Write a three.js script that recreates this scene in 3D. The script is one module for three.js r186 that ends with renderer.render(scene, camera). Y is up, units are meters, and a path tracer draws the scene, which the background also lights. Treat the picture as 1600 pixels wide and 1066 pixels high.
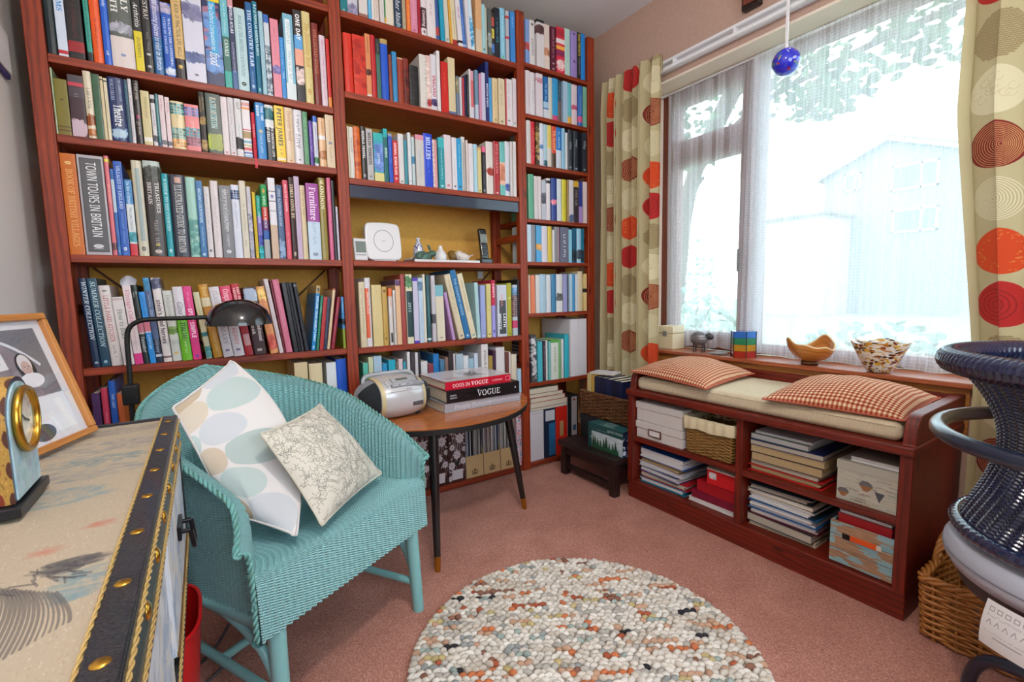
import * as THREE from 'three';
import { RoundedBoxGeometry } from 'three/addons/geometries/RoundedBoxGeometry.js';
import { mergeGeometries, mergeVertices, toCreasedNormals } from 'three/addons/utils/BufferGeometryUtils.js';
import { RectAreaLightUniformsLib } from 'three/addons/lights/RectAreaLightUniformsLib.js';

// ---------------------------------------------------------------- camera, sky, exposure
const scene = new THREE.Scene();
const camera = new THREE.PerspectiveCamera(2 * Math.atan(533 / 733.34) * 180 / Math.PI, 1600 / 1066, 0.03, 200);
camera.position.set(-0.5056, 0.9741, 2.0604);
camera.rotation.set(-0.1014, -0.5798, -0.0196, 'YXZ');
const SKY = 7.4;
scene.background = new THREE.Color().setRGB(0.76, 0.89, 1.0);        // bright white overcast sky
scene.backgroundIntensity = SKY;
const renderer = new THREE.WebGLRenderer({ antialias: true });
renderer.toneMapping = THREE.LinearToneMapping;
renderer.toneMappingExposure = 0.95;
renderer.shadowMap.enabled = true;
RectAreaLightUniformsLib.init();
const FILL_LAMP_POWER = 3.6;                                             // added fill lamp, out of view (candela)

// ---------------------------------------------------------------- helpers
let seed = 7;
const rnd = () => { seed = (seed + 0x6d2b79f5) | 0; let t = Math.imul(seed ^ (seed >>> 15), 1 | seed); t = (t + Math.imul(t ^ (t >>> 7), 61 | t)) ^ t; return ((t ^ (t >>> 14)) >>> 0) / 4294967296; };
const rr = (a, b) => a + (b - a) * rnd();
const V = (x, y, z) => new THREE.Vector3(x, y, z);
const taken = {};
function numbered(name) { const n = taken[name] = (taken[name] ?? -1) + 1; return n ? name + '_' + String(n).padStart(3, '0') : name; }
function tag(o, label, category, group) { o.userData.label = label; if (category) o.userData.category = category; if (group) o.userData.group = group; return o; }
function thing(name, label, category, pos = [0, 0, 0], turn = 0, group) {
  const o = new THREE.Group(); o.name = numbered(name); o.position.set(...pos); o.rotation.y = turn; scene.add(o);
  return tag(o, label, category, group);
}
function obj(name, geo, mat, parent = scene, label) {
  const g = Array.isArray(geo) ? mergeGeometries(geo.map((q) => { const c = q.index ? q.toNonIndexed() : q; for (const k of Object.keys(c.attributes)) if (!['position', 'normal', 'uv'].includes(k)) c.deleteAttribute(k); return c; })) : geo;
  const m = new THREE.Mesh(g, mat); m.name = parent === scene ? numbered(name) : name; m.castShadow = m.receiveShadow = true; parent.add(m);
  if (label) m.userData.label = label;
  return m;
}
function struct(name, geo, mat, parent = scene) { const m = obj(name, geo, mat, parent); if (parent === scene) m.userData.kind = 'structure'; return m; }
// uv in metres, u along the grain axis
function uvBox(g, grain = 'auto', off = 0) {
  g.computeBoundingBox(); const b = g.boundingBox, s = [b.max.x - b.min.x, b.max.y - b.min.y, b.max.z - b.min.z];
  const a = grain === 'auto' ? s.indexOf(Math.max(...s)) : 'xyz'.indexOf(grain);
  const p = g.attributes.position, n = g.attributes.normal, uv = new Float32Array(p.count * 2);
  for (let i = 0; i < p.count; i++) {
    const q = [p.getX(i), p.getY(i), p.getZ(i)], m = [Math.abs(n.getX(i)), Math.abs(n.getY(i)), Math.abs(n.getZ(i))];
    m[a] *= 0.8; const d = m.indexOf(Math.max(...m)), o = [0, 1, 2].filter((k) => k !== a);
    if (d === a) { uv[i * 2] = q[o[0]] + off; uv[i * 2 + 1] = q[o[1]]; } else { uv[i * 2] = q[a] + off; uv[i * 2 + 1] = q[o[0] === d ? o[1] : o[0]] + off * 1.7; }
  }
  g.setAttribute('uv', new THREE.BufferAttribute(uv, 2)); return g;
}
let uvOff = 0;
// rounded box between two corners
function bx(x0, x1, y0, y1, z0, z1, r = 0.002, grain = 'auto') {
  const w = x1 - x0, h = y1 - y0, d = z1 - z0; r = Math.min(r, w / 3, h / 3, d / 3);
  const g = r > 0.0004 ? new RoundedBoxGeometry(w, h, d, 1, r) : new THREE.BoxGeometry(w, h, d);
  g.translate((x0 + x1) / 2, (y0 + y1) / 2, (z0 + z1) / 2); uvOff += 0.377;
  return uvBox(g, grain, uvOff);
}
function cyl(r0, r1, a, b, seg = 14) {                               // tapered rod from a to b
  const d = b.clone().sub(a), g = new THREE.CylinderGeometry(r1, r0, d.length(), seg, 1);
  g.translate(0, d.length() / 2, 0); g.applyQuaternion(new THREE.Quaternion().setFromUnitVectors(V(0, 1, 0), d.clone().normalize())); g.translate(a.x, a.y, a.z);
  return g;
}
function tube(pts, r, seg = 40, rad = 8, closed = false) { return new THREE.TubeGeometry(new THREE.CatmullRomCurve3(pts, closed, 'catmullrom', 0.5), seg, r, rad, closed); }
function lathe(pts, seg = 40) { return new THREE.LatheGeometry(pts.map(([x, y]) => new THREE.Vector2(x, y)), seg); }
// grid surface f(u, v) -> Vector3, u and v in 0..1; uv scale in metres
function sheet(nu, nv, f, su = 1, sv = 1) {
  const p = [], uv = [], idx = [];
  for (let j = 0; j <= nv; j++) for (let i = 0; i <= nu; i++) { const q = f(i / nu, j / nv); p.push(q.x, q.y, q.z); uv.push((q.u ?? (i / nu) * su), (q.v ?? (j / nv) * sv)); }
  for (let j = 0; j < nv; j++) for (let i = 0; i < nu; i++) { const a = j * (nu + 1) + i, b = a + 1, c = a + nu + 1, d = c + 1; idx.push(a, b, d, a, d, c); }
  const g = new THREE.BufferGeometry(); g.setAttribute('position', new THREE.Float32BufferAttribute(p, 3)); g.setAttribute('uv', new THREE.Float32BufferAttribute(uv, 2)); g.setIndex(idx); g.computeVertexNormals(); return g;
}
// value noise
const hash = (x, y, s = 0) => { let h = Math.imul(x | 0, 374761393) + Math.imul(y | 0, 668265263) + Math.imul(s, 974711); h = Math.imul(h ^ (h >>> 13), 1274126177); return ((h ^ (h >>> 16)) >>> 0) / 4294967296; };
function noise(x, y, s = 0, px = 1e9, py = 1e9) {
  const xi = Math.floor(x), yi = Math.floor(y), fx = x - xi, fy = y - yi, u = fx * fx * (3 - 2 * fx), v = fy * fy * (3 - 2 * fy), m = (a, p) => ((a % p) + p) % p;
  const h = (a, b) => hash(m(a, px), m(b, py), s);
  return (h(xi, yi) * (1 - u) + h(xi + 1, yi) * u) * (1 - v) + (h(xi, yi + 1) * (1 - u) + h(xi + 1, yi + 1) * u) * v;
}
const hex = (h) => [parseInt(h.slice(1, 3), 16), parseInt(h.slice(3, 5), 16), parseInt(h.slice(5, 7), 16)];
function dataTex(w, h, f, srgb = true, mx = 1, my = 1) {             // one tile covers mx by my metres
  const d = new Uint8Array(w * h * 4);
  for (let y = 0; y < h; y++) for (let x = 0; x < w; x++) { const c = f(x, y), o = (y * w + x) * 4; d[o] = Math.max(0, Math.min(255, c[0])); d[o + 1] = Math.max(0, Math.min(255, c[1])); d[o + 2] = Math.max(0, Math.min(255, c[2])); d[o + 3] = 255; }
  const t = new THREE.DataTexture(d, w, h); t.wrapS = t.wrapT = THREE.RepeatWrapping; t.magFilter = THREE.LinearFilter; t.minFilter = THREE.LinearMipmapLinearFilter; t.generateMipmaps = true;
  if (srgb) t.colorSpace = THREE.SRGBColorSpace; t.repeat.set(1 / mx, 1 / my); t.needsUpdate = true; return t;
}
function canvasTex(w, h, draw, mx, my, srgb = true) {
  const c = document.createElement('canvas'); c.width = w; c.height = h; draw(c.getContext('2d'), w, h);
  const t = new THREE.CanvasTexture(c); if (srgb) t.colorSpace = THREE.SRGBColorSpace; t.wrapS = t.wrapT = THREE.RepeatWrapping;
  if (mx) t.repeat.set(1 / mx, 1 / my); return t;
}
const std = (o) => new THREE.MeshPhysicalMaterial({ side: THREE.DoubleSide, roughness: 0.6, ...o });
const plain = (c, rough = 0.6, more = {}) => std({ color: new THREE.Color(c), roughness: rough, ...more });
function woodTex(base, dark, knots = 3, s = 0) {
  const B = hex(base), D = hex(dark), K = []; let sd = s * 17 + 3;
  for (let i = 0; i < knots; i++) K.push([hash(i, 1, sd) * 512, hash(i, 2, sd) * 256, 5 + 6 * hash(i, 3, sd)]);
  return dataTex(512, 256, (x, y) => {
    let wy = y + 9 * noise(x / 128, y / 64, s, 4, 4) + 3 * noise(x / 42.67, y / 32, s + 1, 12, 8), k = 0;
    for (const [kx, ky, r] of K) { const dx = (x - kx) / 2.2, dy = y - ky, d = Math.hypot(dx, dy); wy += (dy >= 0 ? 1 : -1) * 10 * Math.exp(-d / 16); k = Math.max(k, 1 - d / r); }
    const ring = 0.5 + 0.5 * Math.sin(wy * 0.42 + 2.5 * noise(x / 256, y / 32, s + 2, 2, 8)), fine = noise(x / 16, y / 1.6, s + 3, 32, 160);
    let t = 0.42 * ring * ring + 0.34 * fine + 0.24 * noise(x / 64, y / 16, s + 5, 8, 16); t = Math.min(1, t + Math.max(0, k) * 1.2);
    return [0, 1, 2].map((c) => B[c] + (D[c] - B[c]) * t);
  }, true, 0.9, 0.32);
}
// ---------------------------------------------------------------- materials
const M = {
  wood: std({ map: woodTex('#b04210', '#621804', 3, 1), roughness: 0.5, clearcoat: 0.12, clearcoatRoughness: 0.35 }),
  benchWood: std({ map: woodTex('#8a240a', '#440e04', 4, 2), roughness: 0.48, clearcoat: 0.14, clearcoatRoughness: 0.3 }),
  tableTop: std({ map: woodTex('#cc7a38', '#9c501e', 0, 3), roughness: 0.25, clearcoat: 0.6, clearcoatRoughness: 0.12 }),
  sillWood: std({ map: woodTex('#b5653c', '#8c4426', 1, 4), roughness: 0.35, clearcoat: 0.3 }),
  frameWood: std({ map: woodTex('#c88a48', '#a4642c', 0, 5), roughness: 0.4 }),
  windowWood: std({ map: woodTex('#84402a', '#5a2616', 0, 6), roughness: 0.5 }),
  darkWood: std({ map: woodTex('#2c1a18', '#1a0e0e', 0, 7), roughness: 0.4 }),
  navyBoard: plain('#232b42', 0.3, { clearcoat: 0.4 }),
  black: plain('#141416', 0.45), gloss: plain('#17171a', 0.18, { clearcoat: 0.6, clearcoatRoughness: 0.08 }),
  white: plain('#e6e4e6', 0.5), whiteGloss: plain('#ecebee', 0.2, { clearcoat: 0.5 }), paper: plain('#dcd3bf', 0.9), brass: plain('#c99a3e', 0.25, { metalness: 1 }),
  steel: plain('#b9bcc4', 0.3, { metalness: 0.9 }), silver: plain('#c4c4c8', 0.32, { metalness: 0.35 }), red: plain('#c4141c', 0.5), cord: plain('#1a1a1c', 0.5),
  wallMustard: std({ map: dataTex(128, 128, (x, y) => { const n = 10 * (noise(x / 4, y / 4, 3, 32, 32) - 0.5) + 6 * (noise(x, y, 4, 128, 128) - 0.5); return [236 + n, 180 + n, 88 + n]; }, true, 0.3, 0.3), roughness: 0.9 }),
  wallBlush: std({ map: dataTex(128, 128, (x, y) => { const n = 7 * (noise(x / 3, y / 3, 5, 43, 43) - 0.5) + 6 * (noise(x, y, 6, 128, 128) - 0.5); return [190 + n, 158 + n, 142 + n]; }, true, 0.3, 0.3), roughness: 0.9 }),
  wallWhite: plain('#e6dfdb', 0.9), ceiling: plain('#ecebee', 0.95),
};
M.carpet = std({
  map: dataTex(512, 512, (x, y) => { const n = noise(x / 2.2, y / 2.2, 11, 232, 232) * 0.55 + noise(x, y, 12, 512, 512) * 0.45, m = noise(x / 64, y / 64, 13, 8, 8), k = (n - 0.5) * 84 + (m - 0.5) * 14; return [188 + k, 131 + k * 0.95, 116 + k * 0.9]; }, true, 0.6, 0.6),
  bumpMap: dataTex(256, 256, (x, y) => { const n = 255 * (0.6 * noise(x / 2, y / 2, 14, 128, 128) + 0.4 * noise(x, y, 15, 256, 256)); return [n, n, n]; }, false, 0.3, 0.3), bumpScale: 0.004, roughness: 1, sheen: 0.3, sheenRoughness: 0.8, sheenColor: new THREE.Color('#c89a8a'),
});
const uvPlane = (g) => uvBox(g, 'x');

// ---------------------------------------------------------------- the room
const XW = 1.58, XI = 1.78, CEIL = 2.486, XL = -0.95, ZB = -0.31, ZR = 3.3, SILL = 0.655, HEAD = 2.056, WZ0 = 0.225, WZ1 = 2.1;
struct('floor', bx(XL - 0.15, XI + 0.05, -0.12, 0, ZB - 0.15, ZR + 0.15, 0, 'x'), M.carpet);
struct('ceiling', bx(XL - 0.15, XI + 0.05, CEIL, CEIL + 0.15, ZB - 0.15, ZR + 0.15, 0), M.ceiling);
struct('wall_back', bx(XL - 0.15, XI + 0.05, 0, CEIL, ZB - 0.15, ZB, 0), M.wallMustard);
struct('wall_left', bx(XL - 0.15, XL, 0, CEIL, ZB, ZR, 0), M.wallWhite);
struct('wall_window', [bx(XW, XI + 0.05, 0, SILL - 0.02, ZB, ZR, 0), bx(XW, XI + 0.05, HEAD, CEIL, ZB, ZR, 0), bx(XW, XI + 0.05, SILL - 0.02, HEAD, ZB, WZ0, 0), bx(XW, XI + 0.05, SILL - 0.02, HEAD, WZ1, ZR, 0)], M.wallBlush);
// wall behind the camera, with an unseen window added for frontal fill light
struct('wall_rear', [bx(XL, XW, 0, 0.85, ZR, ZR + 0.15, 0), bx(XL, XW, 2.15, CEIL, ZR, ZR + 0.15, 0), bx(XL, -0.85, 0.85, 2.15, ZR, ZR + 0.15, 0), bx(0.85, XW, 0.85, 2.15, ZR, ZR + 0.15, 0)], M.wallWhite);
{
  const w = new THREE.Group(); w.name = 'window_2'; w.userData.kind = 'structure'; scene.add(w);
  obj('window_frame', [bx(-0.85, -0.79, 0.85, 2.15, ZR + 0.04, ZR + 0.1), bx(0.79, 0.85, 0.85, 2.15, ZR + 0.04, ZR + 0.1), bx(-0.79, 0.79, 0.85, 0.91, ZR + 0.04, ZR + 0.1), bx(-0.79, 0.79, 2.09, 2.15, ZR + 0.04, ZR + 0.1), bx(-0.03, 0.03, 0.91, 2.09, ZR + 0.04, ZR + 0.1)], M.white, w);
  obj('pane', bx(-0.79, 0.79, 0.91, 2.09, ZR + 0.068, ZR + 0.072, 0), std({ transmission: 1, roughness: 0, thickness: 0, color: 0xffffff }), w);
}
struct('trim_1', [bx(XW + 0.001, XI - 0.04, HEAD - 0.012, HEAD - 0.0005, WZ0 + 0.0005, WZ1 - 0.0005, 0), bx(XW + 0.001, XI - 0.04, SILL, HEAD - 0.012, WZ0 + 0.0005, WZ0 + 0.01, 0)], plain('#ecdccb', 0.8));  // added recess lining; its lighter cream stands in for bounced daylight
struct('trim_2', bx(1.5665, XW - 0.0005, 0.45, 0.634, 0.3, 1.62, 0.001, 'z'), M.frameWood);
struct('baseboard_window', bx(XW - 0.014, XW, 0, 0.09, ZB, ZR, 0.003), M.sillWood);
struct('baseboard_left', bx(XL, XL + 0.014, 0, 0.09, 0.01, ZR, 0.003), M.sillWood);
// the window: wooden frame, a casement with a top light, one wide fixed pane, sill
{
  const w = new THREE.Group(); w.name = 'window_1'; w.userData.kind = 'structure'; scene.add(w);
  const f = (n, ...b) => obj(n, bx(...b, 0.003), M.windowWood, w);
  f('window_frame', XI - 0.04, XI + 0.03, SILL, HEAD, WZ0, WZ0 + 0.055); f('window_frame', XI - 0.04, XI + 0.03, SILL, HEAD, WZ1 - 0.055, WZ1);
  f('window_frame', XI - 0.04, XI + 0.03, HEAD - 0.05, HEAD, WZ0 + 0.055, WZ1 - 0.055); f('window_frame', XI - 0.04, XI + 0.03, SILL, SILL + 0.05, WZ0 + 0.055, WZ1 - 0.055);
  f('mullion', XI - 0.04, XI + 0.03, SILL + 0.05, HEAD - 0.05, 0.745, 0.80); f('transom', XI - 0.04, XI + 0.03, 1.69, 1.745, WZ0 + 0.055, 0.745);
  // opening casement and top light
  f('casement_rail', XI - 0.03, XI + 0.02, SILL + 0.05, SILL + 0.095, 0.285, 0.74); f('casement_rail', XI - 0.03, XI + 0.02, 1.645, 1.688, 0.285, 0.74);
  f('casement_stile', XI - 0.03, XI + 0.02, SILL + 0.095, 1.645, 0.285, 0.33); f('casement_stile', XI - 0.03, XI + 0.02, SILL + 0.095, 1.645, 0.695, 0.74);
  f('casement_rail', XI - 0.03, XI + 0.02, 1.747, 1.785, 0.285, 0.74); f('casement_rail', XI - 0.03, XI + 0.02, 1.968, 2.004, 0.285, 0.74);
  f('casement_stile', XI - 0.03, XI + 0.02, 1.785, 1.968, 0.285, 0.33); f('casement_stile', XI - 0.03, XI + 0.02, 1.785, 1.968, 0.695, 0.74);
  const glass = std({ transmission: 1, roughness: 0, thickness: 0, color: 0xf4faf8 });
  obj('pane', bx(XI - 0.008, XI - 0.004, SILL + 0.09, 1.65, 0.325, 0.70, 0), glass, w); obj('pane', bx(XI - 0.008, XI - 0.004, 1.78, 1.97, 0.325, 0.70, 0), glass, w); obj('pane', bx(XI - 0.008, XI - 0.004, SILL + 0.045, HEAD - 0.045, 0.797, WZ1 - 0.05, 0), glass, w);
  obj('window_handle', [bx(XI - 0.05, XI - 0.03, 1.155, 1.172, 0.70, 0.722, 0.003), bx(XI - 0.052, XI - 0.04, 1.06, 1.172, 0.70, 0.718, 0.004)], M.black, w);
  struct('window_sill', bx(1.54, XI - 0.04, SILL - 0.02, SILL, WZ0 - 0.05, WZ1 - 0.0, 0.006, 'z'), M.sillWood);
}
// white double curtain track on the wall above the window
{
  const t = thing('curtain_track', 'white double rail curtain track fixed above the window recess', 'curtain track');
  obj('back_board', bx(XW - 0.012, XW, 2.085, 2.15, 0.05, 2.2, 0.002, 'z'), M.white, t);
  obj('rail', bx(XW - 0.055, XW - 0.035, 2.078, 2.092, 0.05, 2.2, 0.003, 'z'), M.whiteGloss, t); obj('rail', bx(XW - 0.045, XW - 0.03, 2.118, 2.13, 0.05, 2.2, 0.003, 'z'), M.whiteGloss, t);
  for (let i = 0; i < 6; i++) obj('bracket', bx(XW - 0.045, XW - 0.01, 2.088, 2.122, 0.45 + i * 0.32, 0.462 + i * 0.32, 0.002), M.white, t);
}
{ const t = thing('wall_ornament', 'dark wooden ornament hung high on the wall over the curtain track', 'ornament');
  obj('board', bx(XW - 0.035, XW - 0.001, 2.175, 2.42, 0.80, 0.88, 0.006, 'y'), M.darkWood, t); obj('rim', bx(XW - 0.042, XW - 0.035, 2.19, 2.405, 0.81, 0.87, 0.003, 'y'), M.windowWood, t); }
{ const t = thing('wall_thermostat', 'white wall unit with a purple border on the white wall beside the shelves', 'wall unit');
  obj('case', bx(XL, XL + 0.012, 1.64, 1.78, -0.002, 0.14, 0.01), plain('#4a4280', 0.5), t); obj('face', bx(XL + 0.012, XL + 0.018, 1.652, 1.768, 0.010, 0.128, 0.008), M.white, t); }
// unseen glass globe lamp added on the ceiling as warm fill light
{ const t = thing('added_ceiling_lamp', 'unseen globe lamp added on the ceiling as fill light', 'lamp', [-0.2, CEIL, 1.85]);
  obj('rose', lathe([[0, 0], [0.08, 0], [0.08, -0.02], [0.03, -0.03], [0.03, -0.05]], 32), M.white, t);
  const g = obj('globe', new THREE.SphereGeometry(0.13, 32, 20).translate(0, -0.16, 0), std({ color: 0xffffff, emissive: new THREE.Color(1, 0.93, 0.82), emissiveIntensity: 2.2, roughness: 0.4 }), t); g.castShadow = false;
  const l = new THREE.PointLight(new THREE.Color(1, 0.93, 0.84), FILL_LAMP_POWER); l.position.set(0, -0.32, 0); l.shadow.radius = 3; l.castShadow = true; t.add(l); }
// ---------------------------------------------------------------- the shelving
{
  const t = thing('bookcase', 'tall reddish stained pine shelving covering the wall in three bays', 'bookcase');
  for (const [x0, x1] of [[-0.899, -0.852], [-0.002, 0.044], [0.907, 0.954], [1.386, 1.434]]) {
    const s = new THREE.Group(); s.name = 'side_frame'; t.add(s);
    obj('post', bx(x0, x1, 0, 2.385, -0.034, 0, 0.003, 'y'), M.wood, s); obj('post', bx(x0, x1, 0, 2.385, -0.30, -0.266, 0.003, 'y'), M.wood, s);
    for (const y of [0.06, 0.55, 0.93, 1.25, 1.58, 1.98, 2.30]) obj('rung', bx(x0 + 0.012, x1 - 0.012, y, y + 0.035, -0.27, -0.03, 0.002, 'z'), M.wood, s);
  }
  const shelf = (x0, x1, y, th = 0.026) => obj('shelf', bx(x0, x1, y - th, y, -0.30, -0.001, 0.0025, 'x'), M.wood, t);
  for (const y of [2.133, 1.742, 1.502, 1.127, 0.753, 0.40, 0.045]) shelf(-0.8515, -0.0025, y);
  for (const y of [2.130, 1.817, 1.470, 1.128, 0.750, 0.430, 0.03]) shelf(0.0445, 0.9065, y);
  for (const y of [2.147, 1.897, 1.649, 1.366, 1.140, 0.863, 0.482, 0.03]) shelf(0.9545, 1.3855, y, 0.02);
  obj('apron', bx(0.046, 0.905, 1.392, 1.4435, -0.03, -0.006, 0.002, 'x'), M.navyBoard, t, 'dark navy board under a shelf');
  for (const [a, b] of [[[0.06, 1.10], [0.9, 0.3]], [[0.9, 1.10], [0.06, 0.3]], [[-0.84, 1.10], [-0.01, 0.3]], [[-0.01, 1.10], [-0.84, 0.3]]]) obj('cross_brace', cyl(0.004, 0.004, V(a[0], a[1], -0.303), V(b[0], b[1], -0.303), 8), plain('#6a3a1e', 0.4), t);
  obj('bracket_plate', bx(0.795, 0.83, 1.06, 1.10, -0.265, -0.262, 0.001), M.white, t);
}
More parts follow.
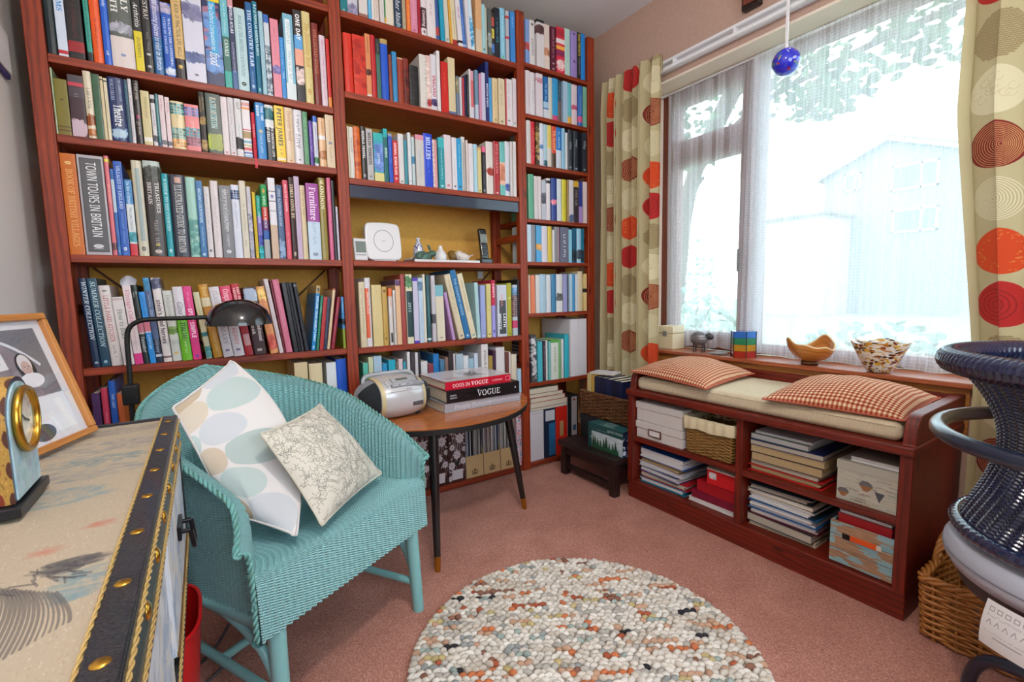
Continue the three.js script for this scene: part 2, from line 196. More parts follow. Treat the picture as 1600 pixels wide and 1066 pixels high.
// the books: one line each -> x w h lean (mm, degrees) | cloth | bands | lettering | label
const BOOKS = `
@L1 1742
-851.0 24.0 250 0.0|#12262b||r#dfe6e6@.02-.62:INTAKE|dark teal book at the start beside the pale blue one, top full shelf, chair-side bay
-825.1 23.1 273 0.0|#d8e2f4|.93-.97#c8283c|b#3f8fd8@.1-.8:PROFILMS|pale blue book lettered profilms, top full shelf, chair-side bay
-800.0 37.9 295 0.0|#131013|.82-.93#a01522|r#f2f2f2@.05-.35:OF READING;s#6a1418@.4-.78:~|black book between pale blue and green ones, top full shelf, chair-side bay
-755.7 12.5 288 0.0|#2f9c8c|.9-1#15191a|s#123c3a@.1-.8:~|slim green book between black and bright orange ones, top full shelf, chair-side bay
-741.1 24.6 302 0.0|#f05a1c||s#ffe2b8@.12-.5:THE BODY;s#a82a10@.55-.85:~|bright orange book between green and royal blue ones, top full shelf, chair-side bay
-714.4 19.0 317 0.0|#1d62d2||s#ffffff@.2-.66:Human Body;s#ffffff@.86-.95:uk|royal blue book lettered human body, top full shelf, chair-side bay
-694.5 59.5 324 0.0|#e2d5d2|.05-.7#5d625e,.57-.66*#a9aab8,.86-.89*#5a80b8|b#f0eeec@.08-.55:FAMILY/HEALTH|thick cream with grey panel book lettered family health, top full shelf, chair-side bay
-632.8 21.8 320 0.0|#17181a|.6-1#e5cf1c|I#ffffff@.32-.56:Arthritis;s#3a3a12@.66-.95:DUMMIES|black and yellow book lettered arthritis, top full shelf, chair-side bay
-610.1 26.7 325 0.0|#1d1a20|.8-.83*#d8d8d8,.92-.95*#d8d8d8|r#e8e2d8@.1-.55:ORCHESTRA!;r#8a8a8a@.6-.78:~|black book lettered orchestra, top full shelf, chair-side bay
-582.5 25.6 319 0.0|#5a66a8|.0-.4*#8d86b4,.62-1#2c6aa4|I#eef2ff@.2-.95:1000 amazing places to visit in Britain|purple-blue book lettered amazing places, top full shelf, chair-side bay
-554.6 29.8 241 0.0|#1c58bc|0-.15*#b8aecb,.88-.97*#d0d8ea|r#eaf0ff@.2-.85:WALKING THE CATHEDRAL/CITIES OF ENGLAND|cobalt blue book lettered walking the cathedral, top full shelf, chair-side bay
-523.9 29.1 339 0.0|#dcb878|.8-1#26222a,.85-.9*#d8b04a|s#3a2c20@.05-.78:REMARKABLE BOOK OF PRACTICAL LIFE SKILLS|tan and black book lettered practical life skills, top full shelf, chair-side bay
-492.9 58.0 291 0.0|#d6d6e8|.1-.3*#7a78a0,.66-.78*#56679c,.9-.93*#3a3a44|r#6a6a80@.15-.32:Cruise|thick white with a blue splash book between tan and navy, top full shelf, chair-side bay
-432.5 52.9 317 0.0|#1f2d5e|0-.1#ecd42a,.12-.85*#c87a90,.2-.9*#5a8fd0,.1-.66#3fa8dc@.35-.75|s#e8f4ff@.12-.62:The Oxford Companion to;I#ffffff@.64-.78:food|thick navy with colourful pebbles book lettered oxford companion, top full shelf, chair-side bay
-377.2 22.1 325 0.0|#2f6d66|0-.45#6fbccc,.82-1#22a89c|s#d8efe8@.1-.42:~;b#eef6ee@.48-.66:CANALS|teal green book lettered canals, top full shelf, chair-side bay
-353.3 16.7 330 0.0|#232c56|0-.14#d89aa6,.8-1#2e5c94|B#eef0ff@.12-.5:WORLD ATLAS;s#b8c0e0@.5-.82:ILLUSTRATED EDITION|navy with pink head book lettered world atlas, top full shelf, chair-side bay
-335.3 35.7 289 0.0|#bcd8de|.88-.94*#20242a|I#4c7686@.08-.82:BOOK OF THE BRITISH COUNTRYSIDE|pale blue book lettered british countryside, top full shelf, chair-side bay
-297.0 21.3 320 0.0|#20609a|.9-.95*#cfe2f4|b#e2eefc@.08-.74:THE COUNTRY YEAR;s#a8c8e4@.76-.9:~|mid blue book lettered country year, top full shelf, chair-side bay
-274.0 17.1 331 0.0|#166f8e|.92-.97*#a8d8e4|B#d6f0f2@.03-.58:A-Z of POPULAR GARDEN PLANTS|petrol blue book lettered garden plants, top full shelf, chair-side bay
-255.4 14.9 298 0.0|#a6ccdc||s#6a94a8@.1-.8:~|powder blue book between petrol blue and white ones, top full shelf, chair-side bay
-239.1 17.1 292 0.0|#cfd8e2|0-.1#2a62b8,.35-1*#55667a|s#5a6a7a@.4-.9:~|white and grey book between powder blue and pink ones, top full shelf, chair-side bay
-217.3 27.4 284 0.0|#e48a9e|.58-.7*#7a6fb0|s#c06a80@.1-.5:~|pink book between white and bright blue ones, top full shelf, chair-side bay
-188.0 15.1 227 0.0|#1f8ad6||s#c8e8fa@.05-.95:~ TIMES|bright blue book between pink and white ones, top full shelf, chair-side bay
-171.1 33.9 318 0.0|#7fb8d2|.06-.8#e6f0f4@.2-.7,.8-1#dbe6ea|I#9cc0d2@.1-.75:~|white with blue edge book between bright blue and black ones, top full shelf, chair-side bay
-134.4 29.3 340 0.0|#2a2426|.27-.42#5aa4e0,.42-.6#f0a890,.6-.82*#e0c8c4,.84-1#1c1c28|B#ffffff@.04-.32:ONE DAY|black with a sunset book lettered one day, top full shelf, chair-side bay
-102.7 29.9 345 0.0|#dcc98a|.82-.9*#c89a4a|I#c08428@.12-.6:The Domesday Book|pale straw book lettered domesday book, top full shelf, chair-side bay
-70.0 24.5 310 0.0|#7c2620||r#d8905a@.08-.9:COLLECTED SONGS|brown red book between pale straw and pale pink ones, top full shelf, chair-side bay
-42.6 22.5 272 0.0|#dcc8d4||s#c0508a@.06-.9:~|pale pink book between brown red and red ones, top full shelf, chair-side bay
-17.2 11.6 264 0.0|#cf1d1a|.85-1#e08a3a||slim red book at the end beside the pale pink one, top full shelf, chair-side bay
@L2 1502
-851.0 4.4 199 0.0|#a9b894||s#5a6a4a@.2-.8:~|
-845.7 30.5 170 0.0|#7f7426|.34-.38*#3a3410,.84-.86#5c3a12,.9-.93#6a4416||olive gold cloth book between pale green and maroon ones, second shelf, chair-side bay
-812.3 36.5 189 0.0|#3c1f2b|0-.12#4a4048,.12-.18#c8384c,.2-.36#463a44,.7-1*#d8bcc8,.74-1#cdb4c2@.0-.8|s#9a8c94@.3-.36:~|maroon with pink flower book between olive gold cloth and cream ones, second shelf, chair-side bay
-774.8 20.2 208 0.0|#dccfb6|.62-.82*#9a4f1a,.85-.97*#b8703a|s#4a4438@.25-.56:I AM A ROSE|cream with brown flower book between maroon and dark green ones, second shelf, chair-side bay
-753.5 18.6 204 0.0|#2d5a3c|||dark green book between cream and straw coloured ones, second shelf, chair-side bay
-733.6 7.4 199 0.0|#dbc9a2|.04-.06#3a3a3a||slim straw coloured book between dark green and cream ones, second shelf, chair-side bay
-724.8 8.4 198 0.0|#e4d9bc|.04-.06#3a3a3a|s#a89870@.2-.8:~|slim cream book between straw coloured and thick navy ones, second shelf, chair-side bay
-715.3 41.6 205 0.0|#15285e|.8-.93*#9cc0dc,.82-.92#b4cfe0@.1-.9|r#c8d4ea@.03-.36:THE CAMBRIDGE GUIDE/WORLD DRAMA;b#ffffff@.42-.76:Theatre|thick navy book lettered theatre, second shelf, chair-side bay
-672.6 9.0 205 0.0|#1c4a62||r#5aa0b8@.08-.7:THE COMPLETE LIFE|slim dark petrol book between thick navy and pale grey ones, second shelf, chair-side bay
-662.4 9.6 208 0.0|#d4cfd4||s#8a8690@.2-.9:~|slim pale grey book between dark petrol and black ones, second shelf, chair-side bay
-651.5 18.7 208 0.0|#241a1e|.52-.6*#c83a7a|r#cabcae@.05-.45:I let you;r#cabcae@.64-.85:go now|black with a magenta mark book between pale grey and parchment ones, second shelf, chair-side bay
-630.9 23.0 178 0.0|#cfc08e|.85-.93#e8e2d8|I#8a8040@.1-.5:~|parchment book between black and white ones, second shelf, chair-side bay
-606.0 13.2 171 0.0|#e0dde2|.08-.16#3a3a42,.78-.92*#5a5a66|s#7a5a9a@.3-.6:~|white book between parchment and teal ones, second shelf, chair-side bay
-591.4 8.2 174 0.0|#2d6f78|.92-.97#1b2e6a|s#a8d8d8@.08-.8:~|slim teal book between white and blush pink ones, second shelf, chair-side bay
-582.0 14.2 172 0.0|#dcc8cc|.86-.95*#6a6a70|I#b87a86@.06-.3:~|blush pink book between teal and pale blush ones, second shelf, chair-side bay
-565.8 13.0 172 0.0|#e6d2d6|.86-.95*#5a5a62|I#b86a80@.06-.3:~|pale blush book between blush pink and pale yellow ones, second shelf, chair-side bay
-550.8 38.3 161 0.0|#e0cc9c|.04-.24x#3a8c98,.55-.78x#6aa0a0,.78-.9x#d89a5a|r#a8925a@.28-.36:MAY|pale yellow with teal squares book between pale blush and salmon ones, second shelf, chair-side bay
-510.6 41.3 159 0.0|#e2787e|.06-.22x#5a6ab0,.5-.7x#2f8c9c,.7-.86x#6a3a56|r#f0c0b0@.3-.5:~|thick salmon with coloured squares book between pale yellow and black ones, second shelf, chair-side bay
-467.3 19.8 208 0.0|#26221c|.4-.55*#a88a50,.78-.98*#a88a58|r#d8b878@.08-.42:THE SILENT/COMPANIONS|black and gold book lettered silent companions, second shelf, chair-side bay
-445.4 44.1 208 0.0|#1f3a2e|.66-.95*#a8b81e,.68-.94#8f9a22@.15-.95|r#f0ead8@.06-.58:KATE MORTON;r#5fb8c8@.12-.58:LAKE HOUSE|thick dark green with a yellow picture book lettered lake house, second shelf, chair-side bay
-399.2 20.1 208 0.0|#dccfd2|.92-.96*#c83a4a|s#b8a8ac@.1-.5:~|rosy white book between dark green and greyish white ones, second shelf, chair-side bay
-378.0 20.4 208 0.0|#dcd6da|.93-.96*#b84a5a|s#a09aa4@.1-.85:~|greyish white book between rosy white and white ones, second shelf, chair-side bay
-356.4 21.9 208 0.0|#e2dfe2|.66-.88*#26262a|s#26262a@.06-.34:GUT;s#8cb0b8@.4-.65:~|white with black lettering book lettered gut, second shelf, chair-side bay
-332.9 26.4 207 0.0|#ddd6dc|.04-.1#c88a8a,.12-.16#e08a4a,.5-.52#c83a5a,.54-.66#9a7a3a,.7-.74#5a9ab8,.77-.8#b0a86a,.82-.87#c82a3a,.9-.93#2a4a9a,.95-1#7ab0d8||white with coloured stripes book between white and scarlet ones, second shelf, chair-side bay
-302.7 12.3 169 0.0|#c81638||s#ffd8dc@.25-.6:DEAR WORLD|slim scarlet book between white and sky blue ones, second shelf, chair-side bay
-288.2 30.5 208 0.0|#2f86cc|.46-.54*#c8c080|B#e6f2fc@.05-.42:THE 100/BOOK;s#cfe4f4@.56-.9:~|sky blue book between scarlet and black ones, second shelf, chair-side bay
-256.1 31.1 208 0.0|#252a38|.0-.1#e4e8ea,.04-.3*#1f6a72,.26-.4#e0e6ea|B#f0f0f0@.36-.92:THE IMMORTAL LIFE/OF CELLS|black and teal book lettered immortal life, second shelf, chair-side bay
-222.8 31.7 208 0.0|#f2c90a|.93-.97#e8dcc0|B#141414@.04-.72:PETER JAMES;s#5a5010@.78-.88:~|bright yellow book between black and biscuit ones, second shelf, chair-side bay
-189.1 30.6 208 0.0|#dfc5a4|.94-.97*#c83a2a|r#a8704a@.06-.6:Danielle Steel|biscuit book between bright yellow and lilac white ones, second shelf, chair-side bay
-156.8 33.0 208 0.0|#dcd8e0|.9-.93*#4a4a5a|I#5a5a68@.1-.7:~ Love|lilac white book between biscuit and leaf green ones, second shelf, chair-side bay
-122.5 17.4 204 0.0|#4a8a5e||s#a8d0ac@.1-.8:~|leaf green book between lilac white and violet ones, second shelf, chair-side bay
-101.7 14.7 173 0.0|#5f3fa0||s#cfc0ea@.1-.9:~ TALES|violet book between leaf green and white ones, second shelf, chair-side bay
-85.7 16.3 194 0.0|#cfd2e4|0-.12#2a62c4,.82-.95*#2f7a4a|s#6a6a8a@.2-.8:~|white with a blue head book between violet and peach ones, second shelf, chair-side bay
-65.1 26.2 192 0.0|#e0b48a|.36-.44#e8e4ea,.66-.85*#a86a3a|s#a86030@.08-.3:~|peach book between white and sandy ones, second shelf, chair-side bay
-37.2 31.6 208 0.0|#dcc4a4|.5-.56*#4a6a9a|s#b89066@.1-.5:~;s#9a8a7a@.6-.9:~|sandy book at the end beside the peach one, second shelf, chair-side bay
@L3 1127
-851.0 37.0 318 0.0|#cf6a12|.07-.11*#f0c880|r#f2b868@.15-.92:BOOK OF BRITISH VILLAGES|burnt orange book lettered british villages, third shelf, chair-side bay
-810.7 64.5 319 0.0|#b8b0b6|.03-.97#4c4a4e@.09-.91,.04-.96#5a585c@.13-.87,.88-.94*#d8d8d8|s#f4f4f4@.07-.82:TOWN TOURS IN BRITAIN|broad grey silver-bordered book lettered town tours, third shelf, chair-side bay
-744.2 12.0 324 0.0|#e0727e|.03-.06#e8d84a,.86-.95*#7a4a52|s#f8b8a8@.28-.68:CITY OF LONDON|slim coral pink book between broad grey silver-bordered and blue pale-panelled ones, third shelf, chair-side bay
-730.8 8.4 283 0.0|#2c68b4|.12-.5#b8cce0|s#e8f0f8@.9-.97:~|slim blue pale-panelled book between coral pink and deep blue ones, third shelf, chair-side bay
-721.2 21.6 310 0.0|#1c56b4|.9-.95*#e8f0f8,.95-1*#3a7ad8|r#e8f0ff@.05-.5:VILLAGES OF ENGLAND;s#7aa6e4@.54-.86:~|deep blue book lettered villages of england, third shelf, chair-side bay
-697.6 19.6 254 0.0|#dde2e4|0-.32#2c80c0,.68-.82*#3a9aa8,.84-1#cc1a2a|r#eef6fa@.02-.32:The Best of Britain;s#7a8088@.36-.66:The Lake District|white with a red foot book lettered best of britain, third shelf, chair-side bay
-674.5 27.4 320 0.0|#cfc6b0|.08-.84#9aa8a6@.3-.75,.89-.95*#4a4a44||beige with a grey panel book between white and dark brown ones, third shelf, chair-side bay
-643.5 46.3 324 0.0|#3a3230|0-.18#b8c4bc,.05-.2*#3a3c34,.86-.89*#d8c04a,.92-.97*#e0d0c8|r#f2ece6@.22-.56:TREASURES/BRITAIN;s#a89c94@.62-.86:~|thick dark brown with a cathedral picture book lettered treasures of britain, third shelf, chair-side bay
-595.1 19.5 286 0.0|#1f9caa|.9-.95*#d8f0f0|r#e0f4f2@.06-.7:A GUIDE TO THE COUNTRY|turquoise book between dark brown and dark navy ones, third shelf, chair-side bay
-573.4 45.3 285 0.0|#1e2538|.03-.1#c89a8a@.35-.75|r#e2dcd4@.12-.95:ILLUSTRATED GUIDE TO BRITAIN|thick dark navy book lettered illustrated guide, third shelf, chair-side bay
-526.6 29.3 282 0.0|#a0ccbe|.5-1*#6aa8a0||pale aqua book between dark navy and marine blue ones, third shelf, chair-side bay
-496.2 19.2 272 0.0|#1565a2|.94-.98*#d8e8f4|r#e2f0fa@.1-.55:BRITAIN'S COUNTRYSIDE;s#b8d4ea@.6-.85:~|marine blue book between pale aqua and off-white ones, third shelf, chair-side bay
-474.7 18.8 254 0.0|#dcd6d8|.88-.92*#3a3a3a|s#a89ca0@.1-.8:~|off-white book between marine blue and pinkish white ones, third shelf, chair-side bay
-452.9 24.2 277 0.0|#ddd2d4||s#b8aab0@.2-.8:~|pinkish white book between off-white and mid grey ones, third shelf, chair-side bay
-426.4 36.5 263 0.0|#6e6c70|.88-.94*#e8e8e8|I#b8b6ba@.05-.62:Henry and Lambton;s#cfcdd0@.05-.85:~|mid grey book between pinkish white and white ones, third shelf, chair-side bay
-388.6 25.9 269 0.0|#d6dae8|.07-.18x#2f4a78|s#9aa0b8@.24-.6:~|white with a navy emblem book between mid grey and stone coloured, third shelf, chair-side bay
-361.0 21.7 287 0.0|#d8d0be||s#9a9280@.3-.85:~|stone coloured book between white and greyish lilac ones, third shelf, chair-side bay
-337.6 13.9 268 0.0|#cfcad2|.36-1*#9a9ab8|s#8a86a0@.1-.3:~|greyish lilac book between stone coloured and mustard yellow ones, third shelf, chair-side bay
-319.4 10.4 249 0.0|#e0c02a||s#8a7410@.4-.9:~|slim mustard yellow book between greyish lilac and teal ones, third shelf, chair-side bay
-307.3 16.8 239 0.0|#1fa090|.33-.8#8a78c8,.62-.8*#3a4aa8,.84-1x#2fb8c8|s#e8fafa@.05-.2:~;s#e8f4ff@.25-.5:LONDON|teal and purple book between mustard yellow and multi-coloured striped ones, third shelf, chair-side bay
-289.1 20.4 281 0.0|#1f9a50|.05-.12*#f0a03a,.3-.48#c8342a,.48-.62#5a2a72,.62-.74#2f62b0,.74-1#a8acb0|s#e8f4e8@.15-.3:MIND;s#ffffff@.31-.62:OVER MOOD|multi-coloured striped book lettered mind over mood, third shelf, chair-side bay
-262.5 24.2 309 0.0|#dcd8de|.16-.17#5a5a66,.2-.25*#4a52a8,.28-.29#5a5a66,.4-.41#8a8a90,.58-1#c8a88e||white and tan book between multi-coloured striped and slate blue ones, third shelf, chair-side bay
-236.9 23.4 285 0.0|#4a6288|.7-1*#8aa4c8|s#c8d4ea@.05-.9:FREE ACKNOWLEDGE|slate blue book between white and raspberry ones, third shelf, chair-side bay
-210.5 17.9 306 0.0|#d0324e||s#fbe0e4@.05-.62:WALKS OF LONDON;s#f0a0b0@.66-.95:~|raspberry book between slate blue and dark chocolate ones, third shelf, chair-side bay
-190.1 19.3 319 0.0|#35190f|.9-.96*#d8c8b8|b#e8d4b0@.08-.5:TIMES GONE BY|dark chocolate book lettered times gone by, third shelf, chair-side bay
-169.4 18.7 325 0.0|#bfa6c2||s#9a80a4@.1-.8:~|lilac book between dark chocolate and vanilla ones, third shelf, chair-side bay
-148.8 19.8 294 0.0|#e0cda6||r#a8845a@.06-.55:The Great Yew|vanilla book between lilac and magenta ones, third shelf, chair-side bay
-126.4 46.0 304 0.0|#c0d2e4|0-.5#982a90,.9-.95*#6a6a8a|b#f4e0f4@.05-.48:Furniture;s#8aa8c4@.52-.8:~|thick magenta and pale blue book lettered furniture, third shelf, chair-side bay
-76.5 26.6 332 0.0|#8a7a30|.36-1#9c8c44,.02-.06*#d8d0a0|b#f4ecc4@.05-.38:LONDON;s#6a5c20@.42-.9:~|olive book lettered london, third shelf, chair-side bay
-45.8 15.8 333 0.0|#d0608a||s#f0a8c4@.1-.8:~|rose pink book between olive and black ones, third shelf, chair-side bay
-28.6 12.5 324 0.0|#1c1a24|||slim black book between rose pink and thin white ones, third shelf, chair-side bay
-14.2 8.6 220 0.0|#d4cfe0||s#a8a4bc@.05-.15:~|
@L4 753
-827.0 21.5 297 -2.6|#10294a|.93-.96*#c8d4e0|I#dfe8f0@.03-.8:WINTER COLLECTION|dark navy book lettered winter collection, fourth shelf, chair-side bay
-803.5 23.2 297 -2.9|#134058|.92-.96*#b8d4dc|I#d4e8e8@.03-.8:SUMMER COLLECTION|navy and teal book lettered summer collection, fourth shelf, chair-side bay
-778.3 29.4 273 -3.2|#e0d6d2|.05-.08*#6a5a5a|r#b02a3a@.12-.7:LITTLE PARIS KITCHEN;s#8a8484@.74-.9:~|white red-lettered book lettered little paris kitchen, fourth shelf, chair-side bay
-745.9 29.2 234 -3.6|#e2d8d6|.02-.05#c8b0ac|r#2a4a3a@.18-.62:How to Bake|white green-lettered book lettered how to bake, fourth shelf, chair-side bay
-714.6 21.7 274 -3.3|#e6d4d6|.86-1#e0388a|I#c85a72@.05-.5:Vintage Cakes;s#c89aa4@.52-.82:~|pale pink book lettered vintage cakes, fourth shelf, chair-side bay
-691.6 16.9 274 -3.3|#1c2624|.48-.6#c8788a,.6-.62#d0c8c8|s#e0e8e4@.08-.45:GIN/CAMPO;I#ffffff@.65-.85:Fantastico!|black book lettered fantastico, fourth shelf, chair-side bay
-673.5 16.5 251 -3.3|#1688d8|.42-.55#d87a8a,.55-.57#c8c8d8|s#0a5aa0@.06-.38:~;s#e8f4fc@.6-.8:A COOK'S DAY|vivid blue book between black and blue ones, fourth shelf, chair-side bay
-655.2 17.3 300 -3.5|#4a5c84|0-.16*#2a88b8,.72-1#16203e,.9-.93#c8ccd8|I#b8c4dc@.2-.5:~ Stein;I#c8d4ea@.72-.88:Odyssey|blue and grey book lettered odyssey, fourth shelf, chair-side bay
-635.7 24.5 299 -3.1|#e0d6d4|0-.14*#5a5a78,.93-.95#7a5a58|B#3a2028@.26-.78:stein's food heroes|white black-lettered book lettered food heroes, fourth shelf, chair-side bay
-608.9 27.5 254 -3.1|#d2d2cc|.5-.62*#7a9a4a,.86-.9*#d8a42a|r#8a8a86@.06-.4:Deliciously|grey-white book lettered deliciously, fourth shelf, chair-side bay
-580.2 30.3 267 -2.9|#dcd4da|.44-1#6cb81e|I#2a3448@.2-.42:Gino's;B#1a3a1a@.48-.7:ITALIA!;s#cfe8a8@.74-.9:~|white and lime book lettered italia, fourth shelf, chair-side bay
-547.5 25.3 269 -3.2|#e0207c|.92-.97*#5a3aa0|s#ff9ac8@.08-.3:~;B#ffe0f0@.3-.7:SPICY SIMPLE|hot pink book between white and cream ones, fourth shelf, chair-side bay
-507.5 19.0 248 -5.9|#d6cca6|.6-.66#2f7a80,.8-1*#5aa0a0|r#a89a70@.1-.4:~|cream with a teal band book between hot pink and ochre ones, fourth shelf, chair-side bay
-484.5 29.3 276 -6.5|#c88a1e|.18-.3#d8c8a4,.3-.5*#b8782a|r#e8c878@.04-.16:Bread;s#e8c070@.65-.9:~|ochre book between cream and white grey-lettered ones, fourth shelf, chair-side bay
-452.3 32.4 266 -6.9|#dcd2d6|.88-.92*#6a4a8a|r#a8a0a8@.06-.3:CLASSIC;r#8a8288@.56-.84:MARY|white grey-lettered book between ochre and pink ones, fourth shelf, chair-side bay
-418.0 35.2 269 -6.9|#e2d6da|0-.3#dc3a62,.88-.92*#5a4a8a|I#ffe8ee@.04-.28:Complete;s#d86a7a@.52-.86:Y BERRY|pink and white book between white grey-lettered and crimson ones, fourth shelf, chair-side bay
-380.1 26.8 277 -6.9|#b8162a|.7-.86#d8a4a8@.2-.9|B#f8dcdc@.05-.4:FAST FAMILY/FAVOURITES|crimson book between pink and dark maroon ones, fourth shelf, chair-side bay
-351.4 43.3 263 -4.8|#3c141c|.02-.22*#b8c4d8,.02-.2#a8b4cc@.1-.8,.9-.95*#e0d8d0|B#f0e4e0@.24-.8:Complete Traditional/Recipe Book|thick dark maroon book lettered complete traditional, fourth shelf, chair-side bay
-293.9 29.0 267 -7.7|#e09a60|.02-.2*#f0c068,.7-.95*#d05a4a|r#c8583a@.18-.75:Make & Crochet|apricot book lettered crochet, fourth shelf, chair-side bay
-262.0 15.0 297 -7.6|#d8ccd0||s#a8989c@.1-.8:~|slim ivory book between apricot and maroon ones, fourth shelf, chair-side bay
-243.9 4.9 292 -6.9|#7c1a2c|||
-237.2 23.2 294 -6.8|#d2728e||s#e8a8bc@.1-.7:~|dusky pink book between maroon and charcoal ones, fourth shelf, chair-side bay
-207.9 15.5 282 -6.2|#15151c|||charcoal book between dusky pink and inky ones, fourth shelf, chair-side bay
-190.5 9.6 283 -6.4|#191b26|||slim inky book between charcoal and slate grey ones, fourth shelf, chair-side bay
-179.4 10.9 282 -6.6|#33363e|||slim slate grey book between inky and gunmetal ones, fourth shelf, chair-side bay
-166.2 13.4 282 -6.3|#2a2e36|.03-.06#7a828a||gunmetal book between slate grey and cyan blue ones, fourth shelf, chair-side bay
-127.0 16.1 269 7.4|#1a88cc|0-.12#c8a878,.02-.1*#3a2a20,.92-.97*#d8e8f4|B#f0f8ff@.16-.86:EXPLORE YOUR FAMILY'S PAST|cyan blue book lettered explore your family, fourth shelf, chair-side bay
-113.9 10.3 228 7.8|#2a8468||s#b8e0cc@.2-.6:FOR ORD|
-96.8 14.6 222 7.5|#b01a1e|||brick red book between jade and navy ones, fourth shelf, chair-side bay
-82.9 11.4 219 7.2|#1e2a4a||s#6a7aa4@.3-.8:~|
-69.9 10.6 258 8.3|#d8bc98|.0-.03#a84a2a||slim manila book between navy and wine red ones, fourth shelf, chair-side bay
-51.4 14.6 221 9.7|#8e1630||s#d88a9a@.1-.85:~|wine red book between manila and blue ones, fourth shelf, chair-side bay
-14.0 11.0 220 0.0|#4a90cc|.42-.55*#22303a,.62-1#90a23a|s#cfe4f4@.1-.3:~|
@L5 400
-839.3 20.7 266 0.0|#4a2a5a|.75-1#8a8a2a||purple book at the start beside the rose red one, bottom shelf, chair-side bay
-815.1 17.5 280 0.0|#c83a5a||s#f0b0c0@.3-.9:~|rose red book between purple and blue ones, bottom shelf, chair-side bay
-793.8 18.1 304 0.0|#1f5ab8||s#d8e4fa@.15-.85:THE LAST|blue book between rose red and orange ones, bottom shelf, chair-side bay
-774.8 17.1 257 0.0|#d86a3a||s#f8dcc8@.5-.95:QUILT|orange book lettered quilt, bottom shelf, chair-side bay
-211.9 49.7 308 0.0|#d8c49a|||thick beige paper book between orange and buff ones, bottom shelf, chair-side bay
-155.7 51.4 298 0.0|#e0d0a8|.4-.48x#3a4a8a||thick buff book between beige paper and white ones, bottom shelf, chair-side bay
-88.6 38.2 297 0.0|#dfe6ea|.9-1#1e6a4a||white book between buff and bright blue folder-like ones, bottom shelf, chair-side bay
-47.8 42.2 307 0.0|#1e58c8|||thick bright blue folder-like book at the end beside the white one, bottom shelf, chair-side bay
@M1 2130
47.9 26.7 138 0.0|#1f7a84|.93-.97*#e8f0f0||
77.6 40.3 141 0.0|#c8c4d4|.7-1*#8a86a4||
124.4 35.4 155 0.0|#d8d0cc|.9-1#9a6a5a||
161.9 12.9 150 0.0|#5ab0dc||s#d8eefa@.3-.9:~|
177.0 9.5 177 0.0|#e0dcdc|||
188.1 22.3 174 0.0|#dccac2||s#b8a49a@.4-.9:~|
212.5 18.5 172 0.0|#d8d2ce||s#a8a09a@.4-.9:~|
234.2 38.8 196 0.0|#dfd6c4|.3-.9#5aa06a@0-.12,.85-.95#e0a83a@0-.15||cream with a green edge book between pale grey and dark navy, topmost shelf, middle bay
275.2 36.9 191 0.0|#1c3248|.9-.96*#8ac0d0|I#e8eef4@.2-.9:In her Mad|dark navy book between cream and khaki ones, topmost shelf, middle bay
313.8 15.7 200 0.0|#b8a68a||s#8a7a5a@.3-.9:~|
331.3 17.5 191 0.0|#e8742a||s#ffd8b0@.3-.9:~|
351.1 31.1 215 0.0|#d888a4|.92-.96*#a83a5a|s#e8b8cc@.3-.85:~|pink book between orange and crimson ones, topmost shelf, middle bay
384.5 12.9 223 0.0|#a81c34|||
399.8 25.0 215 0.0|#e0d4d8|.45-.85#4a2a32,.88-.95*#4a2a32|B#e8d8d8@.5-.82:Cooking|white with maroon block book between crimson and white ones, topmost shelf, middle bay
428.4 43.0 242 -0.9|#e2d8da||s#c09a9a@.4-.6:~|thick white book between white and blue ones, topmost shelf, middle bay
473.3 18.9 237 -1.2|#3a5a9a|.75-.9#b83a3a||blue and red book between white and turquoise ones, topmost shelf, middle bay
494.6 21.5 244 -1.6|#1898b8|||turquoise book between blue and stone ones, topmost shelf, middle bay
519.8 20.6 242 -2.4|#d0ccbe|.9-.95*#6a6a62||stone book between turquoise and golden ones, topmost shelf, middle bay
542.9 9.8 258 -2.8|#e0a83a||s#a8742a@.3-.8:~|
555.1 25.3 254 -3.2|#dccfae|.9-1#a82a2a|s#8a7a4a@.4-.8:~|parchment red-footed book between golden and white magenta-lettered ones, topmost shelf, middle bay
583.0 22.5 263 -3.7|#dfd8dc|.9-.94#1a1a1a|r#a83a7a@.35-.65:SWAN|white magenta-lettered book between parchment red-footed and mid blue ones, topmost shelf, middle bay
608.0 22.8 250 -4.0|#3a70c0|.92-.96#b8c8e4|s#c8d8f0@.4-.85:~|mid blue book between white magenta-lettered and lilac white ones, topmost shelf, middle bay
633.4 16.7 257 -4.0|#dcd8de||s#b8aac0@.4-.9:~|lilac white book between mid blue and pale blue splashed ones, topmost shelf, middle bay
652.7 20.1 258 -4.0|#cfe2ee|.4-.95*#3a9ad0||pale blue splashed book between lilac white and orange-edged ones, topmost shelf, middle bay
676.7 32.3 261 0.0|#dca878|.6-1#d8bfa0||orange-edged book between pale blue splashed and duck-egg blue ones, topmost shelf, middle bay
711.6 20.8 225 0.0|#a0ccd4|.88-.93*#3a3a4a||duck-egg blue book between orange-edged and oatmeal ones, topmost shelf, middle bay
734.3 8.1 216 0.0|#c8c4b0|||
744.4 21.8 215 0.0|#565c5a|.5-.85*#a0a8a0||dark grey book between oatmeal and black multicoloured ones, topmost shelf, middle bay
768.1 15.1 205 0.0|#3a3028|.1-.3#c85a4a,.35-.6*#d8c84a,.7-.9#4a7ac8||
785.2 31.3 234 0.0|#171f2e||s#5ac0d8@.2-.85:~ ICE|blue-black book between black multicoloured and light blue ones, topmost shelf, middle bay
819.9 29.7 245 0.0|#86c4de|.9-.96*#6ab04a|s#e8f4fa@.15-.85:~|light blue book between blue-black and silver grey ones, topmost shelf, middle bay
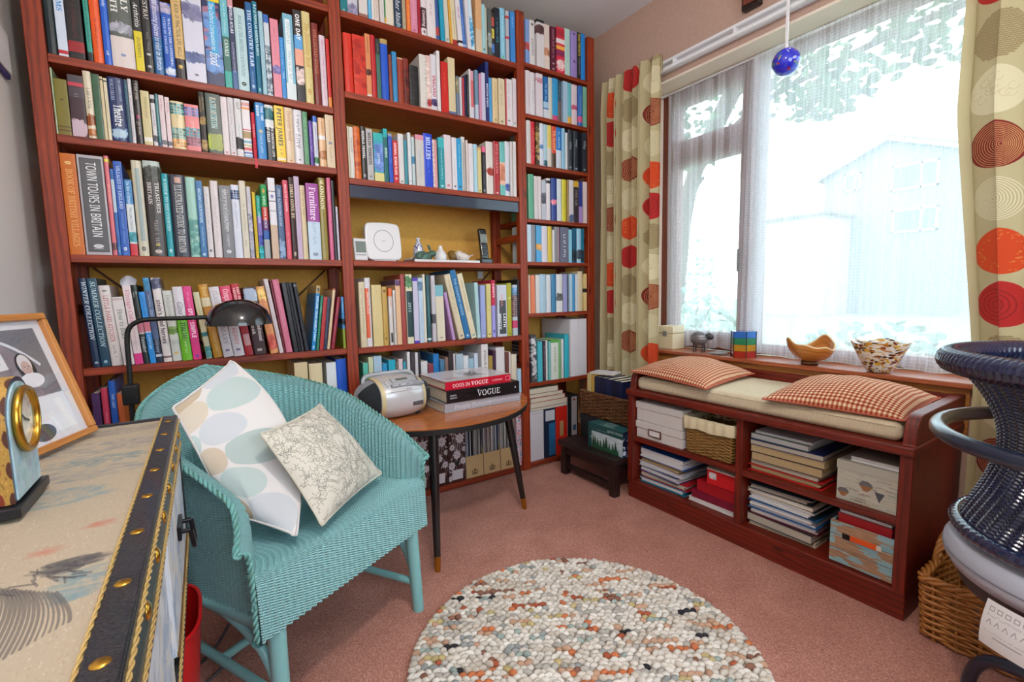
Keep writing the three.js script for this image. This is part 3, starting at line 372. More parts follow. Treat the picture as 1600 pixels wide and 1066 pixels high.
852.3 18.6 239 0.0|#b8b8c0|.1-.15#c83a2a,.5-.55#c83a4a||silver grey book between light blue and cornflower ones, topmost shelf, middle bay
875.1 28.3 241 0.0|#3a86d0||s#d0e4f8@.1-.3:~|cornflower book at the end beside the silver grey one, topmost shelf, middle bay
@M2 1817
51.5 34.8 232 0.0|#d42c14|||scarlet book at the start beside the thick scarlet one, second shelf, middle bay
88.4 51.2 235 0.0|#d43018|.05-.95*#c02a14||thick scarlet book between scarlet and peach ones, second shelf, middle bay
141.7 20.8 252 0.0|#dc8a5a|.96-1#dcd0c8,.56-.66*#5a2a1a|r#6a3a20@.05-.3:~|peach book between thick scarlet and deep red ones, second shelf, middle bay
164.5 21.0 254 0.0|#bc1a24|||deep red book between peach and bottle green ones, second shelf, middle bay
187.2 17.6 245 0.0|#3f6a5e|0-.25#2a3230|s#c8c8b8@.08-.22:~|bottle green book at the end beside the deep red one, second shelf, middle bay
207.0 31.1 250 0.0|#1452c4|0-.08#b89a5a|| book lettered bright blue, second shelf, middle bay
240.3 13.9 192 0.0|#8a3c26|||
255.8 21.0 209 0.0|#2f86bc|||sky blue book between russet and chestnut ones, second shelf, middle bay
279.1 25.7 191 0.0|#96361e|.0-.03#c8b090||chestnut book between sky blue and marbled red ones, second shelf, middle bay
306.5 27.2 198 0.0|#802418|.2-.95*#5a140c||marbled red book between chestnut and black ribbed leather ones, second shelf, middle bay
337.1 42.0 177 0.0|#1d1b1c|.18-.2#3a3838,.38-.4#3a3838,.58-.6#3a3838,.78-.8#3a3838||thick black ribbed leather book between marbled red and white ones, second shelf, middle bay
382.5 31.3 230 0.0|#d9d2cc|.02-.98*#b8b0a8@.7-1||white book between black ribbed leather and speckled pink ones, second shelf, middle bay
415.6 21.7 234 0.0|#dcb8b2|.8-.95*#a83a3a,.1-.8*#e8d0c8||speckled pink book between white and white red-lettered ones, second shelf, middle bay
439.7 27.4 246 0.0|#d8d4dc|.78-.92*#4a3a6a|B#b82440@.37-.75:ENGLAND|white red-lettered book lettered england, second shelf, middle bay
468.9 17.5 268 0.0|#dfdcdc|||tall white book between white red-lettered and poppy red ones, second shelf, middle bay
488.8 33.0 225 0.0|#c81c14||s#e06a4a@.2-.6:~|poppy red book between tall white and cream ones, second shelf, middle bay
524.3 34.9 252 0.0|#d6c59c|.95-1#5a6a9a||cream book between poppy red and slate ones, second shelf, middle bay
562.9 16.5 176 0.0|#6a7a90|.05-.4x#a89a6a||
581.2 12.8 175 0.0|#cfccd4|||
595.9 9.7 177 0.0|#b83a44|||
607.4 7.8 188 0.0|#1e2a56|||
617.8 13.0 196 0.0|#16161c||s#b8b8c0@.2-.9:~|
633.3 9.2 224 0.0|#dcd8da|||
644.4 17.8 222 0.0|#d86a70|.0-.2#e0a0b0,.75-1#d8d0dc||coral book between thin white and steel blue ones, second shelf, middle bay
664.8 18.7 227 0.0|#6a8ca4|.7-1#b8c4d4||steel blue book between coral and rose ones, second shelf, middle bay
686.1 12.8 215 0.0|#d08aa8|||
700.9 20.4 224 0.0|#c8c4dc|||lavender book between rose and navy ones, second shelf, middle bay
723.2 18.5 279 0.0|#1c2a6a||B#dfe4f4@.36-.82:BRITISH BIRDS|navy book lettered british birds, second shelf, middle bay
743.7 16.6 211 0.0|#4a9cd4|||
764.4 30.8 215 0.0|#dcc294|.88-.95*#a88a5a|s#a88a54@.1-.6:~|straw book between light blue and sand ones, second shelf, middle bay
797.9 36.3 220 0.0|#dac8a8|.9-.95*#6a5a3a|s#9a8a66@.1-.6:~|sand book between straw and white pink-edged ones, second shelf, middle bay
837.0 40.7 226 0.0|#e0d8dc|0-1#c05a5a@0-.2,.86-.9*#4a4a4a|s#b8a8b0@.1-.6:~|thick white pink-edged book between sand and blush white ones, second shelf, middle bay
880.5 22.9 237 0.0|#d8ccd0|.88-.95*#6a9a7a||blush white book at the end beside the white pink-edged one, second shelf, middle bay
@M3 1470
47.7 6.8 209 0.0|#d0c4a4|||
56.6 15.3 209 0.0|#d8d4cc||r#8a6a5a@.2-.6:NORTHERN|ivory book between thin cream and tan orange ones, third shelf, middle bay
74.0 28.2 215 0.0|#d4651e|.05-.95*#c05414||tan orange book between ivory and charcoal white-lettered ones, third shelf, middle bay
104.3 21.4 220 0.0|#2a2426|.88-.95*#c8c8c8|B#e8e8e8@.08-.6:WORLD TRAVEL|charcoal white-lettered book between tan orange and light grey ones, third shelf, middle bay
127.3 26.4 214 0.0|#b6b2b2|.9-.94*#6a6a6a|B#26262a@.07-.7:WELSH TERRIERS|light grey book lettered welsh terriers, third shelf, middle bay
157.5 41.8 203 0.0|#3fa0b8|0-.15#2fb0ae,.2-.8*#6a8ad0,.82-1#d8cf8a|s#e8f4f4@.4-.6:~|thick turquoise yellow-based book between light grey and dark teal ones, third shelf, middle bay
202.0 17.2 226 0.0|#16686a|0-.16#22aab0|B#d8eee8@.35-.75:BIRDS|dark teal book lettered birds, third shelf, middle bay
222.5 16.8 209 0.0|#1c50c0|0-.06#8a94b8|s#a8c0ee@.1-.6:~|ultramarine book between dark teal and red ones, third shelf, middle bay
241.6 22.5 182 0.0|#c41a26|.85-.92*#f0d8d8|B#ffe8e8@.05-.8:ANIMAL BORN PLAN|red book between ultramarine and plain white ones, third shelf, middle bay
269.1 25.7 218 0.0|#dad6d6|.92-.96*#5a5a5a||plain white book between red and blue-green ones, third shelf, middle bay
297.7 13.0 193 0.0|#3a90a0|||
313.0 15.9 228 0.0|#d6dade|.9-.94*#8a8a90||white book between blue-green and ash grey ones, third shelf, middle bay
331.2 14.9 212 0.0|#b8c8cc|.4-.55#2f7aa0||
348.5 38.5 225 0.0|#ccc6c2|0-.1#d890a0|s#8ab0b8@.3-.8:~|grey pink-headed book between ash grey and royal blue ones, third shelf, middle bay
390.1 42.4 239 0.0|#1240cc||b#e0e8ff@.06-.48:MILLERS;s#6a90f0@.48-.8:~|thick royal blue book between grey pink-headed and candy-striped ones, third shelf, middle bay
434.3 23.7 218 0.0|#dc9a9a|.02-.98x#d8d0cc@0-.35||candy-striped book between royal blue and aqua ones, third shelf, middle bay
460.4 29.6 230 0.0|#1f8f9a|0-.2#3ab0b8,.92-.97*#d8f0f0|s#d0eeee@.22-.8:~|aqua book between candy-striped and rosy white ones, third shelf, middle bay
492.5 35.2 249 0.0|#dccfd4|.9-.94*#c83a4a||rosy white book between aqua and bright white ones, third shelf, middle bay
530.2 23.6 241 0.0|#dcd9de|.9-.95*#3a3a5a|s#a8a4b0@.4-.8:~|bright white book between rosy white and bright cyan ones, third shelf, middle bay
555.7 27.2 241 0.0|#1f9ad0|.9-.95*#1a1a1a|s#b8e4f4@.1-.6:~|bright cyan book between bright white and white grey-striped ones, third shelf, middle bay
584.8 20.3 255 0.0|#cfccc8|.1-1#8a8680@.4-.6||white grey-striped book between bright cyan and shell ones, third shelf, middle bay
607.0 9.9 241 0.0|#d8c8c4|||
618.9 26.0 227 0.0|#dfd8dc||s#c0b4bc@.1-.6:~|white book between shell and ice blue ones, third shelf, middle bay
646.8 20.3 228 0.0|#a8d0e0|||ice blue book between white and pale yellow ones, third shelf, middle bay
669.7 21.2 217 0.0|#d8c88a|0-.06#d8a860,.92-.96*#5a4a2a||pale yellow book between ice blue and black pink-topped ones, third shelf, middle bay
694.9 18.0 224 0.0|#26222a|0-.12#e0608a,.9-.97*#c8c8c8|s#a8a4ac@.2-.8:~|
717.7 39.2 252 0.0|#dcd2cc|.5-.64*#b03a2a||ivory with a red mark book between black pink-topped and dark red, third shelf, middle bay
761.0 33.6 260 0.0|#ac1a28|.94-.98*#e8d0d0|r#e8a8a8@.05-.6:ROYAL GARDENS|dark red book between ivory and aqua ones, third shelf, middle bay
798.1 30.5 263 0.0|#6ab8b4|.38-.8#e8b49a,.4-.75*#d88a6a||aqua and peach book between dark red and white ones, third shelf, middle bay
831.4 26.6 271 0.0|#d6d8e2|.76-.92*#4a5aa8||white with a blue motif book between aqua and off-white ones, third shelf, middle bay
860.8 15.7 274 0.0|#d4cccc|||
878.6 18.9 277 0.0|#dad4d0|||thin grey-white book at the end beside the off-white one, third shelf, middle bay
@M5 750
61.5 26.3 285 0.0|#d6c6a6||r#9a8a6a@.1-.8:~|cream book at the start beside the white one, fifth shelf, middle bay
90.8 24.2 303 0.0|#dcd8de|.15-.87#e0603a@0-.65|s#fbe8e0@.2-.55:INSPIRALIZED|white with a coral strip book lettered inspiralized, fifth shelf, middle bay
118.2 42.4 272 0.0|#d8c48c|.1-.12*#b8a468||thick buff book between white and ochre ones, fifth shelf, middle bay
162.7 23.6 264 0.0|#c09a48|.85-.9*#6a5a1a,.04-.1*#3a2a1a||ochre book between buff and orange-topped white ones, fifth shelf, middle bay
192.2 17.7 256 0.0|#d8d0cc|0-.14#e86a2a,.78-.95#2a2a2a@.3-.8|s#d85a3a@.14-.5:ALGEBRA|orange-topped white book lettered algebra, fifth shelf, middle bay
212.1 11.0 248 0.0|#d2ccc8||s#9a9494@.3-.8:~|
225.3 21.8 295 0.0|#e2b890|0-.1*#5a3a6a||peach book between thin white and brick ones, fifth shelf, middle bay
249.3 22.1 319 0.0|#9c3430|||brick book between peach and cream ones, fifth shelf, middle bay
274.6 31.2 319 0.0|#d8d2b4|.24-.9#173a3e@.1-1,.02-.2*#5a8a5a|s#e0ecec@.4-.6:2013|cream with a dark teal panel book between brick and white purple-ended, fifth shelf, middle bay
308.6 23.3 303 0.0|#c8c4dc|.0-.05#5a3ab8,.96-1#5a30b8||white purple-ended book between cream and pale blue ones, fifth shelf, middle bay
334.3 23.1 303 0.0|#b8cce0|.05-.2*#5a7a9a|s#8aa4c4@.3-.85:~|pale blue book between white purple-ended and ivory ones, fifth shelf, middle bay
359.7 13.6 320 0.0|#dcd4c0|||ivory book between pale blue and deep teal ones, fifth shelf, middle bay
376.8 20.7 317 0.0|#124c54|.94-.97#c8d8d8|r#6aa4a8@.3-.75:~|deep teal book between ivory and silver grey ones, fifth shelf, middle bay
401.0 19.8 315 0.0|#c4bec6|.58-.72#4a4a52|r#9a929a@.1-.5:~|silver grey book between deep teal and cream blue-headed ones, fifth shelf, middle bay
427.3 42.0 269 -1.2|#d9cfb8|0-.2#7ab4c0,.92-.95*#6a6258||thick cream blue-headed book between silver grey and mauve ones, fifth shelf, middle bay
505.1 16.1 237 -9.8|#b48ac0||s#d8b8e0@.3-.8:~|
542.1 33.0 325 -12.8|#d4c6a8|.93-.96*#5a4a3a|r#a89470@.1-.6:~|oatmeal book between mauve and blue ones, fifth shelf, middle bay
578.5 28.5 346 -12.8|#1a6ca4|.93-.97*#e0ecf4|s#c8e0f0@.12-.85:THE COUNTRY HOUSE|blue book between oatmeal and straw ones, fifth shelf, middle bay
610.4 29.0 329 -12.8|#dacdb0|.93-.97*#3a9aa0|s#a8956a@.1-.7:1000 HOME IDEAS|straw book lettered home ideas, fifth shelf, middle bay
643.4 19.7 281 -2.2|#a8ccd0|.94-.97*#f0f4f4||pale aqua book between straw and periwinkle ones, fifth shelf, middle bay
667.0 29.3 266 0.0|#9aa6d8|.94-.97*#e8ecfa||periwinkle book between pale aqua and primrose ones, fifth shelf, middle bay
702.3 26.4 274 0.0|#d8cc84|.92-.95*#5a5420|s#a89a4a@.1-.5:~|primrose book between periwinkle and crimson ones, fifth shelf, middle bay
734.1 22.0 292 0.0|#a09ae0|0-.44#c81e4a,.86-.92*#2a3a7a|B#ffd8e4@.06-.42:EUROPE|crimson and lilac book between primrose and white ones, fifth shelf, middle bay
765.0 56.8 268 0.0|#c8ccd8|.3-.95#3c3f46@.2-.9|s#ef8a7a@.2-.4:~;B#f4f4f8@.55-.9:LEITH/WHITE|thick white with a dark panel book between crimson and chartreuse ones, fifth shelf, middle bay
825.9 28.7 277 0.0|#b0ae2a|.26-.3*#e8e8c0,.94-.97*#5a5a1a||chartreuse book between white and multicoloured ones, fifth shelf, middle bay
857.4 28.4 267 0.0|#b8c4cc|.05-.2x#3a7ab8,.2-.6x#6a2a2a,.7-.85#c83a6a||multicoloured book between chartreuse and thin black ones, fifth shelf, middle bay
889.3 14.1 295 0.0|#15161f|||
@M6 430
63.8 20.9 251 0.0|#5ab8a4|||sea green book at the start beside the pale green one, sixth shelf, middle bay
89.2 19.9 275 0.0|#c8cfa8||s#6a7a5a@.3-.8:~|pale green book between sea green and pale blue ones, sixth shelf, middle bay
112.5 35.9 277 0.0|#a8c4d8|||pale blue book between pale green and azure ones, sixth shelf, middle bay
150.7 22.7 239 0.0|#2a94cc|||azure book between pale blue and cyan ones, sixth shelf, middle bay
178.1 31.2 253 0.0|#1ca4c0||s#a8e4ec@.3-.8:~|cyan book between azure and taupe ones, sixth shelf, middle bay
213.7 10.4 243 0.0|#7a6a62|||
227.8 19.5 252 0.0|#dcc8cc|||pale pink book between taupe and thin aqua ones, sixth shelf, middle bay
249.5 11.3 239 0.0|#48a8c0|||
266.9 13.5 283 0.0|#dfdce0|||white book between thin aqua and brown black ones, sixth shelf, middle bay
282.9 20.7 278 0.0|#3a3236|||brown black book between white and white ones, sixth shelf, middle bay
307.1 26.8 276 0.0|#d2ccd0|.0-.5#2a2a30@.5-1||white and black book between brown black and pearl white ones, sixth shelf, middle bay
335.0 33.2 231 0.0|#d8d6da|||pearl white book between white and pink ones, sixth shelf, middle bay
371.3 24.8 216 0.0|#d8688c|.0-.3#8a3a4a||pink book between pearl white and blue ones, sixth shelf, middle bay
401.5 29.7 260 0.0|#1c78c0||s#b8dcf4@.4-.7:~|blue book between pink and dusty blue ones, sixth shelf, middle bay
432.4 22.5 232 0.0|#4a7a9a|||dusty blue book between blue and brown ones, sixth shelf, middle bay
457.4 16.5 241 0.0|#8a6a62|||
477.9 34.9 268 0.0|#2e2428|.05-.95#c8c0c4@.7-1||dark brown silver-edged book between brown and grey blue ones, sixth shelf, middle bay
516.9 38.8 250 0.0|#a8bccc|.7-.9*#e0e8f0||grey blue book between dark brown silver-edged and white ones, sixth shelf, middle bay
557.7 28.9 239 0.0|#dadce2|||white book between grey blue and duck-egg blue ones, sixth shelf, middle bay
589.2 28.5 221 0.0|#9cc0d4|||duck-egg blue book between white and ice white ones, sixth shelf, middle bay
623.3 20.5 244 0.0|#c8d4e4|||ice white book between duck-egg blue and white ones, sixth shelf, middle bay
662.8 38.2 288 0.0|#e2dcdc||s#26262a@.1-.95:VOGUE COVERS|white with tall lettering book between ice white and khaki gold ones, sixth shelf, middle bay
702.5 23.1 225 0.0|#a88e4a|||khaki gold book between white and plum ones, sixth shelf, middle bay
729.6 17.1 250 0.0|#4a2a4a|||
749.5 53.5 264 0.0|#dcd6d8|||thick ivory book between plum and brown ones, sixth shelf, middle bay
805.7 33.5 236 0.0|#6a3a36|.0-1#d8d0cc@.6-1||brown and white book between thick ivory and cream ones, sixth shelf, middle bay
842.3 34.1 220 0.0|#dcd0bc|||cream book between brown and small pale blue ones, sixth shelf, middle bay
879.2 24.2 139 0.0|#a8cce0|||
@R1 2147
968.5 25.4 214 0.0|#7a9cd4|.5-.7*#b84a4a||blue photo-covered book at the start beside the white one, topmost shelf, narrow bay
999.3 34.2 223 0.0|#dcd6d4|.05-.12*#4a4a4a|s#4a4448@.4-.85:OXFORD|white book lettered oxford, topmost shelf, narrow bay
1039.1 46.4 234 0.0|#dad4d6|.1-.3*#5a3a3a,0-.06#2a2a2a||thick white with a photo book between white and cream pink ones, topmost shelf, narrow bay
1089.0 34.4 224 0.0|#e0cec4|.5-.7*#c88a6a||cream pink book between white and burgundy ones, topmost shelf, narrow bay
1129.9 34.3 224 0.0|#5a1630|.8-.84*#e8d8d8,.92-.96*#e8d8d8|I#d8a0b0@.05-.7:~|burgundy book between cream pink and raspberry red ones, topmost shelf, narrow bay
1170.0 54.9 234 0.0|#d82c48|.05-.2#b82a3a,.25-.35#f0e0e0,.4-.48#f0b04a,.5-.62#8a2a5a,.7-.9*#f8d0d0|B#f8d8d8@.7-.95:FIND|thick raspberry red book between burgundy and mint ones, topmost shelf, narrow bay
1227.9 41.5 243 0.0|#b4d8d0||s#8ab8b0@.3-.7:~|thick mint book between raspberry red and lavender ones, topmost shelf, narrow bay
1272.3 43.2 241 0.0|#9a86c8|.6-.68*#5a3a6a,.03-.08*#3a2a4a||thick lavender book between mint and black yellow-lettered ones, topmost shelf, narrow bay
1318.5 27.8 246 0.0|#151318||B#e0c83a@.03-.5:New FRENCH;s#d8d8e0@.55-.9:~|black yellow-lettered book lettered french, topmost shelf, narrow bay
1348.5 33.9 250 0.0|#1a86d8|||bright blue book at the end beside the black yellow-lettered one, topmost shelf, narrow bay
@R2 1897
964.9 27.7 217 0.0|#dcd0d6||s#b8a0b0@.2-.8:~|pinkish white book at the start beside the white one, second shelf, narrow bay
996.9 29.6 217 0.0|#dcd6dc||s#a8a0a8@.4-.7:~|white book between pinkish white and blush white ones, second shelf, narrow bay
1030.9 41.7 217 0.0|#ddd2d8|.1-.2*#c890a0||thick blush white book between white and blue ones, second shelf, narrow bay
1078.7 30.8 210 0.0|#1c68a8|.6-.75#a8c8e0,.78-1#d0d4dc|I#d8e8f4@.1-.55:~|blue and white book between blush white and stone white ones, second shelf, narrow bay
1112.4 25.6 214 0.0|#ccccc0|||stone white book between blue and sky blue ones, second shelf, narrow bay
1140.2 38.1 217 0.0|#2a96cc|.88-1#c84a7a||sky blue book between stone white and teal ones, second shelf, narrow bay
1182.2 24.0 217 0.0|#22485a|.5-1#6a5a52|s#a8c4c8@.1-.4:~|
1211.7 30.1 217 0.0|#a4c0d8|||pale blue book between teal and aqua ones, second shelf, narrow bay
1245.0 30.6 217 0.0|#68b8c4|.82-1#e0a84a||aqua with an orange foot book between pale blue and pale pink, second shelf, narrow bay
1278.7 42.3 217 0.0|#dcc8ce|.5-.6*#c85a7a||thick pale pink book between aqua and blue ones, second shelf, narrow bay
1325.1 28.2 217 0.0|#2a6cb8|.75-.9#d85a8a|s#c8dcf4@.2-.7:~|
1356.5 25.9 217 0.0|#7ab49a|||
@R3 1649
965.5 26.3 217 0.0|#d4d0d0|||off-white book at the start beside the red one, third shelf, narrow bay
994.9 26.6 217 0.0|#c81e2e||s#f8c8c8@.1-.9:~|red book between off-white and brown patterned ones, third shelf, narrow bay
1024.8 22.7 217 0.0|#4a3a2a|.1-.9*#b8985a||
1049.8 25.6 217 0.0|#d8dcec|.5-.6*#5a8ac0||white book between brown patterned and powder blue ones, third shelf, narrow bay
1076.8 25.0 215 0.0|#a8c8d4|.85-1*#2a5a6a||
1103.3 28.0 217 0.0|#e0c86a|.55-1#d8d0c8||yellow and white book between powder blue and orange ones, third shelf, narrow bay
1134.6 28.4 217 0.0|#d8482a|.65-1#4a2e22|B#f8d0a0@.1-.6:TO SLEEP|orange and brown book between yellow and blue white-footed ones, third shelf, narrow bay
1165.4 36.2 217 0.0|#1f78c8|.55-1#cfd6e4|I#e0f0fa@.1-.5:~|blue white-footed book between orange and pale blue ones, third shelf, narrow bay
1203.1 21.7 217 0.0|#8abcd8|||
1227.3 14.4 198 0.0|#dcdce0|||
1245.1 31.7 217 0.0|#2c343c|.9-.95*#b8c8d8|s#cfd8e0@.3-.8:Fifty|dark grey book between thin white and blue-black ones, third shelf, narrow bay
1289.9 33.3 217 0.0|#202c38|.9-.95*#b8c8d8|s#c0ccd8@.2-.8:Fifty|blue-black book between dark grey and charcoal ones, third shelf, narrow bay
1345.3 37.1 217 0.0|#262c36|.9-.95*#b8c8d8|s#c8d0dc@.2-.8:Fifty|charcoal book at the end beside the blue-black one, third shelf, narrow bay
@R4 1366
972.7 33.9 230 0.0|#5aa684|||green book at the start beside the white one, fourth shelf, narrow bay
1010.7 23.9 225 0.0|#d6cdce||s#a89aa0@.3-.7:~|white book between green and pinkish white ones, fourth shelf, narrow bay
1037.8 21.5 226 0.0|#dcd0d2|||
1061.7 28.9 209 0.0|#bcbfca|.3-.6*#5a5a6a||grey book between pinkish white and ivory ones, fourth shelf, narrow bay
1093.0 26.6 222 0.0|#dcd6da|.05-.12#2a2a2a||ivory book between grey and navy ones, fourth shelf, narrow bay
1124.8 38.1 227 0.0|#1f3a8a|.5-.62*#f08a9a||navy with a pink glow book between ivory and pale grey ones, fourth shelf, narrow bay
1167.2 31.2 228 0.0|#cfd8dc|||pale grey book between navy and acid yellow ones, fourth shelf, narrow bay
1200.9 30.7 229 0.0|#cfc42a||s#8a841a@.3-.7:~|acid yellow book between pale grey and thin tan ones, fourth shelf, narrow bay
1235.1 10.9 229 0.0|#a88a5a|||
1248.5 32.3 230 0.0|#d0cace|.8-1*#5a6a8a||lilac white book between thin tan and dark gold-topped ones, fourth shelf, narrow bay
1283.4 35.8 227 0.0|#322a30|0-.14#d0a83a|r#c8b0a0@.2-.6:THE LIE|dark gold-topped book between lilac white and navy ones, fourth shelf, narrow bay
1321.8 27.3 230 0.0|#2a3a8a|.6-1#a88ac8||
1354.7 27.7 232 0.0|#dccbc8|||
@R5 1140
957.1 25.4 194 0.0|#bcd4e4|||
984.8 28.4 194 0.0|#868a94|||grey book between ice blue and blue ones, fifth shelf, narrow bay
1018.2 35.1 194 0.0|#4aa0d4|.5-.7*#e0a04a||blue with an orange boat book between grey and lilac white ones, fifth shelf, narrow bay
1056.6 39.3 194 0.0|#d6d0da|||lilac white book between blue and yellow ones, fifth shelf, narrow bay
1098.3 26.1 194 0.0|#d8c03a|||
1127.8 12.4 176 0.0|#dcd8d8|||
1142.7 23.8 194 0.0|#8a8a90|||
1169.0 11.7 194 0.0|#b08a9a|||
1183.2 59.9 194 0.0|#66687e||I#e8e8f4@.2-.85:~|wide slate book between thin mauve and pale cyan ones, fifth shelf, narrow bay
1245.6 23.9 185 0.0|#8ac8dc|||
1273.0 29.1 194 0.0|#165a7a|.6-1*#122a3a||
1304.7 34.5 194 0.0|#a0d0e8|.6-.9*#3a4a5a||light blue book between dark teal and petrol ones, fifth shelf, narrow bay
1341.9 22.8 194 0.0|#1a7a9a|.6-1*#14303c||
@R6 863
963.6 11.6 205 0.0|#e0c8b4|||
978.5 26.8 205 0.0|#e07a4a|||coral book between thin peach and white ones, sixth shelf, narrow bay
1008.6 24.3 206 0.0|#d8d4d2|||
1036.4 43.0 211 0.0|#a8c8dc|||thick pale blue book between white and grey white ones, sixth shelf, narrow bay
1082.8 32.3 209 0.0|#d4d8de|||grey white book between pale blue and blue ones, sixth shelf, narrow bay
1118.6 32.8 212 0.0|#2f7aa8|||blue book between grey white and white grey-motif ones, sixth shelf, narrow bay
1155.0 43.8 212 0.0|#dcdcdc|.5-.7*#5a5a5a||thick white grey-motif book between blue and lavender ones, sixth shelf, narrow bay
1202.3 28.0 212 0.0|#9a9ac8|||
1233.9 8.5 212 0.0|#1e2a4a|||
1246.1 20.8 212 0.0|#b4d0e0|||
1270.5 21.0 212 0.0|#3a90c4|||
1295.2 19.6 213 0.0|#d8dce0|||
1318.6 35.7 230 0.0|#dccfb0|||cream book between thin white and pale yellow ones, sixth shelf, narrow bay
1358.0 20.2 215 0.0|#e0c88a|.4-.5#2a2a2a||
@R7 482
975.5 37.0 262 0.0|#4a4a4e|.05-.95*#d0d0d4||black and white patterned book at the start beside the aqua one, seventh shelf, narrow bay
1017.3 30.5 224 0.0|#4ab4c4|||aqua book between black and dark plum ones, seventh shelf, narrow bay
1051.2 19.4 224 0.0|#3a2a3a||s#d8c8d8@.1-.9:~|
1074.2 18.2 226 0.0|#dadada|||
1095.9 11.0 219 0.0|#7ac0c0|||
1110.4 52.6 228 0.0|#d8dcd4|0-.08#5aa84a|s#6a8a5a@.2-.8:~|thick white green-topped book between thin aqua and thin green ones, seventh shelf, narrow bay
1166.6 17.4 227 0.0|#7ab87a|||
1187.6 14.5 226 0.0|#dcdcdc|||
1208.8 31.5 251 0.0|#2fb0c4|||turquoise tall book at the end beside the thin white one, seventh shelf, narrow bay
`;
const SHELF_GROUPS = {};
{
  const PX = 1500, W = 2048, pages = [], paper = std({ map: dataTex(64, 64, (x, y) => { const n = 26 * (noise(x / 1.5, y / 40, 3, 43, 2) - 0.5); return [222 + n, 211 + n, 188 + n]; }, true, 0.03, 0.03), roughness: 0.9 });
  let cx = 0, cy = 0, rowH = 0, ctx = null, mat = null;
  const newPage = () => { const c = document.createElement('canvas'); c.width = c.height = W; ctx = c.getContext('2d'); ctx.fillStyle = '#888'; ctx.fillRect(0, 0, W, W); const tx = new THREE.CanvasTexture(c); tx.colorSpace = THREE.SRGBColorSpace; mat = std({ map: tx, roughness: 0.38, clearcoat: 0.15, clearcoatRoughness: 0.3 }); pages.push(mat); cx = cy = rowH = 0; };
  newPage();
  function squiggle(x0, len, size, col) { ctx.fillStyle = col; let x = x0; while (x < x0 + len) { const w = size * (0.18 + 0.35 * rnd()); if (rnd() > 0.16) { ctx.fillRect(x, -size * 0.32, Math.max(1, size * 0.14), size * 0.6); ctx.fillRect(x, -size * 0.3 + size * 0.5 * Math.floor(rnd() * 2), w, Math.max(1, size * 0.13)); } x += w + size * 0.14; } }
  const FONT = { s: ['', 'sans-serif', 0.6], B: ['bold ', 'sans-serif', 0.78], r: ['', 'serif', 0.66], b: ['bold ', 'serif', 0.82], I: ['italic ', 'serif', 0.78], R: ['bold ', 'serif', 0.9] };
  function paintSpine(x, y, w, h, base, bands, tit) {
    ctx.save(); ctx.beginPath(); ctx.rect(x, y, w, h); ctx.clip(); ctx.fillStyle = base; ctx.fillRect(x, y, w, h);
    const B = hex(base); for (let k = 0; k < w * h / 90; k++) { const d = (rnd() - 0.5) * 22; ctx.fillStyle = `rgba(${B.map((c) => Math.max(0, Math.min(255, c + d)) | 0).join(',')},0.5)`; ctx.fillRect(x + rnd() * w, y + rnd() * h, 1 + 2 * rnd(), 2 + 7 * rnd()); }
    for (const b of bands ? bands.split(',') : []) {
      const m = /^([\d.]+)-([\d.]+)([*x]?)(#\w{6})(?:@([\d.-]+?)-([\d.]+))?$/.exec(b.trim()); if (!m) { console.log('band?', b); continue; }
      const y0 = y + m[1] * h, y1 = y + m[2] * h, x0 = x + (m[5] ?? 0) * w, x1 = x + (m[6] ?? 1) * w, H = hex(m[4]);
      if (m[3] === 'x') { const n = Math.max(2, Math.round((x1 - x0) / 14)), s = (x1 - x0) / n; for (let a = 0; a < n; a++) for (let q = 0; q * s < y1 - y0; q++) { const d = (rnd() - 0.5) * 90; ctx.fillStyle = `rgb(${H.map((c) => Math.max(0, Math.min(255, c + d)) | 0).join(',')})`; ctx.fillRect(x0 + a * s + s * 0.08, y0 + q * s + s * 0.08, s * 0.84, s * 0.84); } }
      else if (m[3] === '*' && y1 - y0 < h * 0.085) { const cw = Math.min((x1 - x0) * 0.5, (y1 - y0) * 1.6), xm = (x0 + x1) / 2, ym = (y0 + y1) / 2; ctx.fillStyle = m[4]; ctx.beginPath(); ctx.ellipse(xm, ym, cw * 0.42, (y1 - y0) * 0.34, 0, 0, 7); ctx.fill(); ctx.fillStyle = base; ctx.fillRect(xm - cw * 0.22, ym - (y1 - y0) * 0.08, cw * 0.44, (y1 - y0) * 0.12); ctx.fillStyle = m[4]; ctx.fillRect(xm - cw * 0.4, y1 - (y1 - y0) * 0.1, cw * 0.8, (y1 - y0) * 0.08); }
      else if (m[3] === '*') { for (let k = 0; k < 46; k++) { const d = (rnd() - 0.5) * 60, rx = (0.1 + 0.22 * rnd()) * (x1 - x0), ry = Math.min(0.2 * (y1 - y0), rx * 1.5) * (0.4 + rnd()); ctx.fillStyle = `rgba(${H.map((c) => Math.max(0, Math.min(255, c + d)) | 0).join(',')},0.75)`; ctx.beginPath(); ctx.ellipse(x0 + rx * 0.6 + rnd() * Math.max(1, x1 - x0 - rx * 1.2), y0 + ry + rnd() * Math.max(1, y1 - y0 - 2 * ry), rx, ry, rnd() * 3, 0, 7); ctx.fill(); } }
      else { ctx.fillStyle = m[4]; ctx.fillRect(x0, y0, x1 - x0, y1 - y0); }
    }
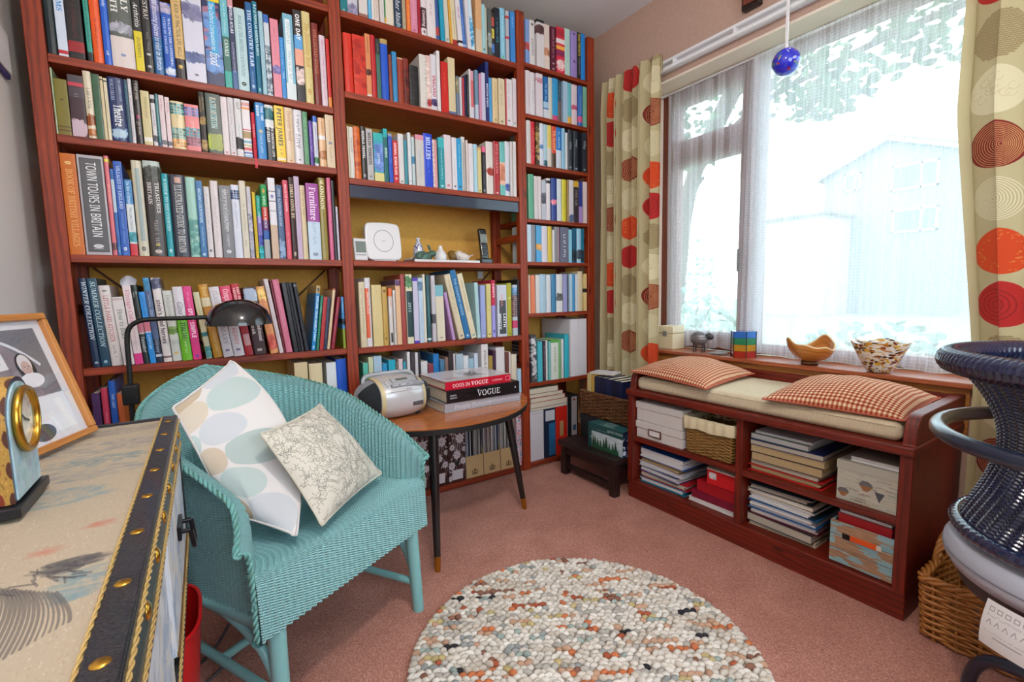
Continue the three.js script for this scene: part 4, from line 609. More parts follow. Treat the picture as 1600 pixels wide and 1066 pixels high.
    for (const q of tit ? tit.split(';') : []) {
      const m = /^(\w)(#\w{6})@([\d.]+)-([\d.]+):(.*)$/.exec(q.trim()); if (!m) { console.log('title?', q); continue; }
      const [st, fam, rel] = FONT[m[1]], lines = m[5].split('/'), len = (m[4] - m[3]) * h, slot = w * 0.92 / lines.length;
      lines.forEach((ln, i) => {
        ctx.save(); ctx.translate(x + w * 0.5 + slot * ((lines.length - 1) / 2 - i), y + m[3] * h); ctx.rotate(Math.PI / 2); let size = slot * rel * (lines.length > 1 ? 1.05 : 0.95);
        if (ln.includes('~')) { const rest = ln.replace('~', '').trim(); squiggle(0, rest ? len * 0.5 : len, size * 0.62, m[2]); if (rest) { ctx.translate(len * 0.55, 0); } ln = rest; }
        if (ln) { ctx.font = st + size + 'px ' + fam; ctx.textBaseline = 'middle'; ctx.fillStyle = m[2]; const L = m[5].includes('~') ? len * 0.45 : len, tw = ctx.measureText(ln).width, k = Math.min(1.25, L / tw), ky = tw * 0.55 > L ? Math.max(0.55, 1.3 * L / tw) : 1; ctx.scale(k, Math.min(1, ky)); ctx.fillText(ln, 0, 0); }
        ctx.restore();
      });
    }
    ctx.restore();
  }
  function coverGeo(w, h, d, u0, u1, v0, v1, round) {              // spine faces +z at z = 0, boards run back to z = -d
    const t = Math.min(0.0016, w * 0.12), r = round ? Math.min(0.004, w * 0.25) : 0.0006, out = [[0, -d], [0, -r], [w * 0.14, -r * 0.3], [w * 0.5, 0], [w * 0.86, -r * 0.3], [w, -r], [w, -d]], inn = [[t, -d], [t, -r - t], [w * 0.2, -t - r * 0.5], [w * 0.5, -t - r * 0.5], [w * 0.8, -t - r * 0.5], [w - t, -r - t], [w - t, -d]];
    const p = [], uv = [], idx = [], U = [u0 + (u1 - u0) * 0.04, u0 + (u1 - u0) * 0.02, u0 + (u1 - u0) * 0.14, (u0 + u1) / 2, u0 + (u1 - u0) * 0.86, u1 - (u1 - u0) * 0.02, u1 - (u1 - u0) * 0.04];
    const quad = (a, b, ua, ub, ya, yb, flip) => { const k = p.length / 3; p.push(a[0], ya, a[1], b[0], ya, b[1], b[0], yb, b[1], a[0], yb, a[1]); uv.push(ua, v0, ub, v0, ub, v1, ua, v1); flip ? idx.push(k, k + 2, k + 1, k, k + 3, k + 2) : idx.push(k, k + 1, k + 2, k, k + 2, k + 3); };
    for (let i = 0; i < 6; i++) { quad(out[i], out[i + 1], U[i], U[i + 1], 0, h); quad(inn[i], inn[i + 1], U[i], U[i + 1], 0, h, true); }
    const cap = (y, v, flip) => { for (let i = 0; i < 6; i++) { const k = p.length / 3; p.push(out[i][0], y, out[i][1], out[i + 1][0], y, out[i + 1][1], inn[i + 1][0], y, inn[i + 1][1], inn[i][0], y, inn[i][1]); uv.push(U[i], v, U[i + 1], v, U[i + 1], v, U[i], v); flip ? idx.push(k, k + 2, k + 1, k, k + 3, k + 2) : idx.push(k, k + 1, k + 2, k, k + 2, k + 3); } };
    cap(h, v1, false); cap(0, v0, true);
    for (const i of [0, 6]) { const a = out[i], b = inn[i]; quad(i ? a : b, i ? b : a, U[i], U[i], 0, h); }
    const g = new THREE.BufferGeometry(); g.setAttribute('position', new THREE.Float32BufferAttribute(p, 3)); g.setAttribute('uv', new THREE.Float32BufferAttribute(uv, 2)); g.setIndex(idx); g.computeVertexNormals(); return g;
  }
  let y = 0, key = '', restCover = new Map(), restPages = [];
  for (const line of BOOKS.trim().split('\n')) {
    if (line[0] === '@') { const a = line.slice(1).split(' '); key = a[0]; y = a[1] / 1000; continue; }
    const [geo, base, bands, tit, label] = line.split('|'), [xm, wm, hm, lean] = geo.split(' ').map(Number), w = wm / 1000, h = hm / 1000, pw = Math.max(6, Math.round(w * PX)), ph = Math.round(h * PX);
    if (cx + pw + 2 > W) { cx = 0; cy += rowH + 2; rowH = 0; }
    if (cy + ph + 2 > W) newPage();
    paintSpine(cx, cy, pw, ph, base, bands, tit);
    const u0 = (cx + 0.5) / W, u1 = (cx + pw - 0.5) / W, v1 = 1 - (cy + 0.5) / W, v0 = 1 - (cy + ph - 0.5) / W; cx += pw + 2; rowH = Math.max(rowH, ph);
    const d = Math.min(0.25, Math.max(0.12, h * 0.72)) * rr(0.93, 1.04), zf = -0.006 - 0.012 * rnd() * rnd(), cg = coverGeo(w, h, d, u0, u1, v0, v1, rnd() > 0.45);
    const inset = Math.min(0.002, w * 0.14), pg = new THREE.BoxGeometry(w - 2 * inset, h - 0.006, d - 0.008).translate(w / 2, h / 2, -d / 2 - 0.001);
    const rot = -lean * Math.PI / 180, off = lean > 0 ? -w : 0, bump = 0.0004;
    if (label) {
      const t = thing('book', label, 'book', [xm / 1000, y + bump, zf], 0, 'books on ' + label.split(', ').slice(-2).join(', ')); t.rotation.z = rot;
      if (off) { cg.translate(off, 0, 0); pg.translate(off, 0, 0); }
      obj('cover', cg, mat, t); obj('page_block', pg, paper, t);
    } else {
      const m4 = new THREE.Matrix4().makeRotationZ(rot).setPosition(xm / 1000, y + bump, zf);
      for (const g of [cg, pg]) g.translate(off, 0, 0).applyMatrix4(m4);
      if (!restCover.has(mat)) restCover.set(mat, []); restCover.get(mat).push(cg); restPages.push(pg);
    }
  }
  if (restPages.length) {
    const r = thing('book_mass', 'the thinnest and smallest books filling in between the others on the shelves', 'books'); r.userData.kind = 'stuff';
    for (const [m, l] of restCover) obj('covers', l, m, r).userData.kind = 'stuff'; obj('page_blocks', restPages, paper, r).userData.kind = 'stuff';
  }
  M.page = paper;
}
// ---------------------------------------------------------------- fabrics at the window
// a hanging cloth along z: folds with arc-length uv, a pinched head and a slightly uneven hem
function drape({ z0, z1, x, yTop, yBot, folds, amp, ratio, s, nu = 220, nv = 40, head = 0.07, gather = (v) => 1, zc = null, push = null }) {
  const ph = (t) => t * folds * Math.PI * 2 + 1.7 * (noise(t * folds * 0.9, 0.5, s) - 0.5) * 2.2, arc = [0];
  const at = (t, v) => { const k = Math.min(1, (1 - v) / head), a = amp * (0.45 + 0.55 * k) * (0.7 + 0.6 * noise(t * folds * 1.3, v * 1.2, s + 1)), p = ph(t) + 0.25 * (noise(t * 5, v * 3, s + 2) - 0.5), g = gather(v), c = zc ?? (z0 + z1) / 2; return V(x + a * Math.sin(p), yBot + (yTop - yBot) * v + (v < 0.01 ? 0.006 * Math.sin(p * 0.5) : 0), c + (z0 + (z1 - z0) * t + 0.35 * a * Math.sin(2 * p) - c) * g + (push ? push(t, v) : 0)); };
  for (let i = 1; i <= nu; i++) arc.push(arc[i - 1] + at(i / nu, 0.5).distanceTo(at((i - 1) / nu, 0.5)));
  return sheet(nu, nv, (u, v) => { const q = at(u, v); q.u = arc[Math.round(u * nu)] * ratio; q.v = (yTop - yBot) * v; return q; });
}
function discCloth(ctx, W, H) {                                       // cream cloth printed with hand-drawn discs
  ctx.fillStyle = '#bcae86'; ctx.fillRect(0, 0, W, H);
  for (let k = 0; k < 5000; k++) { ctx.fillStyle = rnd() > 0.5 ? 'rgba(206,190,146,.35)' : 'rgba(170,150,110,.18)'; ctx.fillRect(rnd() * W, rnd() * H, 1 + 5 * rnd(), 1); }
  const R = W * 0.114, step = H / 6, kinds = ['red', 'dots', 'white', 'dark', 'ring', 'orange'];
  const blob = (x, y, r, c) => { ctx.fillStyle = c; ctx.beginPath(); for (let a = 0; a <= 40; a++) { const t = a / 40 * 6.283, q = r * (1 + 0.035 * Math.sin(3 * t + x)); ctx.lineTo(x + q * Math.cos(t), y + q * Math.sin(t)); } ctx.fill(); };
  for (let c = 0; c < 3; c++) for (let r = -1; r < 7; r++) {
    const x = W * (c + 0.5) / 3, y = (r + 0.5 + c * 0.4) * step, k = kinds[((r + c * 2) % 6 + 6) % 6], P = Math.random;
    if (k === 'red') { blob(x, y, R, '#b3201c'); for (let q = 0; q < 4; q++) { ctx.strokeStyle = '#8e1512'; ctx.lineWidth = 3; ctx.beginPath(); ctx.arc(x - R * 0.2, y, R * (0.18 + q * 0.17), 0, 7); ctx.stroke(); } }
    else if (k === 'orange') { blob(x, y, R, '#cf4416'); for (let q = 0; q < 60; q++) { ctx.fillStyle = 'rgba(214,150,70,.5)'; const a = rnd() * 7, d = R * (0.55 + 0.4 * rnd()); ctx.fillRect(x + d * Math.cos(a), y + d * Math.sin(a), 3 + 5 * rnd(), 2 + 3 * rnd()); } }
    else if (k === 'dark') { blob(x, y, R, '#7a1a16'); ctx.strokeStyle = '#d9b070'; ctx.lineWidth = 1.6; for (let q = 1; q < 13; q++) { ctx.beginPath(); ctx.ellipse(x + R * 0.25 * (1 - q / 13), y, R * q / 13.5, R * q / 13, 0, 0, 7); ctx.stroke(); } }
    else if (k === 'ring') { ctx.strokeStyle = '#e2d8b8'; ctx.lineWidth = 2.2; for (let q = 1; q < 12; q++) { ctx.beginPath(); ctx.ellipse(x - R * 0.2 * (1 - q / 12), y, R * q / 12.2, R * q / 12, 0, 0, 7); ctx.stroke(); } }
    else if (k === 'white') { blob(x, y, R, '#d6caa6'); ctx.strokeStyle = 'rgba(190,172,130,.55)'; ctx.lineWidth = 2; for (let q = 0; q < 14; q++) { const a = rnd() * 7, d = R * 0.7 * rnd(); ctx.beginPath(); ctx.arc(x + d * Math.cos(a), y + d * Math.sin(a), R * 0.16, 0, 5); ctx.stroke(); } }
    else { ctx.fillStyle = '#94805a'; for (let a = -9; a <= 9; a++) for (let b = -13; b <= 13; b++) { const px = (a + (b & 1) * 0.5) * R / 8.2, py = b * R / 12; if (Math.hypot(px, py) < R * 0.97) { ctx.beginPath(); ctx.ellipse(x + px, y + py, 5.2, 2.4, 0.25 * Math.sin(a + b), 0, 7); ctx.fill(); } } }
  }
}
const clothMat = std({ map: canvasTex(600, 940, discCloth, 0.60, 0.94), roughness: 0.9, transmission: 0.12, thickness: 0, sheen: 0.3, sheenRoughness: 0.6, bumpMap: dataTex(64, 64, (x, y) => { const n = 128 + 60 * Math.sin(x * 1.57) * Math.sin(y * 1.57); return [n, n, n]; }, false, 0.03, 0.03), bumpScale: 0.0006 });
{
  const a = thing('curtain', 'cream curtain with red discs gathered beside the shelves', 'curtain', [0, 0, 0], 0, 'printed curtains');
  obj('cloth', drape({ z0: 0.015, z1: 0.415, x: 1.492, yTop: 2.155, yBot: 0.05, folds: 6.5, amp: 0.026, ratio: 0.62, s: 21, nu: 260 }), clothMat, a);
  obj('heading_tape', drape({ z0: 0.015, z1: 0.415, x: 1.507, yTop: 2.15, yBot: 2.075, folds: 6.5, amp: 0.012, ratio: 0.62, s: 21, nv: 3 }), plain('#b9a980', 0.9), a);
  const b = thing('curtain', 'cream curtain with red and orange discs hanging behind the black woven chair', 'curtain', [0, 0, 0], 0, 'printed curtains');
  obj('cloth', drape({ z0: 1.635, z1: 2.15, x: 1.492, push: (t, v) => -0.085 * (1 - t) * Math.min(1, Math.max(0, (v - 0.29) / 0.4)), yTop: 2.155, yBot: 0.05, folds: 5.2, amp: 0.034, ratio: 0.78, s: 30, nu: 240 }), clothMat, b);
  obj('heading_tape', drape({ z0: 1.635, z1: 2.15, x: 1.505, yTop: 2.15, yBot: 2.075, folds: 5.2, amp: 0.012, ratio: 0.78, s: 30, nv: 3 }), plain('#b9a980', 0.9), b);
  // net: fine vertical threads with openwork between
  const netA = dataTex(256, 128, (x, y) => { const band = noise(x / 6, 0.5, 41, 43, 1), th = (x % 4 < 2 ? 1 : 0.35) * (0.55 + 0.45 * band), slub = noise(x / 2, y / 9, 42, 128, 15) > 0.72 ? 0.25 : 0, weft = y % 16 < 2 ? 0.14 : 0; const n = 255 * Math.min(0.96, 0.2 + 0.6 * th + slub * 0.5 + weft); return [n, n, n]; }, false, 0.16, 0.10);
  const net = std({ color: new THREE.Color().setRGB(0.86, 0.88, 0.95), roughness: 1, transmission: 0.36, thickness: 0, alphaMap: netA, transparent: true });
  const n1 = thing('net_curtain', 'sheer white net over the opening casement, hanging in loose folds', 'net curtain', [0, 0, 0], 0, 'sheer net curtains');
  obj('cloth', drape({ z0: 0.285, z1: 0.86, x: 1.716, yTop: 2.035, yBot: 0.668, folds: 7, amp: 0.010, ratio: 1, s: 51, gather: (v) => 0.94 + 0.06 * v, zc: 0.4 }), net, n1);
  const n2 = thing('net_curtain', 'wide sheer white net over the large fixed pane behind the hanging glass ball', 'net curtain', [0, 0, 0], 0, 'sheer net curtains');
  obj('cloth', drape({ z0: 0.78, z1: 1.95, x: 1.69, yTop: 2.035, yBot: 0.662, folds: 9, amp: 0.010, ratio: 1, s: 57, nu: 320 }), net, n2);
  const rod = thing('net_rod', 'thin white rod carrying the net curtains under the recess ceiling', 'curtain rod');
  obj('rod', cyl(0.005, 0.005, V(1.706, 2.037, WZ0 + 0.002), V(1.706, 2.037, WZ1 - 0.002), 10), M.white, rod); obj('hook', [bx(1.70, 1.712, 2.032, 2.052, 0.27, 0.28), bx(1.70, 1.712, 2.032, 2.052, 1.97, 1.98)], M.white, rod);
}
// ---------------------------------------------------------------- hanging ball and things on the sill
{
  const t = thing('glass_ball', 'cobalt blue glass ball with coloured flecks hanging on a white ribbon', 'ornament', [1.46, 1.85, 1.045]);
  const tex = canvasTex(256, 128, (c, W, H) => { c.fillStyle = '#1420c8'; c.fillRect(0, 0, W, H); const cols = ['#c8261c', '#3f8ad8', '#d8c83a', '#3aa05a', '#e8e8f4', '#7a4ac0', '#2f6ae0']; for (let i = 0; i < 70; i++) { c.fillStyle = cols[Math.floor(rnd() * cols.length)]; c.globalAlpha = 0.5 + 0.5 * rnd(); c.beginPath(); c.ellipse(rnd() * W, H * (0.2 + 0.6 * rnd()), 2 + 9 * rnd(), 1 + 4 * rnd(), rnd() * 3, 0, 7); c.fill(); } });
  obj('ball', new THREE.SphereGeometry(0.05, 40, 28).rotateY(2.2), std({ map: tex, roughness: 0.08, clearcoat: 1, clearcoatRoughness: 0.03 }), t);
  obj('cap', cyl(0.009, 0.006, V(0, 0.048, 0), V(0, 0.062, 0), 12), M.white, t); obj('ribbon', bx(-0.004, 0.004, 0.06, CEIL - 1.85 - 0.002, -0.005, 0.005, 0.001), M.white, t);
}
{
  const b = thing('trinket_box', 'small cream wooden box with a metal clasp beside the curtain on the sill', 'box', [1.64, SILL, 0.385]);
  obj('body', bx(-0.05, 0.05, 0.0005, 0.085, -0.05, 0.05, 0.003), plain('#dccdaa', 0.5), b); obj('lid', bx(-0.051, 0.051, 0.087, 0.125, -0.051, 0.051, 0.004), plain('#e0d2b2', 0.5), b);
  obj('clasp', [bx(-0.056, -0.051, 0.07, 0.10, -0.012, 0.014, 0.002)], M.steel, b);
  const s = thing('sheep_figurine', 'little grey ridged metal sheep standing on the sill', 'figurine', [1.60, SILL, 0.59], -1.35);
  const bod = new THREE.SphereGeometry(1, 40, 30), p = bod.attributes.position; for (let i = 0; i < p.count; i++) { const v = V(p.getX(i), p.getY(i), p.getZ(i)), k = 1 + 0.06 * Math.sin(v.y * 40); p.setXYZ(i, v.x * 0.046 * k, v.y * 0.036 * k, v.z * 0.034 * k); } bod.translate(0, 0.072, 0); bod.computeVertexNormals();
  obj('fleece', bod, plain('#8f8f92', 0.35, { metalness: 0.6 }), s);
  obj('head', [new THREE.SphereGeometry(0.017, 18, 14).scale(1.25, 1, 0.85).rotateZ(-0.5).translate(0.052, 0.084, 0), new THREE.SphereGeometry(0.007, 10, 8).scale(0.6, 0.5, 1.6).translate(0.045, 0.094, 0.014), new THREE.SphereGeometry(0.007, 10, 8).scale(0.6, 0.5, 1.6).translate(0.045, 0.094, -0.014)], plain('#3b3638', 0.5), s);
  for (const [lx, lz] of [[0.022, 0.014], [0.022, -0.014], [-0.022, 0.014], [-0.022, -0.014]]) obj('leg', cyl(0.0035, 0.0045, V(lx, 0.0005, lz), V(lx, 0.05, lz), 8), plain('#3b3638', 0.5), s);
  const d = thing('glass_dish', 'shallow clear glass dish lying on the sill between sheep and candle holder', 'dish', [1.60, SILL, 0.70]);
  obj('bowl', lathe([[0, 0.001], [0.03, 0.001], [0.045, 0.008], [0.043, 0.010], [0.028, 0.004], [0, 0.004]], 36), std({ color: 0xe8eef2, transmission: 0.8, thickness: 0.003, roughness: 0.05 }), d);
  const c = thing('candle_holder', 'hexagonal glass candle holder in blue, green, yellow and red tiers', 'candle holder', [1.60, SILL, 0.825], 0.25);
  const cols = ['#cc2a1c', '#dba21c', '#159a62', '#1a7fdc'];
  cols.forEach((q, i) => { const g = new THREE.CylinderGeometry(0.055, 0.055, 0.0295, 6).toNonIndexed(); g.computeVertexNormals(); g.translate(0, 0.0155 + i * 0.0305, 0); obj('tier', g, plain(q, 0.15, { transmission: 0.45, thickness: 0, clearcoat: 0.5 }), c); });
  const lead = []; for (let i = 0; i < 6; i++) { const a = i / 6 * 6.2832; lead.push(cyl(0.002, 0.002, V(0.0555 * Math.sin(a), 0.001, 0.0555 * Math.cos(a)), V(0.0555 * Math.sin(a), 0.123, 0.0555 * Math.cos(a)), 6)); } obj('leading', lead, plain('#2a2a2c', 0.4, { metalness: 0.6 }), c);
  // carved wooden bowl with an uneven rim
  const w = thing('wooden_bowl', 'orange turned wooden bowl with a wavy natural edge on the sill', 'bowl', [1.59, SILL, 1.12]);
  const rim = (a) => 0.075 + 0.022 * Math.sin(a * 2 + 0.6) + 0.012 * Math.sin(a * 3 + 1.2) + 0.004 * Math.sin(a * 7);
  const shellBowl = (R, y, a, k) => { const q = Math.sin(k * 1.45); return V(R * q * Math.cos(a), 0.012 + y * (1 - Math.cos(k * 1.45)) * 1.1, R * q * Math.sin(a)); };
  obj('bowl', [sheet(64, 14, (u, v) => shellBowl(0.088, rim(u * 6.2832), u * 6.2832, v), 0.5, 0.1), sheet(64, 14, (u, v) => { const q = shellBowl(0.082, rim(u * 6.2832) - 0.001, u * 6.2832, v); q.y += 0.004 * (1 - v); return q; }, 0.5, 0.1), sheet(64, 1, (u, v) => shellBowl(0.088 - 0.006 * v, rim(u * 6.2832) - 0.001 * v, u * 6.2832, 1), 0.5, 0.01)], std({ map: woodTex('#d08a3c', '#a05a1e', 2, 9), roughness: 0.3, clearcoat: 0.5 }), w);
  obj('bark_edge', tube(Array.from({ length: 40 }, (_, i) => { const a = i / 40 * 6.2832, q = shellBowl(0.085, rim(a), a, 1); q.y += 0.001; return q; }), 0.0035, 120, 6, true), plain('#e0c49a', 0.8), w);
  obj('foot', lathe([[0, 0.0005], [0.03, 0.0005], [0.032, 0.008], [0.028, 0.018], [0, 0.018]], 32), plain('#5a3214', 0.5), w);
  const g = thing('glass_bowl', 'flared glass bowl mottled white, amber and brown on a narrow foot', 'bowl', [1.575, SILL, 1.365]);
  const mot = canvasTex(512, 256, (q, W, H) => { q.fillStyle = '#e6e0d4'; q.fillRect(0, 0, W, H); const cc = ['#c9921e', '#7a2a12', '#f1ede2', '#e0b040', '#3a1a12', '#f6f2ea', '#b86a1a']; for (let i = 0; i < 620; i++) { q.fillStyle = cc[Math.floor(rnd() * cc.length)]; q.beginPath(); q.ellipse(rnd() * W, rnd() * H, 4 + 12 * rnd(), 3 + 8 * rnd(), rnd() * 3, 0, 7); q.fill(); } });
  const prof = (u, v, o) => { const a = u * 6.2832, sq = 1 + 0.07 * Math.cos(4 * a + 0.5) * v * v, r = (0.034 + 0.054 * Math.pow(v, 0.75) - o) * sq; return V(r * Math.cos(a), 0.003 + v * (0.112 + 0.006 * Math.cos(4 * a + 0.5) * v), r * Math.sin(a)); };
  obj('bowl', [sheet(72, 16, (u, v) => prof(u, v, 0), 1, 1), sheet(72, 16, (u, v) => prof(u, 0.06 + 0.94 * v, 0.004), 1, 1), sheet(72, 1, (u, v) => prof(u, 1, 0.004 * v), 1, 0.02)], std({ map: mot, roughness: 0.1, clearcoat: 1, clearcoatRoughness: 0.04, transmission: 0.15, thickness: 0 }), g);
  obj('foot', lathe([[0, 0.0005], [0.033, 0.0005], [0.036, 0.004], [0.034, 0.012], [0, 0.014]], 40), std({ map: mot, roughness: 0.15, color: 0x9a8a80 }), g);
}
// ---------------------------------------------------------------- window seat
const BX0 = 1.126, BX1 = 1.565, BZ0 = 0.55, BZ1 = 1.61;
{
  const t = thing('window_seat', 'long dark reddish wooden window seat with open pigeonholes below the sill', 'bench');
  obj('plinth', bx(BX0 + 0.004, BX1, 0.0005, 0.085, BZ0, BZ1, 0.004, 'z'), M.benchWood, t);
  const arm = new THREE.Shape(); arm.moveTo(BX0, 0.086); arm.lineTo(BX1, 0.086); arm.lineTo(BX1, 0.612); arm.lineTo(BX0 + 0.07, 0.606); arm.bezierCurveTo(BX0 + 0.03, 0.604, BX0 + 0.022, 0.585, BX0 + 0.014, 0.525); arm.lineTo(BX0, 0.50); arm.lineTo(BX0, 0.086);
  for (const z of [BZ0, BZ1 - 0.032]) obj('end_panel', uvBox(new THREE.ExtrudeGeometry(arm, { depth: 0.028, bevelEnabled: true, bevelSize: 0.002, bevelThickness: 0.002, bevelSegments: 1 }).translate(0, 0, z + 0.002), 'y'), M.benchWood, t);
  obj('seat_board', bx(BX0 - 0.012, BX1, 0.494, 0.522, BZ0 - 0.004, BZ1 + 0.004, 0.006, 'z'), M.benchWood, t);
  obj('divider', bx(BX0 + 0.006, BX1 - 0.012, 0.086, 0.494, 1.082, 1.108, 0.002, 'y'), M.benchWood, t);
  for (const [a, b] of [[BZ0 + 0.033, 1.082], [1.108, BZ1 - 0.033]]) obj('shelf', bx(BX0 + 0.006, BX1 - 0.012, 0.278, 0.30, a, b, 0.002, 'z'), M.benchWood, t);
  obj('back_panel', bx(BX1 - 0.012, BX1 - 0.002, 0.086, 0.49, BZ0 + 0.034, BZ1 - 0.034, 0.001, 'z'), M.benchWood, t);
  obj('back_rail', bx(BX1 - 0.022, BX1, 0.522, 0.612, BZ0 + 0.034, BZ1 - 0.034, 0.003, 'z'), M.benchWood, t);
}
{ // seat pad
  const t = thing('seat_pad', 'long cream canvas seat pad lying along the wooden window seat', 'cushion');
  const g = new RoundedBoxGeometry(0.395, 0.056, 0.985, 6, 0.022); const p = g.attributes.position; for (let i = 0; i < p.count; i++) { const x = p.getX(i), y = p.getY(i), z = p.getZ(i); if (y > 0) p.setY(i, y + 0.004 * noise(x * 12 + 9, z * 9 + 20, 61)); }
  g.computeVertexNormals(); g.translate(1.339, 0.5505, 1.079);
  const canvasM = std({ map: dataTex(128, 128, (x, y) => { const n = 16 * (noise(x / 1.2, y / 9, 62, 107, 14) - 0.5) + 16 * (noise(x / 9, y / 1.2, 63, 14, 107) - 0.5); return [210 + n, 194 + n, 164 + n]; }, true, 0.12, 0.12), roughness: 0.95 });
  obj('pad', uvBox(g, 'z'), canvasM, t); obj('seam', bx(1.141, 1.1425, 0.566, 0.5685, 0.60, 1.56, 0.0005), plain('#b8ab90', 0.9), t);
}
// pillow through four corners a (0,0), b (1,0), c (1,1), d (0,1)
function pillow(a, b, c, d, thick, o = {}) {
  const n = V(0, 0, 0).crossVectors(b.clone().sub(a), d.clone().sub(a)).normalize(), N = 36, su = a.distanceTo(b), sv = a.distanceTo(d), pin = o.pinch ?? 0.05;
  const face = (sgn) => sheet(N, N, (u, v) => {
    const x = u * 2 - 1, y = v * 2 - 1, sx = x * (1 - pin * (1 - y * y) * Math.pow(Math.abs(x), 4)), sy = y * (1 - pin * (1 - x * x) * Math.pow(Math.abs(y), 4)), U = (sx + 1) / 2, W = (sy + 1) / 2;
    const q = a.clone().multiplyScalar((1 - U) * (1 - W)).addScaledVector(b, U * (1 - W)).addScaledVector(c, U * W).addScaledVector(d, (1 - U) * W);
    const bulge = Math.pow(Math.max(0, (1 - x ** 2)), 0.55) * Math.pow(Math.max(0, (1 - y ** 2)), 0.55), wr = (noise(u * 7, v * 7, o.s ?? 1) - 0.5) * 0.16 + 0.1 * (noise(u * 3 + 5, v * 3, (o.s ?? 1) + 3) - 0.5);
    q.addScaledVector(n, sgn * thick * 0.5 * bulge * (1 + wr) * (sgn < 0 ? (o.back ?? 1) : 1)); if (o.warp) o.warp(q, x, y); q.u = u * su; q.v = v * sv; return q;
  });
  const g = [face(1), face(-1)]; const ed = [];
  for (let i = 0; i < 4; i++) for (let k = 0; k < 12; k++) { const t = k / 12, x = [t * 2 - 1, 1, 1 - t * 2, -1][i], y = [-1, t * 2 - 1, 1, 1 - t * 2][i], sx = x * (1 - pin * (1 - y * y) * Math.pow(Math.abs(x), 4)), sy = y * (1 - pin * (1 - x * x) * Math.pow(Math.abs(y), 4)), U = (sx + 1) / 2, W = (sy + 1) / 2; const q = a.clone().multiplyScalar((1 - U) * (1 - W)).addScaledVector(b, U * (1 - W)).addScaledVector(c, U * W).addScaledVector(d, (1 - U) * W); if (o.warp) o.warp(q, x, y); ed.push(q); }
  return { body: g, edge: tube(ed, o.pipe ?? 0.003, 140, 6, true) };
}
{
  const check = std({ map: dataTex(32, 32, (x, y) => { const a = x < 16, b = y < 16, n = 10 * (rnd() - 0.5); return a && b ? [142 + n, 50 + n, 32 + n] : a || b ? [186 + n, 116 + n, 84 + n] : [226 + n, 202 + n, 166 + n]; }, true, 0.0128, 0.0128), roughness: 0.95 });
  const pipe = plain('#b8604a', 0.9);
  const put = (label, A, B, C, D, s) => { const t = thing('cushion', label, 'cushion', [0, 0, 0], 0, 'gingham cushions on the window seat'), w = pillow(A, B, C, D, 0.135, { s, pipe: 0.0025, back: 0.16, pinch: 0.045 }); obj('cover', w.body, check, t); obj('piping', w.edge, pipe, t); };
  put('red and cream gingham cushion on the bench end beside the shelves', V(1.10, 0.590, 0.975), V(1.515, 0.60, 0.93), V(1.50, 0.612, 0.575), V(1.118, 0.606, 0.565), 71);
  put('red and cream gingham cushion on the bench end near the black woven chair', V(1.15, 0.588, 1.575), V(1.50, 0.605, 1.565), V(1.515, 0.612, 1.17), V(1.105, 0.590, 1.19), 77);
}
// a flat book, magazine or folder lying down; the spine looks along +x (spine: 1) or away (0)
function flat(name, label, cat, x0, x1, y, z0, z1, th, cover, pages, group, turn = 0, more = {}) {
  const cx = (x0 + x1) / 2, cz = (z0 + z1) / 2, w = (x1 - x0) / 2, d = (z1 - z0) / 2, t = thing(name, label, cat, [cx, y, cz], turn, group), k = more.board ?? Math.min(0.0015, th * 0.2);
  obj('cover', [bx(-w, w, 0, k, -d, d, 0.0004), bx(-w, w, th - k, th, -d, d, 0.0004), more.front ? bx(-w, -w + k, k, th - k, -d, d, 0) : bx(w - k, w, k, th - k, -d, d, 0)], cover, t);
  const n = Math.max(1, Math.min(5, Math.round(th / 0.008))), hh = (th - 2 * k) / n, pg = [];
  for (let i = 0; i < n; i++) { const j = more.loose ? rr(0, 0.012) : 0.002; pg.push(bx(-w + (more.front ? k + 0.001 : j), w - k - 0.001, k + i * hh, k + (i + 0.94) * hh, -d + 0.002 + (more.loose ? rr(0, 0.01) : 0), d - 0.002 - (more.loose ? rr(0, 0.02) : 0), 0)); }
  obj(more.loose ? 'papers' : 'page_block', pg, pages ?? M.page, t); return t;
}
